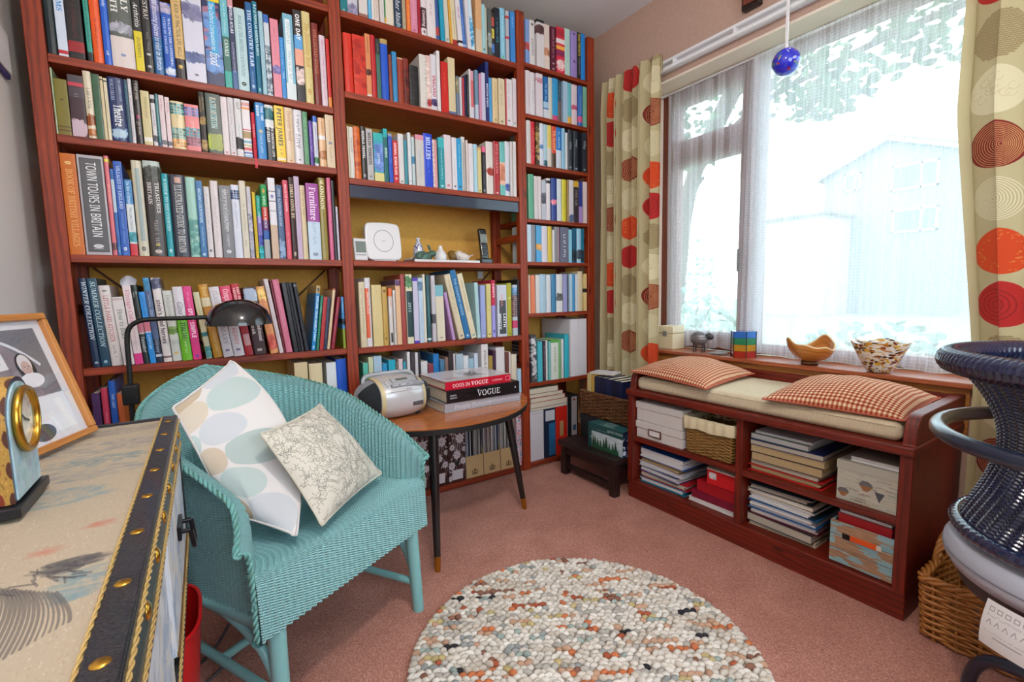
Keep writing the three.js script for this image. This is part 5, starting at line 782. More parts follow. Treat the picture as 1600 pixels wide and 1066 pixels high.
{
  const whiteP = plain('#dcdcde', 0.85), greyP = plain('#b9b2a4', 0.9), tanP = plain('#b9a27a', 0.9);
  const stack = (x, y0, list, group) => { let y = y0 + 0.0006; list.forEach(([name, cat, z0, z1, th, col, pg, dx, label, more]) => { flat(name, label, cat, x + dx, x + dx + 0.27, y, z0, z1, th, plain(col, 0.45), pg, group, rr(-0.045, 0.045), { loose: name === 'folder', ...more }); y += th + 0.0006; }); };
  // upper compartment beside the divider: albums and magazines, bottom first
  stack(1.165, 0.30, [
    ['folder', 'folder', 1.114, 1.365, 0.022, '#c41a1c', tanP, 0.0, 'bright red folder at the bottom of the upper pile of albums', {}],
    ['album', 'album', 1.118, 1.352, 0.018, '#7a1a22', greyP, 0.006, 'maroon album just above the red folder in the upper pile', {}],
    ['album', 'album', 1.122, 1.362, 0.031, '#2a2430', tanP, 0.0, 'thick black album with tan pages in the upper pile', {}],
    ['album', 'album', 1.116, 1.364, 0.026, '#b49a72', tanP, 0.004, 'tan album under the blue one in the upper pile', {}],
    ['album', 'album', 1.116, 1.362, 0.018, '#1f2c66', greyP, 0.0, 'navy blue album in the middle of the upper pile', {}],
    ['album', 'album', 1.114, 1.318, 0.02, '#6f8a6c', whiteP, 0.01, 'sage green album second from the top of the upper pile', {}],
    ['magazine', 'magazine', 1.124, 1.322, 0.009, '#d8d6da', whiteP, 0.02, 'white magazine topmost on the upper pile of albums', {}]], 'albums piled in the upper pigeonhole');
  stack(1.165, 0.086, [
    ['magazine', 'magazine', 1.114, 1.345, 0.016, '#c8b894', greyP, 0.012, 'beige magazine at the very bottom of the lower pile', {}],
    ['album', 'album', 1.116, 1.346, 0.03, '#2a2c34', greyP, 0.0, 'charcoal ring album low in the lower pile', {}],
    ['folder', 'folder', 1.116, 1.354, 0.022, '#5a1a2a', whiteP, 0.004, 'wine red folder in the lower pile', {}],
    ['folder', 'folder', 1.114, 1.352, 0.03, '#21609a', whiteP, 0.0, 'mid blue folder stuffed with white papers in the lower pile', {}],
    ['folder', 'folder', 1.116, 1.35, 0.028, '#123a4a', whiteP, 0.006, 'petrol folder with loose papers near the top of the lower pile', {}],
    ['magazine', 'magazine', 1.112, 1.34, 0.014, '#d4c68c', whiteP, 0.004, 'pale yellow magazine under the grey folder in the lower pile', {}],
    ['folder', 'folder', 1.114, 1.33, 0.02, '#3b4658', greyP, 0.002, 'slate grey folder topmost on the lower pile', {}]], 'folders piled in the lower pigeonhole');
  stack(1.16, 0.086, [
    ['folder', 'folder', 0.592, 0.835, 0.022, '#1f7f9c', whiteP, 0.0, 'teal folder at the bottom of the pile under the white boxes', {}],
    ['folder', 'folder', 0.594, 0.842, 0.024, '#b81a2a', greyP, 0.006, 'crimson folder near the bottom of the pile under the white boxes', {}],
    ['folder', 'folder', 0.590, 0.815, 0.026, '#1d2c6c', whiteP, 0.0, 'dark blue folder with white papers under the white boxes', {}],
    ['folder', 'folder', 0.588, 0.825, 0.02, '#cfd2da', whiteP, 0.004, 'pale grey folder of loose papers under the white boxes', {}],
    ['folder', 'folder', 0.596, 0.82, 0.02, '#7a4a3a', tanP, 0.004, 'brown card folder under the white boxes', {}],
    ['folder', 'folder', 0.594, 0.842, 0.045, '#1c58a8', whiteP, 0.0, 'bright blue ring binder topmost under the white boxes', { front: false }]], 'folders piled under the white boxes');
  stack(1.165, 0.086, [
    ['magazine', 'magazine', 0.858, 1.06, 0.016, '#dcd8d4', whiteP, 0.0, 'white magazine at the bottom beneath the dark red books', {}],
    ['book', 'book', 0.868, 1.062, 0.034, '#7c1030', M.page, 0.006, 'dark magenta red book lying above the white magazine', { front: true }],
    ['book', 'book', 0.896, 1.064, 0.046, '#a80f20', M.page, 0.006, 'deep red book lying beneath the small scarlet box', { front: true }]], 'red books lying in the pigeonhole');
  // storage boxes
  const linen = std({ map: dataTex(64, 64, (x, y) => { const n = 12 * (noise(x / 1.3, y / 6, 91, 49, 11) - 0.5) + 10 * (noise(x / 6, y / 1.3, 92, 11, 49) - 0.5); return [212 + n, 206 + n, 203 + n]; }, true, 0.05, 0.05), roughness: 0.85 });
  const wbox = (label, y, h, plate) => { const t = thing('storage_box', label, 'box', [1.14, y, 0.585], 0, 'white linen storage boxes'); obj('body', bx(0.004, 0.29, 0.0005, h - 0.03, 0.004, 0.251, 0.002), linen, t); obj('lid', bx(0, 0.294, h - 0.032, h, 0, 0.255, 0.003), linen, t);
    if (plate) { const p = obj('label_holder', [bx(-0.003, 0.003, 0.018, 0.023, 0.075, 0.145, 0.001), bx(-0.003, 0.003, 0.047, 0.052, 0.075, 0.145, 0.001), bx(-0.003, 0.003, 0.018, 0.052, 0.075, 0.081, 0.001), bx(-0.003, 0.003, 0.018, 0.052, 0.139, 0.145, 0.001)], plain('#8a6a5a', 0.4, { metalness: 0.7 }), t); obj('card', bx(-0.0005, 0.003, 0.022, 0.048, 0.08, 0.14, 0), M.white, p); } };
  wbox('white linen box with a metal label holder, lower of two in the window seat', 0.3005, 0.077, true); wbox('plain white linen box stacked upon the one with a label holder', 0.3785, 0.09, false);
  { const t = thing('gift_box', 'small scarlet box with a white barcode sticker on the red books', 'box', [1.166, 0.185, 0.942]); obj('box', bx(0, 0.16, 0.0008, 0.062, 0, 0.122, 0.002), plain('#cf1420', 0.35), t); obj('rim', bx(-0.001, 0.161, 0.062, 0.067, -0.001, 0.123, 0.001), plain('#d8ccc0', 0.6), t);
    obj('sticker', bx(-0.0008, 0, 0.026, 0.052, 0.01, 0.042, 0), std({ map: canvasTex(64, 48, (c) => { c.fillStyle = '#d6d2d6'; c.fillRect(0, 0, 64, 48); c.fillStyle = '#555'; for (let i = 0; i < 20; i++) c.fillRect(12 + i * 2, 16, rnd() > 0.5 ? 1 : 0.5, 18); }, 0.032, 0.026), roughness: 0.6 }), t); }
  // decorated box with lid and, below it, a crate of worn blue boards
  { const t = thing('decorated_box', 'lidded box printed with vintage balloons in the bench upper pigeonhole', 'box', [1.15, 0.3005, 1.412]);
    const pr = canvasTex(256, 192, (c, W, H) => { c.fillStyle = '#b9b9ac'; c.fillRect(0, 0, W, H); for (let i = 0; i < 90; i++) { c.fillStyle = ['#c8cabc', '#a4a898', '#8a8478', '#cdbfa2'][Math.floor(rnd() * 4)]; c.globalAlpha = 0.6; c.fillRect(rnd() * W, rnd() * H, 10 + 60 * rnd(), 2 + 8 * rnd()); } c.globalAlpha = 1; const bal = (x, y, r) => { c.fillStyle = '#6a6a70'; c.beginPath(); c.arc(x, y, r, 3.1, 6.3); c.fill(); c.fillStyle = '#9a6a42'; c.beginPath(); c.moveTo(x - r, y); c.lineTo(x + r, y); c.lineTo(x + r * 0.3, y + r * 1.1); c.lineTo(x - r * 0.3, y + r * 1.1); c.fill(); }; bal(128, 70, 30); c.fillStyle = '#55555e'; c.beginPath(); c.moveTo(165, 88); c.lineTo(208, 92); c.lineTo(186, 150); c.fill(); bal(30, 140, 26); c.fillStyle = '#6a3a2e'; for (const [x, y, w] of [[40, 110, 60], [110, 120, 40], [90, 40, 30], [200, 60, 40], [60, 170, 70]]) for (let q = 0; q < w; q += 5) if (rnd() > 0.25) c.fillRect(x + q, y + 3 * rnd(), 3, 5); }, 0.16, 0.12);
    const pm = std({ map: pr, roughness: 0.55 }); pr.repeat.set(1, 1); obj('body', new THREE.BoxGeometry(0.258, 0.0995, 0.156).translate(0.131, 0.0503, 0.08), pm, t); obj('lid', new THREE.BoxGeometry(0.262, 0.027, 0.16).translate(0.131, 0.1142, 0.08), plain('#b4b2a6', 0.55), t);
    flat('magazine', 'grey magazine lying on the lidded box with balloons', 'magazine', 1.16, 1.40, 0.4292, 1.444, 1.572, 0.018, plain('#9a948c', 0.5), whiteP); }
  { const t = thing('wooden_crate', 'open crate of worn blue and brown boards with a pencil label', 'crate', [1.15, 0.0863, 1.402]);
    const worn = dataTex(256, 128, (x, y) => { const n = noise(x / 40, y / 14, 95, 7, 10), f = noise(x / 20, y / 2, 96, 13, 64), k = n + 0.4 * (f - 0.5); return k > 0.55 ? [126 + 30 * f, 170 + 20 * f, 182 + 14 * f] : [150 + 40 * f, 116 + 36 * f, 88 + 34 * f]; }, true, 0.3, 0.14), wm = std({ map: worn, roughness: 0.8 });
    for (let i = 0; i < 3; i++) { const y0 = 0.002 + i * 0.046, y1 = y0 + 0.0445; obj('plank', bx(0, 0.008, y0, y1, 0, 0.172, 0.0015, 'z'), wm, t); obj('plank', bx(0.25, 0.258, y0, y1, 0, 0.172, 0.0015, 'z'), wm, t); obj('plank', bx(0.008, 0.25, y0, y1, 0, 0.008, 0.0015, 'x'), wm, t); obj('plank', bx(0.008, 0.25, y0, y1, 0.164, 0.172, 0.0015, 'x'), wm, t); }
    obj('bottom', bx(0.009, 0.249, 0.0005, 0.008, 0.009, 0.163, 0.0005), wm, t);
    const lab = obj('pencil_label', bx(-0.003, 0, 0.088, 0.106, 0.048, 0.13, 0.002), plain('#e2581c', 0.4), t); obj('tip', bx(-0.0032, 0.0, 0.089, 0.105, 0.126, 0.140, 0.003), plain('#d8d0c4', 0.6), lab); obj('rubber', bx(-0.0032, 0.0, 0.088, 0.106, 0.036, 0.058, 0.002), M.black, lab);
    { const c = thing('card_box', 'red card box standing inside the worn blue crate', 'box', [1.165, 0.0953, 1.418]); obj('box', bx(0, 0.22, 0, 0.135, 0, 0.142, 0.002), plain('#a81020', 0.4), c); obj('lid', bx(-0.001, 0.221, 0.1355, 0.155, -0.001, 0.143, 0.002), plain('#b81424', 0.35), c); }
    flat('magazine', 'grey magazine on top of the red box in the crate', 'magazine', 1.165, 1.385, 0.2508, 1.42, 1.56, 0.012, plain('#6a6670', 0.4), whiteP); }
}
// woven baskets of real canes: stakes with weavers passing in front and behind
function weave(w, d, h, rows, pitch, r, flare = 0) {
  const per = 2 * (w + d), n = Math.round(per / pitch / 2) * 2, rc = 0.02, P = (s, y, off) => { const k = 1 + flare * y / h, W = w * k / 2, D = d * k / 2; let t = s * per, x, z, nx = 0, nz = 0; if (t < w) { x = -W + 2 * W * t / w; z = D; nz = 1; } else if ((t -= w) < d) { x = W; z = D - 2 * D * t / d; nx = 1; } else if ((t -= d) < w) { x = W - 2 * W * t / w; z = -D; nz = -1; } else { t -= w; x = -W; z = -D + 2 * D * t / d; nx = -1; } return V(x + nx * off, y, z + nz * off); };
  const stakes = [], rowsG = [];
  for (let i = 0; i < n; i++) stakes.push(cyl(r * 0.9, r * 0.9, P((i + 0.5) / n, 0.001, 0), P((i + 0.5) / n, h, 0), 6));
  for (let j = 0; j < rows; j++) { const pts = []; for (let i = 0; i < n * 2; i++) { const s = (i / 2 + 0.5) / n, side = i % 2 ? 0 : ((i / 2 + j) % 2 ? 1 : -1); pts.push(P(s % 1, 0.003 + (j + 0.5) / rows * h + (rnd() - 0.5) * r * 0.6, side * r * 1.25)); } rowsG.push(tube(pts, r, n * 5, 5, true)); }
  return { stakes, rows: rowsG, P };
}
{
  const cane = std({ map: woodTex('#b0884a', '#7a5426', 0, 12), roughness: 0.5 });
  const b = thing('lined_basket', 'honey coloured wicker basket with a cream cloth liner in the window seat', 'basket', [1.24, 0.3008, 0.955]);
  const g = weave(0.18, 0.195, 0.13, 21, 0.026, 0.0032, 0.06); obj('weavers', g.rows, cane, b); obj('stakes', g.stakes, cane, b); obj('bottom', bx(-0.088, 0.088, 0, 0.006, -0.095, 0.095, 0.002), cane, b);
  obj('liner', sheet(160, 6, (u, v) => { const k = [0.115, 0.148, 0.156, 0.152, 0.13, 0.112, 0.106][Math.round(v * 6)], o = [-0.008, -0.006, 0, 0.007, 0.0095, 0.01, 0.009][Math.round(v * 6)]; const q = g.P(u % 0.99999, k, o + 0.004 + 0.0015 * Math.sin(u * 130)); q.y += (v > 0.5 ? 0.003 : 0) * Math.sin(u * 40); return q; }, 0.8, 0.08), plain('#d9cba8', 0.95), b);
}
// ---------------------------------------------------------------- turquoise woven armchair
const CH = { x: -0.339, z: 0.65, th: Math.PI / 6 };
const chairPt = (x, y, z) => V(CH.x + x * Math.cos(CH.th) + z * Math.sin(CH.th), y, CH.z - x * Math.sin(CH.th) + z * Math.cos(CH.th));
{
  const t = thing('armchair', 'turquoise painted woven fibre armchair with a rounded back and two cushions', 'chair', [CH.x, 0, CH.z], CH.th);
  // one twisted paper strand over each stake, every second row shifted by half a stake
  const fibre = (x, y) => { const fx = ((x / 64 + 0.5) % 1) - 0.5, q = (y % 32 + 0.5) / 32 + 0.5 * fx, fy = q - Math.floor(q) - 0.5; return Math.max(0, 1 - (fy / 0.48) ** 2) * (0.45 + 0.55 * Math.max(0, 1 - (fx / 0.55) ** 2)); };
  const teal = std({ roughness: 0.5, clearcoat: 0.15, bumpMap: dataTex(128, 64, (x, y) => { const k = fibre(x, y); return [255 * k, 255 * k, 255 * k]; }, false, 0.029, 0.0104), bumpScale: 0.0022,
    map: dataTex(128, 64, (x, y) => { const k = 0.60 + 0.40 * Math.min(1, fibre(x, y) * 1.9), n = 10 * (noise(x / 9, y / 2, 5, 14, 32) - 0.5); return [(152 + n) * k, (210 + n) * k, (213 + n) * k]; }, true, 0.029, 0.0104) });  // gaps between strands and rib valleys darkened in the colour as painted shade
  const paint = plain('#86c0c2', 0.35, { clearcoat: 0.3 });
  // plan: straight arms and a rounded back; s runs from one arm front round the back to the other
  const HW = 0.255, ZF2 = 0.245, ZA = -0.02, RB = 0.235, L1 = ZF2 - ZA, LA = 1.5708 * (HW + RB) / 2 * 2, LT = 2 * L1 + LA;
  const plan = (s) => { let d = s * LT; if (d < L1) return [V(HW, 0, ZF2 - d), V(1, 0, 0)]; d -= L1; if (d < LA) { const a = d / LA * Math.PI; return [V(HW * Math.cos(a), 0, ZA - RB * Math.sin(a)), V(Math.cos(a) / HW, 0, -Math.sin(a) / RB).normalize()]; } d -= LA; return [V(-HW, 0, ZA + d), V(-1, 0, 0)]; };
  const rimY = (s) => { const d = Math.min(s, 1 - s) * LT, k = Math.min(1, d / (LT / 2)); return 0.540 + 0.25 * Math.pow(k, 0.92) - 0.055 * Math.max(0, 1 - d / 0.085) ** 2; };
  const PITCH = 0.0145, Y0 = 0.262;
  const shell = (s, v, o = 0, rib = 1) => { const [p, n] = plan(s), top = rimY(s), y = Y0 + (top - Y0) * v, k = Math.min(s, 1 - s) * 2, back = Math.sin(Math.min(1, k) * 1.57) ** 3, h = Math.max(0, (y - 0.36) / 0.42), fl = 0.004 * h + 0.046 * back * h + 0.02 * Math.pow(v, 5) * back - 0.012 * (1 - h) * (1 - back); const e = Math.min(s, 1 - s) * LT, ef = 0.04 * Math.max(0, 1 - e / 0.07) ** 2, vr = Math.max(0, (v - 0.84) / 0.16), an = vr * 1.9, R = 0.019, yy = vr > 0 ? Y0 + (top - 0.02 - Y0) * 0.84 / 0.84 - R + R * Math.sin(an) : Y0 + (top - 0.02 - R - Y0) * v / 0.84, ro = vr > 0 ? R * (1 - Math.cos(an)) : 0; const c = rib * 0.0038 * Math.cos(s * LT / PITCH * 6.2832); return p.clone().addScaledVector(n, fl + o + c + ef + ro).setY(yy); };
  const NU = Math.round(LT / PITCH) * 6;
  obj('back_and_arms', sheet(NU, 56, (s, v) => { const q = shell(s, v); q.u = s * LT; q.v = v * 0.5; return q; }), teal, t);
  // rolled braid along the edge: down one arm front, round the rim, down the other
  const path = []; for (let i = 0; i <= 14; i++) path.push(shell(0, i / 14, 0, 0)); for (let i = 1; i < 120; i++) path.push(shell(i / 120, 1, 0, 0)); for (let i = 14; i >= 0; i--) path.push(shell(1, i / 14, 0, 0));
  const curve = new THREE.CatmullRomCurve3(path), fr = curve.getSpacedPoints(700), strands = [0, 1].map((k) => fr.map((q, i) => { const tg = fr[Math.min(700, i + 1)].clone().sub(fr[Math.max(0, i - 1)]).normalize(), a = V(0, 1, 0).cross(tg).normalize(); if (a.lengthSq() < 0.1) a.set(1, 0, 0); const b = tg.clone().cross(a), w = i * 0.6 + k * Math.PI; return q.clone().addScaledVector(a, 0.0034 * Math.cos(w)).addScaledVector(b, 0.0034 * Math.sin(w)); }));
  obj('braided_edge', strands.map((p) => new THREE.TubeGeometry(new THREE.CatmullRomCurve3(p), 1500, 0.0042, 5)), std({ color: new THREE.Color('#79b4b0'), roughness: 0.55, map: dataTex(64, 64, (x, y) => { const k = noise(x / 6, y / 6, 8, 11, 11) > 0.66 ? 1 : 0, n = 16 * (noise(x, y, 7, 64, 64) - 0.5); return k ? [196 + n, 182 + n, 160 + n] : [236 + n, 240 + n, 240 + n]; }), }), t);
  // seat: ribs run front to back, roll over the front edge and down
  const half = (z) => z > ZA ? HW - 0.013 + 0.04 * Math.max(0, 1 - (ZF2 - z) / 0.07) ** 2 : (HW - 0.012) * Math.sqrt(Math.max(0, 1 - ((z - ZA) / (RB - 0.005)) ** 2));
  obj('seat', sheet(Math.round(0.5 / PITCH) * 6, 46, (u, v) => { const zb = ZA - RB + 0.006, top = 0.8; let y, z; if (v < top * 0.92) { const k = v / (top * 0.92); z = zb + (0.232 - zb) * k; y = 0.385 + 0.022 * k; } else if (v < top + 0.02) { const k = (v - top * 0.92) / (top + 0.02 - top * 0.92), a = k * 1.57; z = 0.232 + 0.02 * Math.sin(a); y = 0.407 - 0.02 * (1 - Math.cos(a)); } else { const k = (v - top - 0.02) / (0.98 - top); z = 0.252 + 0.006 * k; y = 0.387 - 0.127 * k; }
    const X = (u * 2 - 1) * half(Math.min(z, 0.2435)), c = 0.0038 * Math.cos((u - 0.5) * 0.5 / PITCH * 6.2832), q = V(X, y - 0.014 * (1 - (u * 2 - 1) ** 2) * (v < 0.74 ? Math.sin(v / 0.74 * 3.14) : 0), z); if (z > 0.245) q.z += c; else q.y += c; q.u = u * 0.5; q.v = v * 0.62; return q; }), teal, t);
  obj('seat_rail', [tube([shell(0, 0).setY(0.262), ...Array.from({ length: 30 }, (_, i) => shell((i + 0.5) / 30, 0, -0.004).setY(0.258)), shell(1, 0).setY(0.262)], 0.014, 120, 8), bx(-0.24, 0.24, 0.262, 0.28, 0.232, 0.248, 0.004)], paint, t);
  for (const sx of [1, -1]) {
    obj('leg', [cyl(0.021, 0.017, V(sx * 0.228, 0.40, 0.228), V(sx * 0.236, 0.0, 0.246), 18)], paint, t);
    obj('leg', [cyl(0.021, 0.016, V(sx * 0.19, 0.40, -0.17), V(sx * 0.215, 0.0, -0.255), 18)], paint, t);
    obj('brace', [tube([V(sx * 0.235, 0.12, 0.235), V(sx * 0.24, 0.20, 0.19), V(sx * 0.243, 0.245, 0.10), V(sx * 0.24, 0.25, 0.03)], 0.011, 24, 8), tube([V(sx * 0.208, 0.12, -0.225), V(sx * 0.22, 0.20, -0.16), V(sx * 0.232, 0.245, -0.08), V(sx * 0.238, 0.25, 0.0)], 0.011, 24, 8)], paint, t);
  }
  obj('stretcher', [cyl(0.011, 0.011, V(-0.233, 0.09, 0.24), V(-0.21, 0.09, -0.235), 12), cyl(0.011, 0.011, V(0.233, 0.09, 0.24), V(0.21, 0.09, -0.235), 12), cyl(0.011, 0.011, V(-0.222, 0.09, 0.0), V(0.222, 0.09, 0.0), 12)], paint, t);
}
{ // chair cushions
  const circ = canvasTex(512, 512, (c, W) => { c.fillStyle = '#ded9d8'; c.fillRect(0, 0, W, W); const cols = ['#b8c8c6', '#cbb9a4', '#c6cad0', '#d5c6b4', '#aebfbd', '#c2ac92']; const R = 66; for (let r = 0; r < 5; r++) for (let q = 0; q < 5; q++) { c.globalAlpha = 0.92; c.fillStyle = cols[(r * 2 + q * 3 + (r * q) % 2) % 6]; c.beginPath(); c.ellipse(52 + q * 104 + (r % 2) * 52, 52 + r * 104, R * 0.78, R * 0.88, 0.3, 0, 7); c.fill(); } c.globalAlpha = 1; }, 0.50, 0.50);
  const verm = canvasTex(512, 512, (c, W) => { c.fillStyle = '#d6d1c4'; c.fillRect(0, 0, W, W); c.strokeStyle = '#8d8a80'; c.lineWidth = 2.2; for (let k = 0; k < 300; k++) { let x = rnd() * W, y = rnd() * W, a = rnd() * 6.28; c.beginPath(); c.moveTo(x, y); let turn = rnd() > 0.5 ? 1 : -1; for (let i = 0; i < 9; i++) { const s = 2.4 + rnd() * 0.8; for (let j = 0; j < 8; j++) { a += turn * s / 8; x += Math.cos(a) * 2.0; y += Math.sin(a) * 2.0; c.lineTo(x, y); } turn = -turn; } c.stroke(); } }, 0.26, 0.26);
  const a = thing('cushion', 'large white cushion printed with pale blue and beige circles against the chair arm', 'cushion');
  const w = pillow(chairPt(-0.165, 0.435, 0.232), chairPt(-0.205, 0.47, 0.06), chairPt(-0.275, 0.735, 0.0), chairPt(-0.04, 0.80, -0.15), 0.22, { s: 81, pinch: 0.02, back: 0.2, warp: (q, x, y) => q.addScaledVector(V(0.866, 0, -0.5), 0.085 * (1 - y * y) * Math.max(0, -x)) });
  obj('cover', w.body, std({ map: circ, roughness: 0.9 }), a); obj('piping', w.edge, plain('#d8d2d0', 0.9), a);
  const b = thing('cushion', 'cream cushion with a fine grey squiggle pattern lying in front on the chair', 'cushion');
  const w2 = pillow(chairPt(-0.108, 0.436, 0.25), chairPt(0.205, 0.434, 0.15), chairPt(0.136, 0.65, -0.015), chairPt(-0.155, 0.655, 0.12), 0.10, { s: 85, pinch: 0.05, back: 0.3 });
  obj('cover', w2.body, std({ map: verm, roughness: 0.9 }), b); obj('piping', w2.edge, plain('#cbc5b6', 0.9), b);
}
// ---------------------------------------------------------------- half-round side table and what stands on it
const TY = 0.5;
{
  const t = thing('side_table', 'half round wooden side table with black edge and tapered black legs', 'table');
  const sh = new THREE.Shape(); sh.absarc(0.30, -0.115, 0.455, -2.9 + 0, -0.24, false); sh.lineTo(0.30 + 0.455 * Math.cos(-0.24), -0.012); sh.lineTo(0.30 + 0.455 * Math.cos(-2.9), -0.012); sh.closePath();
  const ex = (h, y, sc = 1) => { const g = new THREE.ExtrudeGeometry(sh, { depth: h, bevelEnabled: false, curveSegments: 48 }); g.rotateX(-Math.PI / 2); g.scale(1, 1, 1); g.applyMatrix4(new THREE.Matrix4().makeScale(1, 1, 1)); g.translate(0, y, 0); return uvBox(toCreasedNormals(g, 0.6), 'x'); };
  // the shape is drawn in (x, -z): after the turn its arc bulges to +z
  obj('table_top', ex(0.004, TY - 0.004), M.tableTop, t); obj('edge', ex(0.02, TY - 0.0245), M.black, t);
  for (const [x0, z0, x1, z1] of [[0.158, 0.515, 0.122, 0.594], [0.585, 0.335, 0.65, 0.375], [-0.05, 0.10, -0.09, 0.07]]) { const A = V(x0, TY - 0.026, z0), B = V(x1, 0, z1), f = B.clone().lerp(A, 0.11); const l = obj('leg', cyl(0.019, 0.0125, A, f, 20), M.gloss, t); obj('ferrule', cyl(0.0128, 0.010, f, B, 20), M.brass, l); }
}
{ // portable disc player
  const t = thing('portable_radio', 'silver portable stereo with dark speakers standing on the side table', 'radio', [0.105, TY, 0.25], 0.08);
  const se = (x, p) => Math.sign(x) * Math.pow(Math.abs(x), p);
  const S = plain('#c6c6ca', 0.3, { metalness: 0.2, clearcoat: 0.4 }), cream = plain('#d6c69a', 0.35, { clearcoat: 0.3 });
  const sec = (x, b, k) => { const q = Math.pow(Math.max(0, 1 - Math.pow(Math.abs(x) / 0.152, 2.5)), 0.5); return V(x, Math.max(0.003, 0.078 + 0.08 * k * q * se(Math.sin(b), 0.82)), 0.115 * k * q * se(Math.cos(b), 0.82)); };
  const shellX = (x0, x1, b0, b1, k, nu = 24) => sheet(nu, 48, (u, v) => sec(x0 + (x1 - x0) * u, b0 + (b1 - b0) * v, k));
  obj('body', shellX(-0.1519, 0.1519, -3.1416, 3.1416, 1, 60), plain('#9aa0a8', 0.4), t);
  obj('console', shellX(-0.074, 0.082, -1.35, 2.4, 1.035), S, t); obj('band', shellX(-0.088, -0.073, -1.35, 2.5, 1.055, 6), cream, t); obj('band', shellX(0.081, 0.096, -1.35, 2.5, 1.055, 6), cream, t);
  const grilleM = std({ color: 0x2b3138, roughness: 0.7, bumpMap: dataTex(32, 32, (x, y) => { const n = (x % 4 < 2) !== (y % 4 < 2) ? 220 : 40; return [n, n, n]; }, false, 0.06, 0.06), bumpScale: 0.001 });
  obj('speaker', shellX(-0.148, -0.089, -1.1, 1.25, 1.012, 16), grilleM, t); obj('speaker', shellX(0.097, 0.148, -1.1, 1.25, 1.012, 16), grilleM, t);
  const onFace = (x, b, w, h, th, m, n) => { const P0 = sec(x, b, 1.04), P1 = sec(x, b + 0.03, 1.04), y = P0.y, z = P0.z, an = Math.atan2(P0.z - P1.z, P1.y - P0.y); const g = new RoundedBoxGeometry(w, h, th, 2, Math.min(th / 2.5, 0.003)); g.rotateX(-an); g.translate(x, y, z); return obj(n, g, m, t); };
  onFace(0.012, 0.98, 0.10, 0.03, 0.006, plain('#a9abb0', 0.35), 'display_panel'); onFace(0.005, 0.99, 0.05, 0.018, 0.008, plain('#6f7468', 0.2, { clearcoat: 0.7 }), 'display');
  onFace(0.06, 0.98, 0.026, 0.02, 0.012, M.steel, 'dial'); onFace(0.02, 0.66, 0.135, 0.016, 0.006, plain('#8c8e94', 0.3), 'button_bar');
  for (let i = 0; i < 4; i++) onFace(-0.03 + i * 0.032, 0.665, 0.024, 0.008, 0.008, S, 'button'); for (const [x, b] of [[-0.055, 1.0], [-0.06, 0.86], [-0.058, 0.72]]) onFace(x, b, 0.01, 0.01, 0.006, S, 'button');
  onFace(0.052, -0.18, 0.045, 0.017, 0.006, plain('#4d5058', 0.25, { clearcoat: 0.6 }), 'tape_window');
  onFace(0.02, 0.36, 0.175, 0.0016, 0.002, plain('#84868c', 0.4), 'door_gap');
  onFace(0.02, 0.43, 0.046, 0.012, 0.0015, std({ map: canvasTex(128, 32, (c) => { c.fillStyle = '#c6c6ca'; c.fillRect(0, 0, 128, 32); c.fillStyle = '#55575e'; c.font = 'bold 26px serif'; c.textBaseline = 'middle'; c.fillText('SONY', 22, 17); }), roughness: 0.35 }), 'maker_plate');
  obj('handle', tube([V(-0.11, 0.13, -0.03), V(-0.09, 0.158, -0.045), V(0, 0.162, -0.05), V(0.09, 0.158, -0.045), V(0.11, 0.13, -0.03)], 0.008, 40, 8), plain('#a8aab0', 0.35), t);
  for (const [x, z] of [[-0.08, 0.05], [0.08, 0.05], [-0.08, -0.05], [0.08, -0.05]]) obj('foot', cyl(0.01, 0.01, V(x, 0, z), V(x, 0.012, z), 12), M.black, t);
}
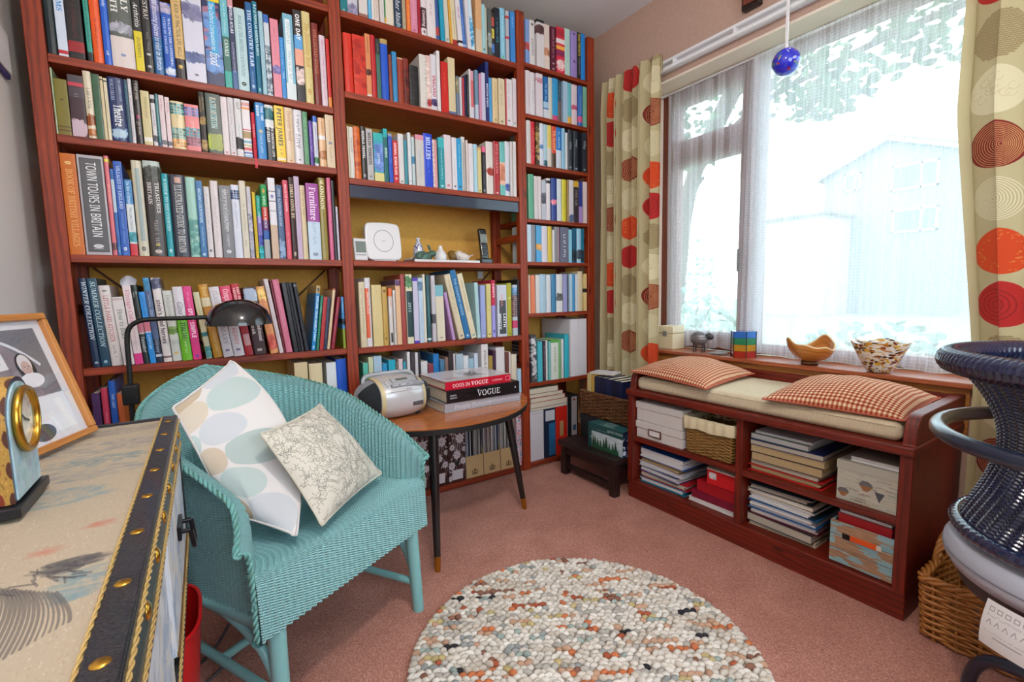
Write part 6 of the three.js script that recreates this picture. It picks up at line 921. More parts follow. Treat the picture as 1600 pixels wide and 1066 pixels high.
{ // three large picture books, spines to the room
  const big = (label, y, th, w, d, cx, cz, turn, base, draw, top) => {
    const t = thing('book', label, 'book', [cx, y, cz], turn, 'picture books piled on the side table');
    const W = 1024, H = Math.round(W * th / w), tx = canvasTex(W, H, (c) => { c.fillStyle = base; c.fillRect(0, 0, W, H); draw(c, W, H); }), edge = plain(base, 0.25, { clearcoat: 0.4 });
    const spine = new THREE.BoxGeometry(w, th, 0.004).translate(0, th / 2, d / 2 - 0.002); obj('spine', spine, [edge, edge, edge, edge, std({ map: tx, roughness: 0.25, clearcoat: 0.4 }), edge], t);
    const tm = top ? std({ map: top, roughness: 0.25, clearcoat: 0.4 }) : edge; obj('cover', [bx(-w / 2, w / 2, 0, 0.003, -d / 2, d / 2 - 0.004, 0.001)], edge, t);
    const tg = new THREE.BoxGeometry(w, 0.003, d - 0.004).translate(0, th - 0.0015, -0.002); obj('cover', tg, [edge, edge, tm, edge, edge, edge], t);
    obj('page_block', bx(-w / 2 + 0.004, w / 2 - 0.004, 0.003, th - 0.003, -d / 2 + 0.004, d / 2 - 0.005, 0), M.page, t);
  };
  big('grey picture book lying lowest of the three on the side table', TY + 0.0008, 0.036, 0.375, 0.27, 0.455, 0.232, 0.03, '#9c9aa2', (c, W, H) => { c.fillStyle = '#c8c6d0'; c.font = H * 0.66 + 'px serif'; c.textBaseline = 'middle'; c.fillText('People Pictures', W * 0.12, H * 0.52); c.font = H * 0.36 + 'px sans-serif'; c.fillText('PHOTOGRAPHS OF AN ERA', W * 0.56, H * 0.52); });
  big('thick black fashion book lettered in white, between the red and the grey one', TY + 0.0376, 0.052, 0.35, 0.275, 0.458, 0.235, 0.0, '#131318', (c, W, H) => { c.fillStyle = '#e6e4ea'; c.textBaseline = 'middle'; c.font = H * 0.62 + 'px serif'; c.fillText('VOGUE', W * 0.40, H * 0.52); c.font = H * 0.2 + 'px serif'; c.fillText('in', W * 0.402, H * 0.24); c.font = H * 0.15 + 'px sans-serif'; c.fillText('UNSEEN', W * 0.04, H * 0.42); c.fillText('CENTURY', W * 0.04, H * 0.62); c.beginPath(); c.ellipse(W * 0.94, H * 0.45, 7, 12, 0.6, 0, 7); c.fill(); c.fillRect(W * 0.935, H * 0.5, 3, 14); });
  big('red dog picture book with white lettering topmost on the side table pile', TY + 0.0902, 0.034, 0.315, 0.255, 0.437, 0.235, 0.02, '#c01430', (c, W, H) => { c.fillStyle = '#f4dfe2'; c.textBaseline = 'middle'; c.font = H * 0.6 + 'px sans-serif'; c.fillText('DOGS IN', W * 0.10, H * 0.54); c.font = 'bold ' + H * 0.66 + 'px serif'; c.fillText('VOGUE', W * 0.375, H * 0.54); c.font = H * 0.3 + 'px sans-serif'; c.fillText('A CENTURY', W * 0.70, H * 0.54); c.strokeStyle = '#f4dfe2'; c.lineWidth = 3; c.strokeRect(W * 0.92, H * 0.25, H * 0.6, H * 0.5); },
    canvasTex(256, 206, (c, W, H) => { c.fillStyle = '#dedbe0'; c.fillRect(0, 0, W, H); c.fillStyle = '#a9a6ac'; for (let i = 0; i < 26; i++) { c.globalAlpha = 0.5; c.beginPath(); c.ellipse(W * (0.45 + 0.25 * rnd()), H * (0.3 + 0.4 * rnd()), 8 + 16 * rnd(), 6 + 10 * rnd(), rnd() * 3, 0, 7); c.fill(); } c.globalAlpha = 1; c.fillStyle = '#3a373c'; for (let i = 0; i < 9; i++) { c.beginPath(); c.ellipse(W * (0.5 + 0.18 * rnd()), H * (0.35 + 0.3 * rnd()), 4 + 8 * rnd(), 3 + 5 * rnd(), rnd() * 3, 0, 7); c.fill(); } c.fillStyle = '#c24a5a'; c.fillRect(W * 0.1, H * 0.72, 50, 6); c.fillRect(W * 0.75, H * 0.3, 30, 8); }));
}
// ---------------------------------------------------------------- old trunk with drawers on a black stand
const KY = 0.73, KX = -0.570, KZ0 = 0.865, KZ1 = 1.78;
{
  const t = thing('trunk', 'old map papered trunk with black leather edges, brass studs and drawers', 'trunk');
  const top = canvasTex(1024, 1024, (c, W, H) => {
    c.fillStyle = '#ab9c88'; c.fillRect(0, 0, W, H);
    for (let i = 0; i < 16000; i++) { const d = rnd(); c.fillStyle = d > 0.5 ? 'rgba(206,194,174,.35)' : 'rgba(140,118,88,.22)'; c.fillRect(rnd() * W, rnd() * H, 1 + 3 * rnd(), 1 + 3 * rnd()); }
    const wash = (x, y, w, h, col, n, al) => { for (let i = 0; i < n; i++) { c.fillStyle = col; c.globalAlpha = al * rnd(); const a = rnd() * 6.28, r = Math.sqrt(rnd()); c.beginPath(); c.ellipse(x + w * r * Math.cos(a), y + h * r * Math.sin(a), 4 + 34 * rnd(), 2 + 5 * rnd(), -0.15 + 0.3 * rnd(), 0, 7); c.fill(); } c.globalAlpha = 1; };
    // z runs along canvas y (far end at the top), x across
    wash(720, 60, 300, 34, '#77777e', 150, 0.25); wash(760, 190, 260, 46, '#747a80', 240, 0.28); wash(760, 280, 200, 30, '#5f7b86', 150, 0.3); wash(760, 350, 240, 36, '#7a8084', 200, 0.26); wash(700, 450, 200, 36, '#6f8996', 160, 0.3);
    wash(895, 590, 26, 9, '#b05a48', 30, 0.2); wash(800, 640, 26, 10, '#b06a58', 26, 0.18); wash(870, 690, 60, 14, '#4a474a', 90, 0.4); wash(900, 740, 50, 30, '#6f868e', 90, 0.4);
    // worn engraving of a striped animal
    c.strokeStyle = '#3c3a3e'; c.lineCap = 'round'; for (let i = 0; i < 15; i++) { c.globalAlpha = 0.5; c.lineWidth = 3 + 4 * rnd(); c.beginPath(); c.moveTo(740 + i * 9, 705 + 3 * i); c.quadraticCurveTo(800 + i * 8, 745 + i * 3, 790 + i * 9, 850 - i * 3); c.stroke(); } c.globalAlpha = 0.5; c.lineWidth = 4; for (let i = 0; i < 20; i++) { c.beginPath(); const x = 730 + 160 * rnd(), y = 680 + 40 * rnd(); c.moveTo(x, y); c.lineTo(x + 50 * rnd(), y + 16 * rnd()); c.stroke(); } c.globalAlpha = 1;
    c.strokeStyle = 'rgba(80,74,78,.6)'; c.lineWidth = 3; for (let i = 0; i < 3; i++) { c.beginPath(); c.moveTo(380, 60 + i * 22); c.bezierCurveTo(560, 20 + i * 26, 800, 90 + i * 14, 980, 30 + i * 22); c.stroke(); } wash(560, 960, 300, 30, '#8a7a68', 60, 0.3);
  }, 0, 0);
  const W = KX - (XL + 0.01), D = KZ1 - KZ0, lid = new THREE.BoxGeometry(W, 0.02, D).translate((KX + XL + 0.01) / 2, KY - 0.011, (KZ0 + KZ1) / 2), clothM = std({ map: top, roughness: 0.9, bumpMap: dataTex(64, 64, (x, y) => { const n = 128 + 90 * (noise(x, y, 3, 64, 64) - 0.5); return [n, n, n]; }, false, 0.06, 0.06), bumpScale: 0.0008 }), mapPaper = std({ map: canvasTex(512, 256, (c, w, h) => { c.fillStyle = '#cdd3dc'; c.fillRect(0, 0, w, h); for (let i = 0; i < 200; i++) { c.globalAlpha = 0.35; c.fillStyle = ['#9fb4cc', '#e4e2e0', '#8aa0c0', '#d8c8b0'][Math.floor(rnd() * 4)]; c.beginPath(); c.ellipse(rnd() * w, rnd() * h, 6 + 40 * rnd(), 3 + 14 * rnd(), rnd() * 3, 0, 7); c.fill(); } c.globalAlpha = 0.8; c.strokeStyle = '#46608c'; for (let i = 0; i < 26; i++) { c.beginPath(); let x = rnd() * w, y = rnd() * h; c.moveTo(x, y); for (let k = 0; k < 8; k++) c.lineTo(x += 20 * (rnd() - 0.5), y += 20 * (rnd() - 0.5)); c.stroke(); } }, 0.5, 0.25), roughness: 0.6 });
  const leather = plain('#22242c', 0.38, { clearcoat: 0.2, bumpMap: dataTex(64, 64, (x, y) => { const n = 255 * noise(x / 3, y / 3, 4, 21, 21); return [n, n, n]; }, false, 0.03, 0.03), bumpScale: 0.0008 });
  obj('lid', lid, [clothM, clothM, clothM, clothM, clothM, clothM], t);
  obj('body', bx(XL + 0.012, KX - 0.004, 0.44, KY - 0.021, KZ0 + 0.004, KZ1 - 0.004, 0.003), mapPaper, t);
  // leather strips, rope piping and studs
  const strip = (...b) => obj('leather_strip', bx(...b, 0.003), leather, t);
  strip(KX - 0.0215, KX + 0.003, KY - 0.0015, KY + 0.0035, KZ0 - 0.003, KZ1); strip(KX - 0.0, KX + 0.004, KY - 0.052, KY + 0.0015, KZ0 - 0.003, KZ1); strip(XL + 0.012, KX - 0.022, KY - 0.0015, KY + 0.003, KZ0 - 0.003, KZ0 + 0.012); strip(XL + 0.012, KX - 0.002, KY - 0.05, KY, KZ0 - 0.004, KZ0);
  strip(KX - 0.003, KX + 0.003, 0.437, 0.475, KZ0 - 0.003, KZ1); strip(KX - 0.003, KX + 0.003, 0.475, KY - 0.05, KZ0 - 0.003, KZ0 + 0.03); strip(KX - 0.003, KX + 0.003, 0.475, KY - 0.05, KZ1 - 0.03, KZ1);
  const rope = plain('#b89a5e', 0.6), rp = (x, y) => { const g = []; for (const k of [0, 1]) { const pts = []; for (let i = 0; i <= 240; i++) { const w = i * 0.9 + k * 3.1416; pts.push(V(x + 0.0011 * Math.cos(w), y + 0.0011 * Math.sin(w), KZ0 + D * i / 240)); } g.push(new THREE.TubeGeometry(new THREE.CatmullRomCurve3(pts), 480, 0.0013, 4)); } return g; };
  obj('rope_piping', [...rp(KX - 0.0225, KY + 0.002), ...rp(KX + 0.0055, KY - 0.006), ...rp(KX + 0.005, KY - 0.054), ...rp(KX + 0.0045, 0.478)], rope, t);
  for (let i = 0; i < 9; i++) { const z = KZ0 + 0.05 + i * 0.107; obj('stud', new THREE.SphereGeometry(0.0085, 16, 8, 0, 6.2832, 0, 1.5).scale(0.75, 0.3, 0.75).translate(KX - 0.010, KY + 0.003, z), M.brass, t); obj('stud', new THREE.SphereGeometry(0.0085, 16, 8, 0, 6.2832, 0, 1.5).scale(1, 0.45, 1).rotateZ(-1.5708).translate(KX + 0.004, KY - 0.028, z), M.brass, t); }
  for (const [z0, z1] of [[KZ0 + 0.04, KZ0 + 0.44], [KZ0 + 0.50, KZ1 - 0.06]]) { const d = obj('drawer', bx(KX - 0.02, KX + 0.002, 0.485, KY - 0.062, z0, z1, 0.003), mapPaper, t); obj('drawer_trim', [bx(KX + 0.001, KX + 0.004, KY - 0.072, KY - 0.062, z0, z1, 0.001), bx(KX + 0.001, KX + 0.004, 0.485, 0.493, z0, z1, 0.001)], plain('#6a4a24', 0.5), d);
    const z = (z0 + z1) / 2, h = obj('handle', [bx(KX + 0.002, KX + 0.008, 0.575, 0.60, z - 0.03, z + 0.03, 0.002), cyl(0.004, 0.004, V(KX + 0.008, 0.588, z - 0.022), V(KX + 0.02, 0.588, z - 0.022), 8), cyl(0.004, 0.004, V(KX + 0.008, 0.588, z + 0.022), V(KX + 0.02, 0.588, z + 0.022), 8), tube([V(KX + 0.02, 0.588, z - 0.022), V(KX + 0.023, 0.56, z - 0.018), V(KX + 0.023, 0.552, z), V(KX + 0.023, 0.56, z + 0.018), V(KX + 0.02, 0.588, z + 0.022)], 0.004, 24, 8)], plain('#26262a', 0.3, { metalness: 0.7 }), d); }
  // folding black stand
  for (const z of [KZ0 + 0.25, KZ1 - 0.12]) for (const [a, b] of [[KX - 0.012, XL + 0.03], [XL + 0.03, KX + 0.03]]) obj('stand_leg', cyl(0.013, 0.013, V(a, 0.438, z + (a < b ? 0.03 : 0)), V(b, 0.0, z + (a < b ? 0.03 : 0)), 10), M.black, t);
  for (const x of [KX - 0.012, XL + 0.03]) obj('stand_rail', bx(x - 0.012, x + 0.012, 0.415, 0.439, KZ0 + 0.05, KZ1 - 0.06, 0.003), M.black, t);
}
{ // mantel clock with printed panels
  const t = thing('mantel_clock', 'arched mantel clock with a brass bezel and red ornamented sides on the trunk', 'clock', [-0.744, KY + 0.0036, 1.274], 0.0); t.scale.setScalar(0.83);
  const navy = plain('#181c34', 0.35, { clearcoat: 0.3 });
  obj('base', bx(-0.062, 0.062, 0.0004, 0.015, -0.072, 0.072, 0.002), plain('#15171d', 0.35), t);
  const prof = new THREE.Shape(); prof.moveTo(-0.060, 0.017); prof.lineTo(0.060, 0.017); prof.lineTo(0.060, 0.125); prof.absarc(0, 0.125, 0.060, 0, Math.PI, false); prof.lineTo(-0.060, 0.017);
  const orn = canvasTex(256, 512, (c, w, h) => { c.fillStyle = '#a8813a'; c.fillRect(0, 0, w, h); for (let i = 0; i < 900; i++) { c.fillStyle = rnd() > 0.5 ? 'rgba(70,44,20,.4)' : 'rgba(214,170,90,.4)'; c.fillRect(rnd() * w, rnd() * h, 3 + 6 * rnd(), 2 + 4 * rnd()); } c.lineWidth = 16; for (let r = 0; r < 5; r++) for (let q = 0; q < 3; q++) { const x = 44 + q * 84, y = 50 + r * 104; c.strokeStyle = r < 3 ? '#4a2418' : '#c01c1c'; c.beginPath(); c.arc(x, y, 28, 0.5, 5.4); c.stroke(); c.fillStyle = r < 2 ? '#7a2a1a' : '#d0281e'; c.beginPath(); c.ellipse(x, y + 42, 24, 13, 0, 0, 7); c.fill(); } }, 0.13, 0.2);
  obj('case', new THREE.ExtrudeGeometry(prof, { depth: 0.092, bevelEnabled: false, curveSegments: 30 }).rotateY(Math.PI / 2).translate(-0.037, 0, 0), [navy, std({ map: orn, roughness: 0.4 })], t);
  const fp = new THREE.Shape(); fp.moveTo(-0.053, 0.02); fp.lineTo(0.053, 0.02); fp.lineTo(0.053, 0.125); fp.absarc(0, 0.125, 0.053, 0, Math.PI, false); fp.lineTo(-0.053, 0.02);
  const blue = canvasTex(128, 256, (c, w, h) => { c.fillStyle = '#a9c8d4'; c.fillRect(0, 0, w, h); for (let i = 0; i < 160; i++) { c.globalAlpha = 0.5; c.fillStyle = ['#7fb0c4', '#c8dce4', '#9ac0b8', '#b0b4d0'][Math.floor(rnd() * 4)]; c.beginPath(); c.ellipse(rnd() * w, rnd() * h, 3 + 12 * rnd(), 2 + 8 * rnd(), rnd() * 3, 0, 7); c.fill(); } }, 0.11, 0.2);
  obj('front_panel', new THREE.ExtrudeGeometry(fp, { depth: 0.002, bevelEnabled: false, curveSegments: 30 }).rotateY(Math.PI / 2).translate(0.055, 0, 0), std({ map: blue, roughness: 0.35 }), t);
  const L = (pts) => lathe(pts, 48).rotateZ(-Math.PI / 2);
  const bz = obj('bezel', L([[0.041, 0.002], [0.048, 0.002], [0.049, 0.007], [0.046, 0.011], [0.042, 0.011], [0.041, 0.007], [0.041, 0.002]]).translate(0.056, 0.123, 0), M.brass, t);
  const dial = canvasTex(256, 256, (c, w) => { c.fillStyle = '#e4e0d4'; c.fillRect(0, 0, w, w); c.translate(w / 2, w / 2); c.fillStyle = '#26242a'; c.font = '24px serif'; c.textAlign = 'center'; c.textBaseline = 'middle'; ['XII', 'I', 'II', 'III', 'IV', 'V', 'VI', 'VII', 'VIII', 'IX', 'X', 'XI'].forEach((s, i) => { const a = i / 12 * 6.2832; c.fillText(s, 96 * Math.sin(a), -96 * Math.cos(a)); }); });
  obj('dial', new THREE.CircleGeometry(0.042, 40).rotateY(Math.PI / 2).translate(0.0585, 0.123, 0), std({ map: dial, roughness: 0.4 }), t);
  obj('hand', [bx(-0.0004, 0.0004, 0, 0.032, -0.0012, 0.0012, 0).rotateX(1.0).translate(0.0600, 0.123, 0), bx(-0.0004, 0.0004, 0, 0.022, -0.0016, 0.0016, 0).rotateX(-1.9).translate(0.0595, 0.123, 0)], M.black, t);
  obj('glass', lathe([[0, 0.006], [0.02, 0.005], [0.041, 0]], 40).rotateZ(-Math.PI / 2).translate(0.0615, 0.123, 0), std({ transmission: 1, roughness: 0.02, thickness: 0, color: 0xffffff }), t);
}
{ // framed print leaning on its strut
  const t = thing('picture_frame', 'light wooden framed print of a nun leaning back on the trunk', 'picture frame', [-0.693, KY + 0.0042, 0.926]); t.scale.setScalar(0.93);
  const W = 0.25, H = 0.245, dz = V(-0.352, 0, 0.936), n = V(0.936, 0, 0.352), al = 0.285, up = V(-Math.sin(al) * n.x, Math.cos(al), -Math.sin(al) * n.z), nn = V(n.x * Math.cos(al), Math.sin(al), n.z * Math.cos(al));
  t.applyMatrix4(new THREE.Matrix4()); const m = new THREE.Matrix4().makeBasis(dz.clone().negate(), up, nn), q = new THREE.Quaternion().setFromRotationMatrix(m); t.quaternion.copy(q);
  // local: x to the far side (0 at its far lower corner), y up the print, z towards the room
  const B = (n2, ...b) => obj(n2, bx(...b, 0.0025), M.frameWood, t);
  B('frame_rail', -W, 0, 0.0, 0.012, 0, 0.014); B('frame_rail', -W, 0, H - 0.012, H, 0, 0.014); B('frame_rail', -W, -W + 0.012, 0.012, H - 0.012, 0, 0.014); B('frame_rail', -0.012, 0, 0.012, H - 0.012, 0, 0.014);
  const pr = canvasTex(512, 502, (c, w, h) => {
    c.fillStyle = '#d9d8de'; c.fillRect(0, 0, w, h); c.fillStyle = '#76757e'; c.fillRect(20, 34, w - 64, 280); for (let i = 0; i < 500; i++) { c.fillStyle = rnd() > 0.5 ? 'rgba(60,60,70,.2)' : 'rgba(150,146,150,.25)'; c.fillRect(20 + rnd() * (w - 64), 34 + rnd() * 280, 3 + 8 * rnd(), 2 + 5 * rnd()); }
    c.fillStyle = '#8a8088'; c.beginPath(); c.moveTo(150, 314); c.lineTo(230, 60); c.quadraticCurveTo(330, 110, 372, 200); c.lineTo(372, 314); c.fill(); c.strokeStyle = '#dcdbe4'; c.lineWidth = 13; c.beginPath(); c.moveTo(130, 190); c.quadraticCurveTo(170, 80, 230, 62); c.quadraticCurveTo(330, 90, 420, 190); c.stroke();
    c.fillStyle = '#e0dfe4'; c.save(); c.translate(60, 120); c.rotate(-0.06); c.fillRect(0, 0, 200, 78); c.fillStyle = '#77757c'; for (let r = 0; r < 2; r++) for (let i = 0; i < 13; i++) if (i % 5 !== 4) c.fillRect(14 + i * 13, 24 + r * 28, 8 * (0.6 + 0.4 * rnd()), 3); c.restore();
    c.fillStyle = '#2e2c34'; c.beginPath(); c.ellipse(345, 190, 44, 60, -0.15, 0, 7); c.fill(); c.fillStyle = '#dcd6d8'; c.beginPath(); c.ellipse(345, 176, 32, 40, -0.1, 0, 7); c.fill(); c.fillStyle = '#c7a9a2'; c.beginPath(); c.ellipse(347, 196, 25, 33, -0.1, 0, 7); c.fill(); c.fillStyle = '#6a5050'; c.fillRect(335, 186, 8, 3); c.fillRect(355, 186, 8, 3); c.fillRect(343, 212, 12, 2); c.fillRect(349, 193, 2, 10); c.fillStyle = '#e4e2e8'; c.beginPath(); c.ellipse(350, 244, 58, 30, 0, 0, 7); c.fill();
    c.fillStyle = '#e6e6ec'; c.fillRect(20, 318, w - 64, 150); c.fillStyle = '#2e3138'; c.beginPath(); c.ellipse(280, 380, 26, 34, 0, 0, 7); c.fill(); c.fillStyle = '#c6a89c'; c.beginPath(); c.ellipse(282, 394, 17, 23, 0, 0, 7); c.fill(); c.fillStyle = '#3b4146'; c.beginPath(); c.ellipse(285, 455, 60, 34, 0, 0, 7); c.fill();
  });
  obj('print', new THREE.PlaneGeometry(W - 0.022, H - 0.022).translate(-W / 2, H / 2, 0.004), std({ map: pr, roughness: 0.6 }), t);
  obj('glass', bx(-W + 0.011, -0.011, 0.011, H - 0.011, 0.0065, 0.008, 0), std({ transmission: 1, roughness: 0.02, thickness: 0, color: 0xffffff }), t);
  obj('backing', bx(-W + 0.006, -0.006, 0.006, H - 0.006, -0.002, 0.002, 0), plain('#6a4a2e', 0.8), t);
  obj('strut', bx(-W / 2 - 0.02, -W / 2 + 0.02, 0.0, 0.19, -0.003, -0.001, 0).translate(0, 0, 0).applyMatrix4(new THREE.Matrix4().makeTranslation(0, 0.19, -0.002)).applyMatrix4(new THREE.Matrix4().makeTranslation(0, -0.19, 0)), plain('#3a2a20', 0.8), t);
}
// ---------------------------------------------------------------- reading lamp, bin, cables
{
  const t = thing('reading_lamp', 'black reading lamp with a bent arm and dome shade behind the armchair', 'lamp', [-0.725, 0, 0.10]);
  obj('base', lathe([[0, 0.0005], [0.11, 0.0005], [0.11, 0.012], [0.02, 0.02], [0.012, 0.03]], 36), M.black, t); obj('pole', cyl(0.008, 0.008, V(0, 0.02, 0), V(0, 0.69, 0), 12), M.black, t);
  obj('joint', bx(-0.02, 0.024, 0.635, 0.70, -0.02, 0.02, 0.004), plain('#111113', 0.4), t);
  obj('arm', tube([V(0.002, 0.69, 0), V(0.004, 0.76, 0), V(0.006, 0.85, 0), V(0.016, 0.888, 0.002), V(0.045, 0.908, 0.004), V(0.09, 0.912, 0.006), V(0.16, 0.912, 0.012), V(0.235, 0.912, 0.018)], 0.0075, 80, 10), M.black, t);
  const sh = obj('lamp_shade', lathe([[0.105, 0], [0.102, 0.022], [0.09, 0.05], [0.068, 0.072], [0.04, 0.085], [0.012, 0.09], [0, 0.09]].map(([x, y]) => [x, y]), 48).translate(0.325, 0.882, 0.026), M.gloss, t); obj('inside', lathe([[0.1035, 0.0005], [0.1, 0.022], [0.088, 0.048], [0.066, 0.07], [0.04, 0.082], [0, 0.087]], 48).translate(0.325, 0.882, 0.026), plain('#d8d6d2', 0.5), sh); obj('bulb', new THREE.SphereGeometry(0.024, 20, 14).translate(0.325, 0.925, 0.026), M.whiteGloss, sh);
}
{ const t = thing('waste_bin', 'red plastic bin standing under the trunk front', 'bin', [-0.665, 0, 0.90]);
  const P = (u, v, o) => { const a = u * 6.2832, k = 0.085 + 0.025 * v - o, e = 0.62; return V(k * Math.sign(Math.cos(a)) * Math.pow(Math.abs(Math.cos(a)), e), 0.001 + 0.32 * v, 1.15 * k * Math.sign(Math.sin(a)) * Math.pow(Math.abs(Math.sin(a)), e)); };
  obj('body', [sheet(64, 6, (u, v) => P(u, v, 0)), sheet(64, 6, (u, v) => P(u, Math.max(0.02, v), 0.003))], plain('#c40f14', 0.35), t); obj('rim', tube(Array.from({ length: 40 }, (_, i) => P(i / 40, 1, 0.001)), 0.004, 100, 6, true), plain('#c40f14', 0.3), t); obj('bottom', bx(-0.08, 0.08, 0.0005, 0.005, -0.1, 0.1, 0.002), plain('#a00c10', 0.5), t); }
{ const t = thing('plug_adapter', 'black mains adapter lying on the carpet below the armchair', 'adapter', [-0.43, 0, 0.40], 0.5);
  obj('block', new RoundedBoxGeometry(0.085, 0.045, 0.05, 3, 0.008).translate(0, 0.0235, 0), M.black, t); obj('pin', [bx(-0.012, -0.005, 0.045, 0.062, -0.006, 0.006), bx(0.01, 0.017, 0.045, 0.062, -0.006, 0.006)], M.red, t); obj('relief', cyl(0.008, 0.005, V(-0.04, 0.02, 0.01), V(-0.07, 0.012, 0.03), 10), plain('#3a3a3e', 0.5), t);
  const c1 = thing('power_cable', 'grey flex looping from the adapter towards the trunk', 'cable'), c2 = thing('power_cable', 'black cable curving behind the chair leg on the carpet', 'cable');
  obj('flex', tube([V(-0.49, 0.012, 0.445), V(-0.52, 0.006, 0.52), V(-0.56, 0.0045, 0.60), V(-0.62, 0.0045, 0.66), V(-0.60, 0.0045, 0.72), V(-0.52, 0.0045, 0.66), V(-0.43, 0.0045, 0.53), V(-0.385, 0.006, 0.45), V(-0.395, 0.02, 0.41)], 0.0038, 120, 8), plain('#55555c', 0.5), c1); obj('plug', new RoundedBoxGeometry(0.022, 0.016, 0.03, 2, 0.004).translate(-0.388, 0.034, 0.375), plain('#2a2a2e', 0.5), c1);
  obj('flex', tube([V(-0.47, 0.0045, 0.28), V(-0.50, 0.0045, 0.20), V(-0.56, 0.0045, 0.16), V(-0.64, 0.0045, 0.20), V(-0.74, 0.0045, 0.32), V(-0.80, 0.0045, 0.45)], 0.004, 80, 8), M.cord, c2); obj('plug', new RoundedBoxGeometry(0.03, 0.022, 0.036, 2, 0.005).translate(-0.463, 0.012, 0.297), M.cord, c2); }
// ---------------------------------------------------------------- corner beside the window seat
{
  const t = thing('low_stool', 'low dark wooden stool carrying the green boxed set in the corner', 'stool');
  obj('seat', bx(1.045, 1.44, 0.155, 0.185, 0.125, 0.543, 0.004, 'z'), M.darkWood, t);
  for (const [x, z] of [[1.052, 0.14], [1.052, 0.50], [1.40, 0.14], [1.40, 0.50]]) obj('leg', bx(x, x + 0.04, 0.0, 0.155, z, z + 0.036, 0.003, 'y'), M.darkWood, t);
  obj('rail', bx(1.06, 1.075, 0.115, 0.155, 0.176, 0.50, 0.002, 'z'), M.darkWood, t); obj('rail', bx(1.07, 1.09, 0.03, 0.055, 0.176, 0.50, 0.002, 'z'), M.darkWood, t); obj('rail', bx(1.092, 1.40, 0.11, 0.15, 0.505, 0.52, 0.002, 'x'), M.darkWood, t);
  const g = thing('boxed_set', 'dark green card box printed with fir trees standing on the low stool', 'box', [1.105, 0.1856, 0.30]);
  const fir = (c, x, y, h, w, col) => { c.fillStyle = col; for (let k = 0; k < 7; k++) { const yy = y - h * k / 7, ww = w * (1 - k / 7.5); c.beginPath(); c.moveTo(x, yy - h / 4.4); for (let q = 0; q < 6; q++) c.lineTo(x + ww * (0.3 + 0.7 * q / 5), yy - h / 4.4 + (q + 1) * h / 26 + rnd() * 6); for (let q = 5; q >= 0; q--) c.lineTo(x - ww * (0.3 + 0.7 * q / 5), yy - h / 4.4 + (q + 1) * h / 26 + rnd() * 6); c.fill(); } };
  const front = canvasTex(512, 272, (c, W, H) => { c.fillStyle = '#174f52'; c.fillRect(0, 0, W, H); c.fillStyle = '#b9cbd2'; c.fillRect(56, 84, W - 62, H - 90); for (let i = 0; i < 40; i++) { c.globalAlpha = 0.4; c.fillStyle = '#dde6ea'; c.beginPath(); c.ellipse(60 + rnd() * (W - 80), 90 + rnd() * 90, 40, 8, 0, 0, 7); c.fill(); } c.globalAlpha = 1; for (const [x, h, w] of [[110, 150, 44], [150, 130, 36], [190, 120, 36], [240, 140, 40], [275, 175, 46], [320, 110, 34], [370, 120, 40], [410, 150, 40], [80, 170, 30], [440, 70, 24]]) fir(c, x, H - 4, h * 0.9, w, rnd() > 0.5 ? '#2c5a3e' : '#1f4634'); c.fillStyle = '#2b5a3c'; c.fillRect(60, H - 40, 390, 36); c.fillStyle = '#e6f0ee'; c.font = 'italic 30px serif'; c.fillText('Agatha Christie', 286, 46); c.font = '11px sans-serif'; c.fillStyle = '#9cc4c0'; c.fillText('THE COMPLETE COLLECTION ON DISC', 120, 62); });
  const endT = canvasTex(128, 256, (c, W, H) => { c.fillStyle = '#16203a'; c.fillRect(0, 0, W, H); for (let i = 0; i < 24; i++) { c.fillStyle = ['#8fa0c4', '#3a5a8a', '#c8d0e0', '#2a3a6a'][i % 4]; c.beginPath(); c.ellipse(rnd() * W, rnd() * H, 5 + 18 * rnd(), 8 + 24 * rnd(), rnd() * 3, 0, 7); c.fill(); } }), topT = canvasTex(256, 96, (c, W, H) => { c.fillStyle = '#1d5e60'; c.fillRect(0, 0, W, H); c.fillStyle = '#bcd8d8'; c.font = 'italic 40px serif'; c.fillText('Agatha Christie', 20, 58); });
  const gm = plain('#174f52', 0.35, { clearcoat: 0.3 }), sm = (x) => std({ map: x, roughness: 0.35, clearcoat: 0.3 });
  obj('box', new THREE.BoxGeometry(0.075, 0.125, 0.24).translate(0.0375, 0.0625, 0.12), [gm, sm(front), sm(topT), gm, sm(endT), gm], g); obj('slip_edge', bx(-0.0006, 0.0756, 0.091, 0.0925, 0, 0.2404, 0), plain('#0f3a3c', 0.4), g);
  const d = thing('storage_box', 'black storage box behind the green boxed set under the dark wicker basket', 'box', [1.195, 0.1856, 0.14]); obj('body', bx(0, 0.22, 0, 0.095, 0, 0.36, 0.003), plain('#15151a', 0.6), d); obj('lid', bx(-0.003, 0.223, 0.095, 0.122, -0.003, 0.363, 0.003), plain('#1a1a20', 0.6), d);
  const bt = thing('wicker_basket', 'dark brown wicker basket holding a row of books beside the window seat', 'basket', [1.305, 0.3082, 0.315]);
  const cm = std({ map: woodTex('#8a5a34', '#4a2c18', 0, 14), roughness: 0.45 }), w = weave(0.21, 0.345, 0.125, 14, 0.04, 0.0046, 0.04); obj('weavers', w.rows, cm, bt); obj('stakes', w.stakes, cm, bt); obj('bottom', bx(-0.1, 0.1, 0, 0.008, -0.165, 0.165, 0.002), cm, bt);
  obj('rim', [0, 1].map((k) => tube(Array.from({ length: 120 }, (_, i) => { const q = w.P(i / 120, 0.128, 0.004 * Math.cos(i * 0.9 + k * 3.14)); q.y += 0.004 * Math.sin(i * 0.9 + k * 3.14); return q; }), 0.0045, 360, 5, true)), cm, bt);
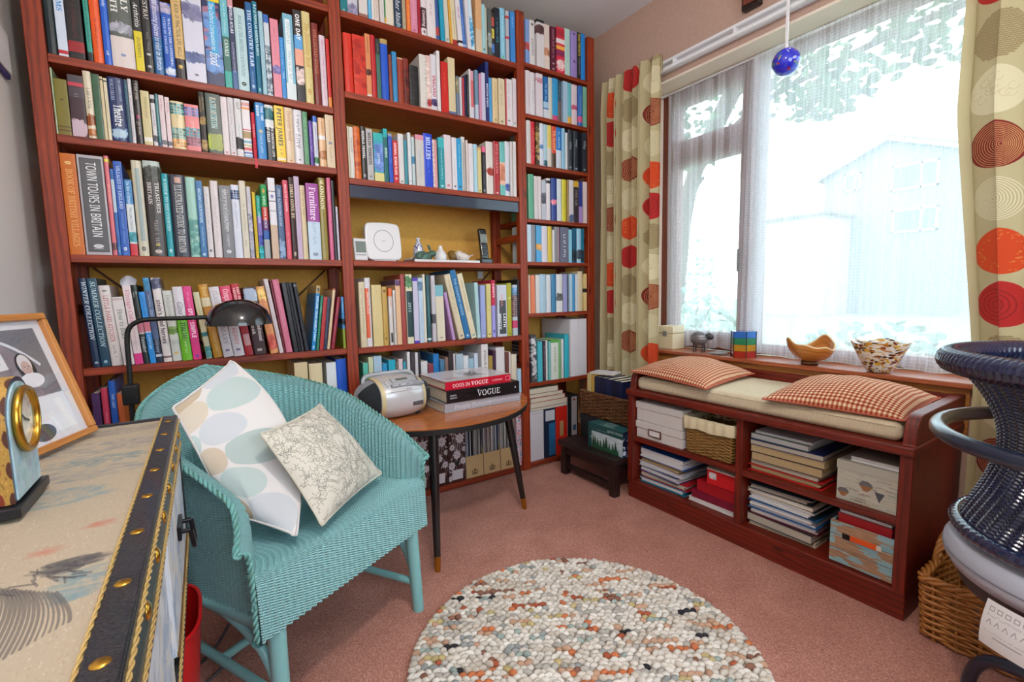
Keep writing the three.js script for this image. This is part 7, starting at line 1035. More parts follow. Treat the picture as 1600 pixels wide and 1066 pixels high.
  let z = 0.163; const row = [['#d8c48a', 0.03, 0.215, 'cream bound book at the near end of the dark wicker basket row'], ['#c9a24a', 0.024, 0.212, 'gold bound book beside the cream one in the dark wicker basket'], ['#1a2246', 0.04, 0.205, 'navy book beside the gold one in the dark wicker basket'], ['#161c3c', 0.036, 0.205, 'second navy book in the dark wicker basket row'], ['#1c2650', 0.042, 0.204, 'third navy book in the dark wicker basket row'], ['#141a38', 0.04, 0.203, 'fourth navy book in the dark wicker basket row'], ['#182048', 0.038, 0.202, 'navy book at the bench end of the dark wicker basket row']];
  for (const [c, th, h, label] of row) { const b = thing('book', label, 'book', [1.225, 0.3168, z], 0, 'books in the dark wicker basket'); obj('cover', [bx(0, 0.002, 0, h, 0, th, 0), bx(0.002, 0.15, 0, h, 0, 0.002, 0), bx(0.002, 0.15, 0, h, th - 0.002, th, 0)], plain(c, 0.4), b); obj('page_block', bx(0.003, 0.147, 0.003, h - 0.004, 0.0022, th - 0.0022, 0), M.page, b); z += th + 0.0015; }
  const np = thing('notebook', 'thin white notebook laid across the books in the dark wicker basket', 'notebook', [1.29, 0.5325, 0.235], 0.35); obj('cover', [bx(-0.05, 0.05, 0, 0.0012, -0.07, 0.07, 0), bx(-0.05, 0.05, 0.0068, 0.008, -0.07, 0.07, 0)], plain('#d8d4d8', 0.5), np); obj('page_block', bx(-0.049, 0.047, 0.0014, 0.0066, -0.069, 0.069, 0), M.page, np);
}
{ // black woven swivel chair
  const t = thing('woven_chair', 'black woven hourglass chair with a rolled rim and tubular arm ring', 'chair', [0.896, 0, 1.985]);
  const m = plain('#1a2040', 0.2, { clearcoat: 0.7, clearcoatRoughness: 0.1 }), tubeM = plain('#1c2438', 0.28, { clearcoat: 0.5, clearcoatRoughness: 0.2 });
  const prof = [[0.47, 0.222], [0.50, 0.212], [0.56, 0.188], [0.62, 0.172], [0.66, 0.170], [0.70, 0.177], [0.75, 0.200], [0.79, 0.230], [0.815, 0.248]], rad = (y) => { for (let i = 1; i < prof.length; i++) if (y <= prof[i][0]) { const [a, b] = [prof[i - 1], prof[i]], k = (y - a[0]) / (b[0] - a[0]); return a[1] + (b[1] - a[1]) * k; } return 0.248; };
  const rs = (y) => (rad(y - 0.015) + rad(y) + rad(y + 0.015)) / 3, NC = 56, NR = 48;
  obj('woven_back', sheet(NC * 8, NR * 6, (u, v) => { const y = 0.47 + 0.345 * v, r0 = rs(y), row = Math.floor(v * NR * 0.9999), f = v * NR - row, d = 0.0036 * Math.cos(u * NC * 6.2832 + row * 0.42) * Math.sqrt(Math.max(0.02, Math.sin(f * Math.PI))), a = u * 6.2832 + 0.03 * (f - 0.5); return V((r0 + d) * Math.cos(a), y, (r0 + d) * Math.sin(a)); }), m, t);
  const coil = (R, r, y, n, tilt = 0) => sheet(n * 4, 14, (u, v) => { const a = u * 6.2832, b = v * 6.2832, k = r * (1 + 0.07 * Math.cos(u * n * 6.2832 + 2 * b)); return V((R + k * Math.cos(b)) * Math.cos(a), y + k * Math.sin(b) + tilt * Math.cos(a), (R + k * Math.cos(b)) * Math.sin(a)); });
  obj('rolled_rim', coil(0.253, 0.024, 0.818, 130), m, t); obj('lower_braid', coil(0.224, 0.014, 0.474, 90), m, t);
  obj('arm_ring', new THREE.TorusGeometry(0.265, 0.0155, 16, 120).rotateX(Math.PI / 2).translate(0, 0.668, 0), tubeM, t);
  const ja = 3.3 + 0.02; obj('ring_joint', new THREE.TorusGeometry(0.265, 0.0162, 16, 8, 0.05).rotateX(Math.PI / 2).rotateY(-ja + 0.2).translate(0, 0.668, 0), plain('#3a425c', 0.25), t);
  for (const a of [0.6, 2.2, 3.9, 5.3].slice(0, 1).concat([5.6])) obj('strut', cyl(0.006, 0.006, V(0.165 * Math.cos(a), 0.668, 0.165 * Math.sin(a)), V(0.258 * Math.cos(a), 0.668, 0.258 * Math.sin(a)), 10), tubeM, t);
  const pad = obj('seat_pad', lathe([[0, 0.455], [0.12, 0.458], [0.205, 0.456], [0.232, 0.446], [0.243, 0.428], [0.243, 0.405], [0.234, 0.388], [0.21, 0.38], [0, 0.378]], 64), plain('#a9abb8', 0.45), t); obj('seam', new THREE.TorusGeometry(0.2435, 0.0012, 6, 90).rotateX(Math.PI / 2).translate(0, 0.417, 0), plain('#70727e', 0.5), pad);
  obj('underseat', lathe([[0.228, 0.386], [0.215, 0.35], [0.17, 0.315], [0.09, 0.295], [0.04, 0.285], [0, 0.285]], 48), plain('#20222a', 0.5), t); obj('column', cyl(0.028, 0.028, V(0, 0.10, 0), V(0, 0.29, 0), 20), M.black, t);
  for (const a of [-1.3, 0.75, 1.9, 3.1, -2.25]) { const p = (r, y) => V(r * Math.cos(a), y, r * Math.sin(a)); obj('foot_tube', tube([p(0.02, 0.14), p(0.09, 0.135), p(0.16, 0.12), p(0.19, 0.09), p(0.203, 0.05), p(0.205, 0.014)], 0.014, 40, 10), tubeM, t); }
  const ta = Math.PI + 0.38, tagG = sheet(8, 8, (u, v) => { const a = ta + (u - 0.5) * 0.36, r = 0.247 + 0.012 * Math.sin(v * 2); return V(r * Math.cos(a), 0.388 - 0.085 * v, r * Math.sin(a)); }, -1, -1);
  obj('care_label', tagG, std({ map: canvasTex(256, 192, (c, W, H) => { c.fillStyle = '#d9d6d6'; c.fillRect(0, 0, W, H); c.strokeStyle = c.fillStyle = '#8a8488'; c.lineWidth = 3; for (let i = 0; i < 6; i++) { c.strokeRect(24 + i * 36, 22, 20, 16); c.beginPath(); c.moveTo(24 + i * 36, 94); c.lineTo(36 + i * 36, 74); c.lineTo(46 + i * 36, 94); c.stroke(); } for (let r = 0; r < 3; r++) for (let i = 0; i < 30; i++) if (rnd() > 0.2) c.fillRect(20 + i * 7, 52 + r * 6 + (r > 1 ? 60 : 0), 5, 2); c.fillRect(60, 140, 120, 4); }), roughness: 0.8 }), t);
}
{ // honey wicker basket on the floor
  const t = thing('wicker_basket', 'honey coloured wicker basket with handles on the floor beside the window seat', 'basket', [1.262, 0, 1.845]);
  const cm = std({ map: woodTex('#c98a44', '#8a5220', 0, 16), roughness: 0.4, clearcoat: 0.2 }), w = weave(0.32, 0.37, 0.17, 18, 0.046, 0.0050, 0.05);
  obj('weavers', w.rows.map((g) => g.translate(0, 0.004, 0)), cm, t); obj('stakes', w.stakes.map((g) => g.translate(0, 0.002, 0)), cm, t); obj('bottom', bx(-0.15, 0.15, 0.0005, 0.01, -0.175, 0.175, 0.003), cm, t);
  obj('rim', [0, 1, 2].map((k) => tube(Array.from({ length: 150 }, (_, i) => { const q = w.P(i / 150, 0.176, 0.007 * Math.cos(i * 0.7 + k * 2.09)); q.y += 0.006 * Math.sin(i * 0.7 + k * 2.09); return q; }), 0.006, 450, 5, true)), cm, t);
  for (const s of [-1, 1]) obj('handle', [0, 1, 2].map((k) => tube(Array.from({ length: 16 }, (_, i) => { const a = Math.PI * i / 15; return V(0.075 * Math.cos(a) + 0.03, 0.178 + 0.062 * Math.sin(a) + 0.005 * Math.sin(i * 1.4 + k * 2.09), s * 0.192 + 0.006 * Math.cos(i * 1.4 + k * 2.09)); }), 0.0062, 60, 6)), cm, t);
  const b1 = thing('card_box', 'white and purple card box standing in the honey wicker basket', 'box', [1.16, 0.012, 1.75], 0.3); obj('box', bx(0, 0.03, 0, 0.19, 0, 0.07, 0.001), plain('#d4ccc8', 0.5), b1); obj('top', bx(-0.0005, 0.0305, 0.19, 0.197, -0.0005, 0.0705, 0.001), plain('#5a4aa8', 0.5), b1);
  const b2 = thing('card_box', 'raspberry red card box standing in the honey wicker basket', 'box', [1.13, 0.012, 1.84], 0.15); obj('box', bx(0, 0.035, 0, 0.172, 0, 0.08, 0.001), plain('#c42a5a', 0.5), b2); obj('flap', bx(0, 0.035, 0.172, 0.176, 0, 0.08, 0.001), plain('#d8d0d0', 0.5), b2);
}
// ---------------------------------------------------------------- round rug of felted wool loops
{
  const t = thing('rug', 'round pebble textured wool rug in cream, grey, rust and black', 'rug', [0.273, 0, 1.194]);
  obj('backing', new THREE.CylinderGeometry(0.448, 0.452, 0.008, 90).translate(0, 0.0046, 0), plain('#b8ac9c', 1), t);
  const g = new THREE.SphereGeometry(1, 9, 6); const p = g.attributes.position; for (let i = 0; i < p.count; i++) { const k = 1 + 0.16 * (noise(p.getX(i) * 2 + 5, p.getZ(i) * 2 + 5, 3) - 0.5); p.setXYZ(i, p.getX(i) * k, p.getY(i) * k, p.getZ(i) * k); } g.computeVertexNormals();
  const cols = [['#d8cfc4', 46], ['#cbc0b3', 22], ['#e2dbd2', 26], ['#b4aea6', 9], ['#c19a80', 8], ['#9a9c9a', 4], ['#c8744a', 3.6], ['#a5553a', 2.6], ['#8a6050', 2.4], ['#2c2a30', 1.5], ['#bfac7a', 4], ['#9aa8a2', 2.4]], tot = cols.reduce((a, c) => a + c[1], 0), items = [];
  // nubs lie in rows; a strand keeps its colour over a few neighbours
  const ang = 0.55, pu = 0.0205, pv = 0.0142; let cur = 0;
  for (let j = -34; j <= 34; j++) for (let i = -24; i <= 24; i++) { if (rnd() < 0.6) { let k = rnd() * tot; cur = 0; while (k > cols[cur][1]) k -= cols[cur++][1]; } const u = (i + (j % 2) * 0.5 + rr(-0.22, 0.22)) * pu, v = (j + rr(-0.2, 0.2)) * pv, x = u * Math.cos(ang) - v * Math.sin(ang), z = u * Math.sin(ang) + v * Math.cos(ang), r = Math.hypot(x, z); if (r > 0.452) continue; items.push([x, z, cols[cur][0]]); }
  for (let i = 0; i < 150; i++) { const a = i / 150 * 6.2832; let k = rnd() * tot, c = 0; while (k > cols[c][1]) k -= cols[c++][1]; items.push([0.452 * Math.cos(a), 0.452 * Math.sin(a), cols[c][0], a]); }
  const im = new THREE.InstancedMesh(g, std({ color: 0xffffff, roughness: 1, sheen: 0.3, sheenRoughness: 0.8 }), items.length), m = new THREE.Matrix4(), q = new THREE.Quaternion(), col = new THREE.Color();
  items.forEach(([x, z, c], i) => { q.setFromEuler(new THREE.Euler(rr(-0.3, 0.3), -ang + rr(-0.7, 0.7), rr(-0.3, 0.3))); m.compose(V(x, 0.0115 + rr(-0.002, 0.002), z), q, V(0.0132 * rr(0.8, 1.15), 0.0085 * rr(0.85, 1.2), 0.0092 * rr(0.85, 1.2))); im.setMatrixAt(i, m); col.set(c); const d = rr(0.88, 1.08); col.multiplyScalar(d); im.setColorAt(i, col); });
  im.name = 'wool_loops'; im.userData.kind = 'stuff'; im.castShadow = im.receiveShadow = true; t.add(im);
}
{ // small paper and ribbon bits among the books
  const t = thing('ribbon_bookmark', 'red ribbon hanging over the edge of the second shelf below a scarlet book', 'bookmark', [-0.297, 1.5022, 0]);
  obj('ribbon', [bx(-0.004, 0.004, 0, 0.0006, -0.014, 0.002, 0), bx(-0.004, 0.004, -0.03, 0.0006, 0.0014, 0.002, 0)], plain('#d01838', 0.5), t); obj('forked_end', [bx(-0.004, -0.0008, -0.038, -0.03, 0.0014, 0.002, 0), bx(0.0008, 0.004, -0.038, -0.03, 0.0014, 0.002, 0)], plain('#d01838', 0.5), t);
  tag(obj('paper_slip', sheet(12, 8, (u, v) => V(-0.738 + 0.04 * u + 0.006 * v * (u - 0.5), 1.0285 + 0.034 * v * (0.55 + 0.45 * Math.sin(u * 3.14)), -0.05 - 0.03 * v * v + 0.008 * Math.sin(u * 4))), plain('#d8d8e4', 0.7)), 'curled white paper slip sticking up over the pink lettered cookery books', 'paper');
}
// ---------------------------------------------------------------- the open niche above the table
{
  const Y = 1.1284;
  const th = thing('thermometer_clock', 'small white desk thermometer with a grey display standing by the router', 'thermometer', [0.092, Y, -0.06], 0.15); obj('case', new RoundedBoxGeometry(0.06, 0.098, 0.018, 3, 0.006).rotateX(-0.12).translate(0, 0.0505, 0), M.white, th); obj('display', new RoundedBoxGeometry(0.046, 0.048, 0.003, 2, 0.001).rotateX(-0.12).translate(0, 0.062, 0.0095), plain('#7c8a86', 0.25, { clearcoat: 0.5 }), th); obj('button_strip', new RoundedBoxGeometry(0.044, 0.006, 0.003, 2, 0.001).rotateX(-0.12).translate(0, 0.028, 0.013), plain('#b4b4b8', 0.4), th); obj('stand', bx(-0.02, 0.02, 0, 0.004, -0.035, 0.0, 0.001), M.white, th);
  const r = thing('wifi_router', 'white rounded square internet router with an oval ring on its face', 'router', [0.205, Y, -0.09], 0.0);
  const sq = new THREE.Shape(), a = 0.074, b = 0.079, rd = 0.02; sq.moveTo(-a + rd, -b); sq.lineTo(a - rd, -b); sq.quadraticCurveTo(a, -b, a, -b + rd); sq.bezierCurveTo(a + 0.004, -0.02, a + 0.004, 0.02, a, b - rd); sq.quadraticCurveTo(a, b, a - rd, b); sq.bezierCurveTo(0.02, b + 0.004, -0.02, b + 0.004, -a + rd, b); sq.quadraticCurveTo(-a, b, -a, b - rd); sq.bezierCurveTo(-a - 0.004, 0.02, -a - 0.004, -0.02, -a, -b + rd); sq.quadraticCurveTo(-a, -b, -a + rd, -b);
  const rx = (g) => g.rotateX(-0.16).translate(0, 0.0905, 0); obj('body', rx(new THREE.ExtrudeGeometry(sq, { depth: 0.022, bevelEnabled: true, bevelSize: 0.006, bevelThickness: 0.006, bevelSegments: 4, curveSegments: 10 }).translate(0, 0, -0.014)), M.whiteGloss, r);
  obj('ring', rx(new THREE.TorusGeometry(0.045, 0.0012, 8, 80).scale(1, 1.1, 1).translate(0, 0.002, 0.0142)), plain('#8f8f96', 0.3), r); obj('mark', rx(bx(-0.008, 0.008, 0.0, 0.0025, 0.0135, 0.0146, 0.0003)), plain('#c88a8a', 0.4), r); obj('stand', bx(-0.05, 0.05, 0, 0.006, -0.05, 0.03, 0.002), M.white, r);
  const tr = thing('tray', 'long white ceramic tray with a rolled end holding the ornaments', 'tray', [0.51, Y, -0.105]); obj('dish', [bx(-0.17, 0.18, 0.002, 0.008, -0.06, 0.055, 0.003), bx(-0.17, 0.18, 0.002, 0.014, 0.05, 0.057, 0.002), bx(-0.17, 0.18, 0.002, 0.014, -0.062, -0.055, 0.002)], M.whiteGloss, tr); obj('rolled_end', sheet(24, 8, (u, v) => { const an = u * 4.6, q = 0.014 - 0.0016 * u * 4; return V(-0.168 - q * Math.sin(an) * 1.1, 0.005 + q * (1 - Math.cos(an)), -0.06 + 0.115 * v); }), M.whiteGloss, tr); obj('foot', [bx(-0.15, 0.15, 0, 0.003, -0.04, 0.035, 0.001)], M.whiteGloss, tr);
  const T = Y + 0.0089;
  const blueP = canvasTex(256, 128, (c, W, H) => { c.fillStyle = '#dfe0e6'; c.fillRect(0, 0, W, H); c.strokeStyle = '#2a3a8a'; c.lineWidth = 4; for (let i = 0; i < 4; i++) { const x = 32 + i * 64; c.beginPath(); c.arc(x, 60, 14, 0, 7); c.stroke(); for (let k = 0; k < 6; k++) { c.beginPath(); c.arc(x + 20 * Math.cos(k), 60 + 26 * Math.sin(k), 6, 0, 5); c.stroke(); } } });
  const bo = thing('bottle_vase', 'slim white bottle vase with a blue pattern on the tray', 'vase', [0.395, T, -0.135]); obj('body', lathe([[0, 0], [0.02, 0], [0.025, 0.004], [0.027, 0.02], [0.026, 0.05], [0.022, 0.072], [0.013, 0.088], [0.009, 0.10], [0.009, 0.108], [0.011, 0.112], [0.008, 0.112], [0.007, 0.1]], 36), std({ map: blueP, roughness: 0.15, clearcoat: 0.6 }), bo); obj('lip', new THREE.TorusGeometry(0.0095, 0.0018, 8, 30).rotateX(1.5708).translate(0, 0.1115, 0), M.whiteGloss, bo);
  const va = thing('bud_vase', 'round white bud vase on the tray next to the hare', 'vase', [0.508, T, -0.125]); obj('body', lathe([[0, 0], [0.02, 0], [0.03, 0.012], [0.032, 0.028], [0.026, 0.046], [0.014, 0.058], [0.009, 0.068], [0.010, 0.078], [0.008, 0.078], [0.007, 0.068]], 36), M.whiteGloss, va); obj('lip', new THREE.TorusGeometry(0.009, 0.0016, 8, 30).rotateX(1.5708).translate(0, 0.078, 0), M.whiteGloss, va);
  // small animals: bodies joined from a few blended blobs
  const blob = (list, n = 34, iso = 1) => { // smooth union of spheres meshed by shrinking a ball onto the field along rays from the centre
    const c = V(0, 0, 0); list.forEach((s) => c.add(V(s[0], s[1], s[2]))); c.multiplyScalar(1 / list.length); const f = (q) => { let v = 0; for (const [x, y, z, r] of list) v += Math.exp(-((q.x - x) ** 2 + (q.y - y) ** 2 + (q.z - z) ** 2) / (r * r) * 1.6); return v; };
    return sheet(n, n, (u, v) => { const a = u * 6.2832, b = (v - 0.5) * 3.1416, d = V(Math.cos(b) * Math.cos(a), Math.sin(b), Math.cos(b) * Math.sin(a)); let lo = 0, hi = 0.14; for (let k = 60; k > 0; k--) { const q = c.clone().addScaledVector(d, 0.14 * k / 60); if (f(q) > 0.2) { lo = 0.14 * k / 60; hi = 0.14 * (k + 1) / 60; break; } } for (let k = 0; k < 14; k++) { const md = (lo + hi) / 2; f(c.clone().addScaledVector(d, md)) > 0.2 ? lo = md : hi = md; } const q = c.clone().addScaledVector(d, lo); q.y = Math.max(0.0004, q.y); return q; }, 1, 1);
  };
  const verd = std({ map: dataTex(64, 64, (x, y) => { const n = noise(x / 7, y / 7, 33, 9, 9), k = n > 0.55 ? 1 : 0; return k ? [96, 132, 118] : [58 + 40 * n, 74 + 40 * n, 66 + 30 * n]; }, true, 0.5, 0.5), roughness: 0.6, metalness: 0.3 });
  const ha = thing('hare_figurine', 'green verdigris hare crouching on the tray', 'figurine', [0.41, T + 0.0002, -0.085]);
  obj('body', blob([[-0.028, 0.021, 0, 0.022], [-0.012, 0.023, 0, 0.021], [0.008, 0.02, 0, 0.018], [0.022, 0.026, 0, 0.015], [0.034, 0.038, 0, 0.014], [0.045, 0.036, 0, 0.011], [-0.022, 0.012, 0.012, 0.014], [-0.022, 0.012, -0.012, 0.014]], 44), verd, ha);
  for (const s of [-1, 1]) { obj('ear', new THREE.SphereGeometry(1, 14, 10).scale(0.005, 0.018, 0.0035).rotateZ(s > 0 ? 0.55 : 0.2).translate(0.026 - (s > 0 ? 0.008 : 0), 0.061, s * 0.006), verd, ha); obj('foreleg', new THREE.CapsuleGeometry(0.005, 0.022, 4, 8).translate(0.022, 0.0165, s * 0.008), verd, ha); obj('haunch', new THREE.SphereGeometry(1, 14, 10).scale(0.018, 0.013, 0.008).translate(-0.022, 0.0135, s * 0.014), verd, ha); } obj('tail', new THREE.SphereGeometry(0.007, 10, 8).translate(-0.047, 0.022, 0), verd, ha);
  const bird = (name, label, pos, turn, mat, s, back) => { const b = thing(name, label, 'figurine', pos, turn); obj('body', blob([[0, 0.024, 0, 0.023], [0.012, 0.028, 0, 0.021], [-0.014, 0.022, 0, 0.019], [0.022, 0.044, 0, 0.015], [-0.028, 0.024, 0, 0.011]], 44).scale(s, s, s), mat, b); obj('tail', new THREE.SphereGeometry(1, 14, 10).scale(0.02 * s, 0.004 * s, 0.009 * s).rotateZ(-0.45).translate(-0.045 * s, 0.031 * s, 0), mat, b); obj('beak', new THREE.ConeGeometry(0.0045 * s, 0.014 * s, 10).rotateZ(-1.5708).translate(0.041 * s, 0.046 * s, 0), back, b); for (const q of [-1, 1]) { obj('eye', new THREE.SphereGeometry(0.0022 * s, 8, 6).translate(0.03 * s, 0.05 * s, q * 0.0105 * s), M.black, b); obj('wing', new THREE.SphereGeometry(1, 14, 10).scale(0.022 * s, 0.013 * s, 0.004 * s).rotateZ(-0.2).translate(-0.006 * s, 0.026 * s, q * 0.0205 * s), mat, b); } };
  bird('bird_figurine', 'brown glazed bird at the back of the tray behind the speckled one', [0.60, T + 0.0002, -0.142], 2.6, plain('#8c6a34', 0.25, { clearcoat: 0.6 }), 1.05, plain('#b8843a', 0.3));
  bird('bird_figurine', 'white speckled pottery bird with an upturned tail on the tray', [0.607, T + 0.0002, -0.078], 2.95, std({ map: canvasTex(128, 128, (c) => { c.fillStyle = '#e2ddd6'; c.fillRect(0, 0, 128, 128); c.fillStyle = '#a05a4a'; for (let i = 0; i < 90; i++) { c.beginPath(); c.arc(rnd() * 128, rnd() * 128, 1.4, 0, 7); c.fill(); } }), roughness: 0.3, clearcoat: 0.4 }), 0.92, M.white);
  const ph = thing('cordless_phone', 'black cordless phone standing in its charging cradle', 'phone', [0.752, Y, -0.12]);
  const hs = obj('handset', new RoundedBoxGeometry(0.046, 0.165, 0.024, 4, 0.009).rotateX(-0.18).translate(0, 0.105, 0), plain('#141519', 0.25, { clearcoat: 0.6 }), ph); obj('screen', new RoundedBoxGeometry(0.034, 0.04, 0.003, 2, 0.001).rotateX(-0.18).translate(0, 0.135, 0.0075), plain('#8a948c', 0.2, { clearcoat: 0.7 }), hs); obj('screen_trim', new THREE.TorusGeometry(0.02, 0.0012, 6, 4).rotateZ(0.785).scale(1.25, 1.55, 1).rotateX(-0.18).translate(0, 0.135, 0.009), M.steel, hs);
  for (let r2 = 0; r2 < 5; r2++) for (let c2 = 0; c2 < 3; c2++) obj('button', new RoundedBoxGeometry(0.009, 0.007, 0.003, 2, 0.001).rotateX(-0.18).translate(-0.0125 + c2 * 0.0125, 0.098 - r2 * 0.0125, 0.0135 + r2 * 0.0023), plain('#4a4d55', 0.3), hs);
  obj('cradle', [new RoundedBoxGeometry(0.07, 0.03, 0.07, 4, 0.008).translate(0, 0.0152, 0.008)], M.gloss, ph);
}
// ---------------------------------------------------------------- files and boxes on the lowest shelves
{
  const flo = canvasTex(256, 768, (c, W, H) => { c.fillStyle = '#3a1a18'; c.fillRect(0, 0, W, H); const fl = (x, y, r) => { c.save(); c.translate(x, y); c.fillStyle = '#d6ccd0'; for (let k = 0; k < 8; k++) { c.rotate(0.785); c.beginPath(); c.ellipse(r * 0.62, 0, r * 0.42, r * 0.26, 0, 0, 7); c.fill(); } c.strokeStyle = '#5a2a28'; c.lineWidth = 3; c.beginPath(); c.arc(0, 0, r * 0.34, 0, 7); c.stroke(); c.fillStyle = '#d6ccd0'; c.beginPath(); c.arc(0, 0, r * 0.22, 0, 7); c.fill(); c.fillStyle = '#3a1a18'; c.beginPath(); c.arc(0, 0, r * 0.1, 0, 7); c.fill(); c.restore(); }, lf = (x, y, a) => { c.save(); c.translate(x, y); c.rotate(a); c.fillStyle = '#cfc4c8'; c.beginPath(); c.moveTo(0, 0); c.quadraticCurveTo(18, -18, 44, 0); c.quadraticCurveTo(18, 18, 0, 0); c.fill(); c.strokeStyle = '#5a2a28'; c.lineWidth = 2; c.beginPath(); c.moveTo(4, 0); c.lineTo(38, 0); c.stroke(); c.restore(); };
    for (const [x, y, r] of [[60, 120, 52], [190, 60, 36], [180, 230, 62], [60, 330, 40], [130, 430, 56], [220, 520, 44], [50, 560, 52], [160, 680, 54], [20, 720, 36], [240, 370, 34]]) fl(x, y, r); for (let i = 0; i < 34; i++) lf(rnd() * W, rnd() * H, rnd() * 6.3); c.strokeStyle = '#cfc4c8'; c.lineWidth = 3; for (let i = 0; i < 9; i++) { c.beginPath(); c.moveTo(rnd() * W, rnd() * H); c.quadraticCurveTo(rnd() * W, rnd() * H, rnd() * W, rnd() * H); c.stroke(); } });
  const fm = std({ map: flo, roughness: 0.5 }), Y = 0.0305;
  [[0.262, 'brown file box with white flowers nearest the armchair on the lowest middle shelf'], [0.362, 'brown floral file box in the middle of three behind the table leg'], [0.462, 'brown floral file box next to the kraft magazine files']].forEach(([x, label]) => { const t = thing('file_box', label, 'file box', [x, Y, -0.018], 0, 'brown floral file boxes'); obj('body', new THREE.BoxGeometry(0.096, 0.315, 0.25).translate(0.048, 0.1578, -0.125), fm, t); obj('label', bx(0.02, 0.078, 0.012, 0.062, 0, 0.0012, 0), plain('#d6ccd0', 0.6), t); obj('finger_hole', new THREE.CylinderGeometry(0.0125, 0.0125, 0.002, 24).rotateX(1.5708).translate(0.048, 0.095, 0.0), plain('#12201a', 0.6), t); });
  const kraft = plain('#c9a878', 0.75), cols = [['#2c4a86', '#12141c', '#d8d6da', '#1e2a44'], ['#b8b4ba', '#8a3a2a', '#d8d4d6', '#3a5a9a'], ['#d0ccc8', '#5a6a4a', '#8a8a90', '#c8b894']];
  [[0.561, 'kraft magazine file with blue folders beside the floral boxes'], [0.665, 'kraft magazine file in the middle with white and brown folders'], [0.769, 'kraft magazine file behind the splayed table leg']].forEach(([x, label], k) => { const t = thing('magazine_file', label, 'magazine file', [x, Y, -0.018], 0, 'kraft magazine files'); obj('front', bx(0, 0.10, 0, 0.115, -0.002, 0, 0), kraft, t);
    const sd = new THREE.Shape(); sd.moveTo(0, 0); sd.lineTo(0.24, 0); sd.lineTo(0.24, 0.30); sd.lineTo(0.16, 0.30); sd.lineTo(0, 0.115); for (const sx of [0, 0.098]) obj('side', new THREE.ExtrudeGeometry(sd, { depth: 0.002, bevelEnabled: false }).rotateY(Math.PI / 2).translate(sx, 0, -0.001), kraft, t); obj('back', bx(0, 0.10, 0, 0.30, -0.242, -0.240, 0), kraft, t); obj('base', bx(0.001, 0.099, 0, 0.002, -0.24, -0.002, 0), kraft, t);
    const lil = obj('crest', [new THREE.TorusGeometry(0.008, 0.0018, 6, 20).translate(0.05 - 0.008, 0.03, 0.001), new THREE.TorusGeometry(0.008, 0.0018, 6, 20).translate(0.05 + 0.008, 0.03, 0.001), new THREE.SphereGeometry(1, 12, 8).scale(0.004, 0.014, 0.0016).translate(0.05, 0.034, 0.001), bx(0.034, 0.066, 0.016, 0.02, 0, 0.002, 0.0005)], plain('#6a5230', 0.5), t);
    cols[k].forEach((c, i) => { const f = thing('folder', ['navy', 'black', 'white', 'dark blue', 'grey', 'brown', 'pale', 'blue', 'cream', 'green', 'ash', 'buff'][k * 4 + i] + ' folder standing in the ' + ['first', 'second', 'third'][k] + ' kraft magazine file from the floral boxes', 'folder', [x + 0.006 + i * 0.0235, Y + 0.0024, -0.03], 0, 'folders in the kraft magazine files'); const hh = 0.27 + 0.03 * hash(i, k, 5); obj('cover', [bx(0, 0.001, 0, hh, -0.205, 0, 0), bx(0.0175, 0.0185, 0, hh - 0.008, -0.205, 0, 0), bx(0.001, 0.0175, 0, hh, -0.206, -0.205, 0)], plain(c, 0.5), f); obj('papers', [0, 1, 2, 3].map((q) => bx(0.002 + q * 0.0037, 0.005 + q * 0.0037, 0.001, hh - 0.01 - 0.02 * rnd(), -0.203, -0.004 - 0.02 * rnd(), 0)), plain('#d6d2cc', 0.85), f); }); });
  { const t = thing('file_box', 'narrow pink flowered file box at the end of the lowest middle shelf', 'file box', [0.873, Y, -0.018]); obj('body', new THREE.BoxGeometry(0.032, 0.315, 0.25).translate(0.016, 0.1578, -0.125), std({ map: canvasTex(64, 512, (c, W, H) => { c.fillStyle = '#d8bcc4'; c.fillRect(0, 0, W, H); for (let i = 0; i < 70; i++) { c.fillStyle = ['#b83a5a', '#3a8aa8', '#e8dce0', '#8a3a6a', '#5aa8b0', '#d87a8a'][i % 6]; c.beginPath(); c.ellipse(rnd() * W, rnd() * H, 4 + 9 * rnd(), 4 + 9 * rnd(), 0, 0, 7); c.fill(); } }), roughness: 0.5 }), t); obj('lid_line', bx(-0.0006, 0.0326, 0.27, 0.2715, -0.24, 0.0006, 0), plain('#a87a88', 0.5), t); }
  // narrow bay, floor level: box files, a leaning pile above them and lever arch files set back
  const bf = (name, label, cat, x, w, h, c, spineCol, z = -0.02) => { const t = thing(name, label, cat, [x, 0.0305, z], 0); obj('body', bx(0, w, 0, h, -0.25, 0, 0.002), plain(c, 0.5), t); return t; };
  const f1 = bf('box_file', 'white box file at floor level of the narrow bay', 'box file', 0.957, 0.104, 0.285, '#cfcbd2'); obj('edge', bx(0.004, 0.1, 0.27, 0.274, 0, 0.001, 0), plain('#b4b0b8', 0.5), f1);
  const f2 = bf('box_file', 'navy and blue box file between the white and the red ones', 'box file', 1.064, 0.082, 0.285, '#16233c'); obj('panel', bx(0.034, 0.08, 0.01, 0.2, 0, 0.0012, 0), plain('#2a6694', 0.4), f2); obj('label', bx(0.01, 0.076, 0.215, 0.275, 0, 0.0012, 0), plain('#c8ccd4', 0.5), f2);
  const f3 = bf('box_file', 'red box file with a tan label at floor level of the narrow bay', 'box file', 1.149, 0.085, 0.285, '#c4200f'); obj('label', bx(0.028, 0.055, 0.11, 0.2, 0, 0.0012, 0), plain('#b08a5a', 0.6), f3);
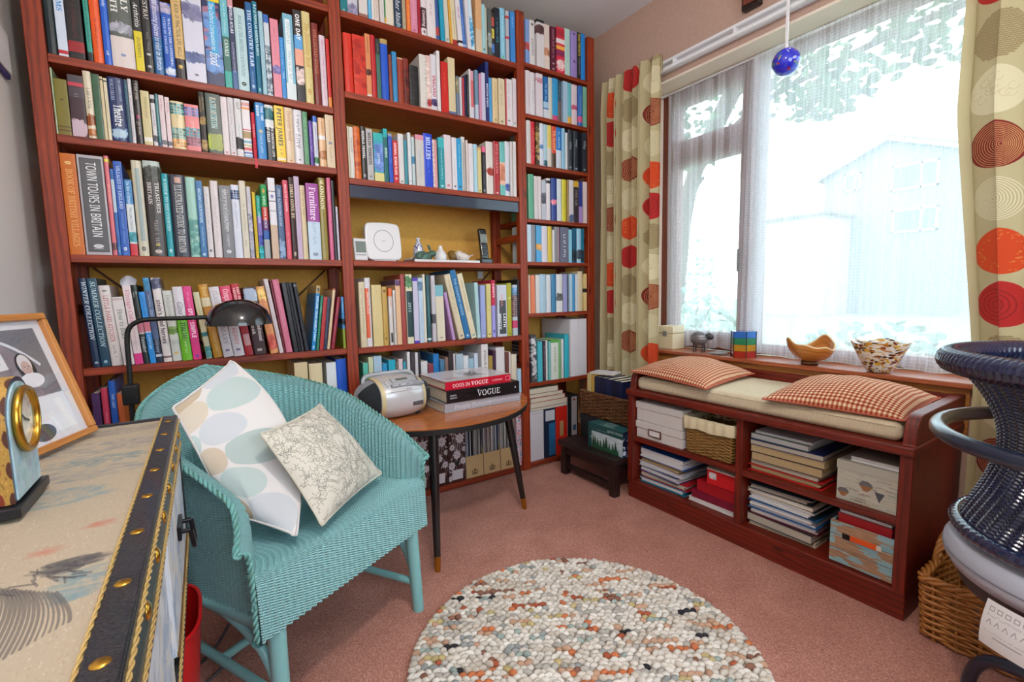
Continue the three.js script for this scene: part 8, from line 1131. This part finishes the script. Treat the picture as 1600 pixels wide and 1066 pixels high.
  let y = 0.3162; for (const [th, c, x1, label] of [[0.016, '#8a8e92', 1.235, 'thin grey book at the bottom of the flat pile on the box files'], [0.03, '#b88a72', 1.236, 'tan edged book second from the bottom of the flat pile'], [0.026, '#c04a3a', 1.22, 'red covered book in the middle of the flat pile on the box files'], [0.022, '#8c2a2a', 1.205, 'dark red book second from the top of the flat pile'], [0.03, '#b0a890', 1.17, 'beige book topmost of the flat pile on the box files']]) { flat('book', label, 'book', 0.972, x1, y, -0.235, -0.022, th, plain(c, 0.5), plain('#d6cdba', 0.85), 'books lying on the box files', rr(-0.03, 0.03)); y += th + 0.0008; }
  for (const [x, label, z] of [[1.238, 'grey lever arch file next to the red box file', -0.09], [1.312, 'grey lever arch file closest to the end post', -0.09]]) { const t = thing('lever_arch_file', label, 'file', [x, 0.0305, z], 0, 'grey lever arch files'); obj('body', bx(0, 0.068, 0, 0.32, -0.2, 0, 0.002), plain('#26262c', 0.5), t); obj('spine_label', bx(0.014, 0.056, 0.07, 0.31, 0, 0.0015, 0.0005), plain('#cfcbd4', 0.6), t); obj('spot', new THREE.CylinderGeometry(0.007, 0.007, 0.002, 20).rotateX(1.5708).translate(0.034, 0.292, 0.0015), M.red, t); obj('barcode', bx(0.022, 0.048, 0.10, 0.135, 0.001, 0.0022, 0), plain('#4a6a8a', 0.5), t); }
  { const t = thing('binder', 'big white binder standing at the end of the narrow bay shelf', 'binder', [1.252, 0.4826, -0.012], 0); obj('cover', [bx(0, 0.004, 0, 0.335, -0.27, 0, 0.001), bx(0.124, 0.128, 0, 0.335, -0.27, 0, 0.001), bx(0.004, 0.124, 0, 0.335, -0.004, 0, 0.001)], plain('#dcdae0', 0.4), t); obj('papers', bx(0.008, 0.118, 0.01, 0.31, -0.26, -0.02, 0), plain('#d8d4d0', 0.8), t); obj('seam', [bx(0.004, 0.0055, 0, 0.335, 0, 0.0008, 0), bx(0.064, 0.0652, 0.0, 0.335, 0, 0.0006, 0)], plain('#b8b6be', 0.5), t); }
}
// ---------------------------------------------------------------- garden and house beyond the window
{
  const grass = std({ map: dataTex(128, 128, (x, y) => { const n = 40 * (noise(x / 3, y / 3, 71, 43, 43) - 0.5); return [132 + n, 150 + n, 128 + n * 0.8]; }, true, 2, 2), roughness: 1 });
  struct('garden_ground', bx(XI + 0.06, 70, -0.62, -0.5, -40, 30, 0), grass);
  // neighbouring house: gable wall, roof, windows, lower garage wing
  const K = 30.5 / 20.5, hy = (y) => 0.974 + (y - 0.974) * K, hz = (z) => 2.06 + (z - 2.06) * K, HX = 30, brick = plain('#8f8f9a', 0.9), wh = plain('#e2e2e2', 0.6), tile = plain('#7c726e', 0.9), pane = plain('#5f6e78', 0.1, { clearcoat: 0.8 });
  const h = thing('house', 'gabled neighbouring house with white windows seen through the net', 'house');
  const zl = hz(-6.87), za = hz(-4.88), zr = hz(-2.6), ye = hy(5.2), ya = hy(6.1);
  const gb = new THREE.Shape(); gb.moveTo(zl, -0.5); gb.lineTo(zr, -0.5); gb.lineTo(zr, ye); gb.lineTo(za, ya); gb.lineTo(zl, ye);
  obj('wall', new THREE.ExtrudeGeometry(gb, { depth: 8, bevelEnabled: false }).rotateY(-Math.PI / 2).translate(HX + 8, 0, 0), brick, h);
  const slope = (z0, y0, z1, y1) => { const g = new THREE.Shape(); g.moveTo(z0, y0); g.lineTo(z1, y1); g.lineTo(z1, y1 + 0.18); g.lineTo(z0, y0 + 0.18); return new THREE.ExtrudeGeometry(g, { depth: 8.6, bevelEnabled: false }).rotateY(-Math.PI / 2).translate(HX + 8.3, 0, 0); };
  obj('roof', [slope(zl - 0.5, ye - 0.18, za, ya + 0.02), slope(zr + 0.5, ye - 0.18, za, ya + 0.02)], tile, h); obj('bargeboard', [slope(zl - 0.5, ye - 0.3, za, ya - 0.1), slope(zr + 0.5, ye - 0.3, za, ya - 0.1)].map((g) => g.scale(0.0225, 1, 1).translate(HX - 0.4 - (HX - 0.3) * 0.0225, 0, 0)), wh, h);
  for (const [z0, z1, y0, y1] of [[-6.2, -5.66, 4.5, 5.15], [-4.74, -3.45, 4.25, 5.1], [-4.66, -3.4, 2.8, 3.6]]) { const Z0 = hz(z0), Z1 = hz(z1), Y0 = hy(y0), Y1 = hy(y1), w = obj('window', [bx(HX - 0.08, HX + 0.02, Y0, Y0 + 0.1, Z0, Z1, 0), bx(HX - 0.08, HX + 0.02, Y1 - 0.1, Y1, Z0, Z1, 0), bx(HX - 0.08, HX + 0.02, Y0, Y1, Z0, Z0 + 0.1, 0), bx(HX - 0.08, HX + 0.02, Y0, Y1, Z1 - 0.1, Z1, 0), bx(HX - 0.08, HX + 0.02, Y0, Y1, Z0 + (Z1 - Z0) * 0.62, Z0 + (Z1 - Z0) * 0.62 + 0.09, 0)], wh, h); obj('pane', bx(HX - 0.03, HX - 0.01, Y0 + 0.1, Y1 - 0.1, Z0 + 0.1, Z1 - 0.1, 0), pane, w); }
  const g2 = thing('garage', 'low pale garage wing standing in front of the gabled house', 'garage'); obj('wall', bx(HX - 3, HX - 0.1, -0.5, hy(3.5), hz(-8.2), hz(-5.9), 0), plain('#b4b8c0', 0.9), g2); obj('roof', bx(HX - 3.2, HX - 0.1, hy(3.5), hy(3.62), hz(-8.35), hz(-5.75), 0.02), tile, g2); obj('door', bx(HX - 3.06, HX - 3.0, -0.5, hy(2.6), hz(-7.8), hz(-6.3), 0.02), wh, g2);
  // foliage
  const leafG = (() => { const g = sheet(4, 6, (u, v) => { const w = 0.36 * Math.sin(Math.min(1, v * 1.02) * Math.PI) ** 0.8 * (1 - 0.25 * v), x = (u - 0.5) * 2 * w; return V(x, v - 0.5, 0.16 * Math.abs(x) + 0.12 * (v - 0.5) ** 2); }); return g; })();
  const leafMat = [plain('#3e5630', 0.5, { transmission: 0.12, thickness: 0 }), plain('#4c683a', 0.5, { transmission: 0.15, thickness: 0 }), plain('#32482a', 0.5, { transmission: 0.1, thickness: 0 })];
  const m4 = new THREE.Matrix4(), qq = new THREE.Quaternion();
  const foliage = (parent, n, place, size, mats, nParts) => { const list = []; for (let i = 0; i < n; i++) { const q = place(); if (!q) { i--; continue; } list.push([q, new THREE.Euler(rr(-2.2, -0.6), rr(0, 6.28), rr(-0.6, 0.6)), size * rr(0.65, 1.2)]); }
    list.slice(0, nParts).forEach(([q, e, s], i) => { const l = obj('leaf', leafG, mats[i % mats.length], parent); l.position.copy(q); l.rotation.copy(e); l.scale.setScalar(s); });
    const rest = list.slice(nParts); mats.forEach((mt, k) => { const sub = rest.filter((_, i) => i % mats.length === k); if (!sub.length) return; const im = new THREE.InstancedMesh(leafG, mt, sub.length); sub.forEach(([q, e, s], i) => im.setMatrixAt(i, m4.compose(q, qq.setFromEuler(e), V(s, s, s)))); im.name = 'leaves'; im.userData.kind = 'stuff'; im.castShadow = im.receiveShadow = true; parent.add(im); }); };
  const tree = thing('tree', 'broad leaved tree overhanging the upper part of the window outside', 'tree');
  obj('trunk', tube([V(6.4, -0.55, -3.2), V(6.3, 1.2, -3.1), V(5.9, 2.6, -2.6), V(5.4, 3.6, -1.6)], 0.11, 40, 12), plain('#5a4a3e', 0.9), tree);
  const br = (pts, r) => obj('branch', tube(pts, r, 30, 8), plain('#5a4a3e', 0.9), tree); br([V(5.9, 2.6, -2.6), V(4.9, 2.95, -1.2), V(4.4, 3.0, 0.1), V(4.1, 2.95, 1.2)], 0.03); br([V(5.4, 3.4, -1.7), V(4.8, 3.5, -0.4), V(4.4, 3.3, 0.8), V(4.2, 3.2, 1.7)], 0.03); br([V(6.1, 2.2, -2.8), V(5.2, 2.35, -2.0), V(4.6, 2.3, -1.5)], 0.02);
  foliage(tree, 2600, () => { const x = rr(3.6, 5.4), z = rr(-2.4, 1.9), low = 2.42 + 0.30 * Math.max(0, z - 0.2) + 0.42 * (noise(z * 1.6 + 9, x * 1.2, 77) - 0.35) + (x - 4.2) * 0.30 + (z < -1 ? -0.12 : 0), y = low + Math.pow(rnd(), 1.3) * 1.5; if (noise(x * 2.6 + 3, z * 3.1 + y * 2.9, 78) < 0.47) return null; return V(x, y, z); }, 0.105, leafMat, 240);
  const shrubM = [plain('#78968a', 0.6, { transmission: 0.2, thickness: 0 }), plain('#8aa89a', 0.6, { transmission: 0.2, thickness: 0 })];
  [[4.2, -1.6, 1.0, 1.25, 'leafy garden shrub outside below the casement'], [5.0, 0.2, 0.9, 0.95, 'leafy garden shrub outside below the middle of the wide pane'], [4.6, 1.3, 0.8, 0.9, 'leafy garden shrub outside near the printed curtain'], [8.0, -5.2, 1.6, 2.5, 'tall garden bush outside further off beyond the casement']].forEach(([x, z, r, hgt, label]) => { const s = thing('shrub', label, 'shrub', [x, -0.5, z], 0, 'shrubs in the garden'); for (let k = 0; k < 4; k++) obj('stem', tube([V(0.05 * k, 0, 0), V(0.15 * Math.cos(k * 1.6), hgt * 0.5, 0.15 * Math.sin(k * 1.6)), V(r * 0.5 * Math.cos(k * 1.6), hgt, r * 0.5 * Math.sin(k * 1.6))], 0.012, 16, 6), plain('#6a5a48', 0.9), s); foliage(s, 700, () => { const a = rr(0, 6.28), q = Math.sqrt(rnd()) * r, y = hgt * (0.15 + 1.05 * rnd()) * (1 - 0.35 * (q / r) ** 2); return V(q * Math.cos(a), y, q * Math.sin(a)); }, 0.13, shrubM, 0); });
}
renderer.render(scene, camera);
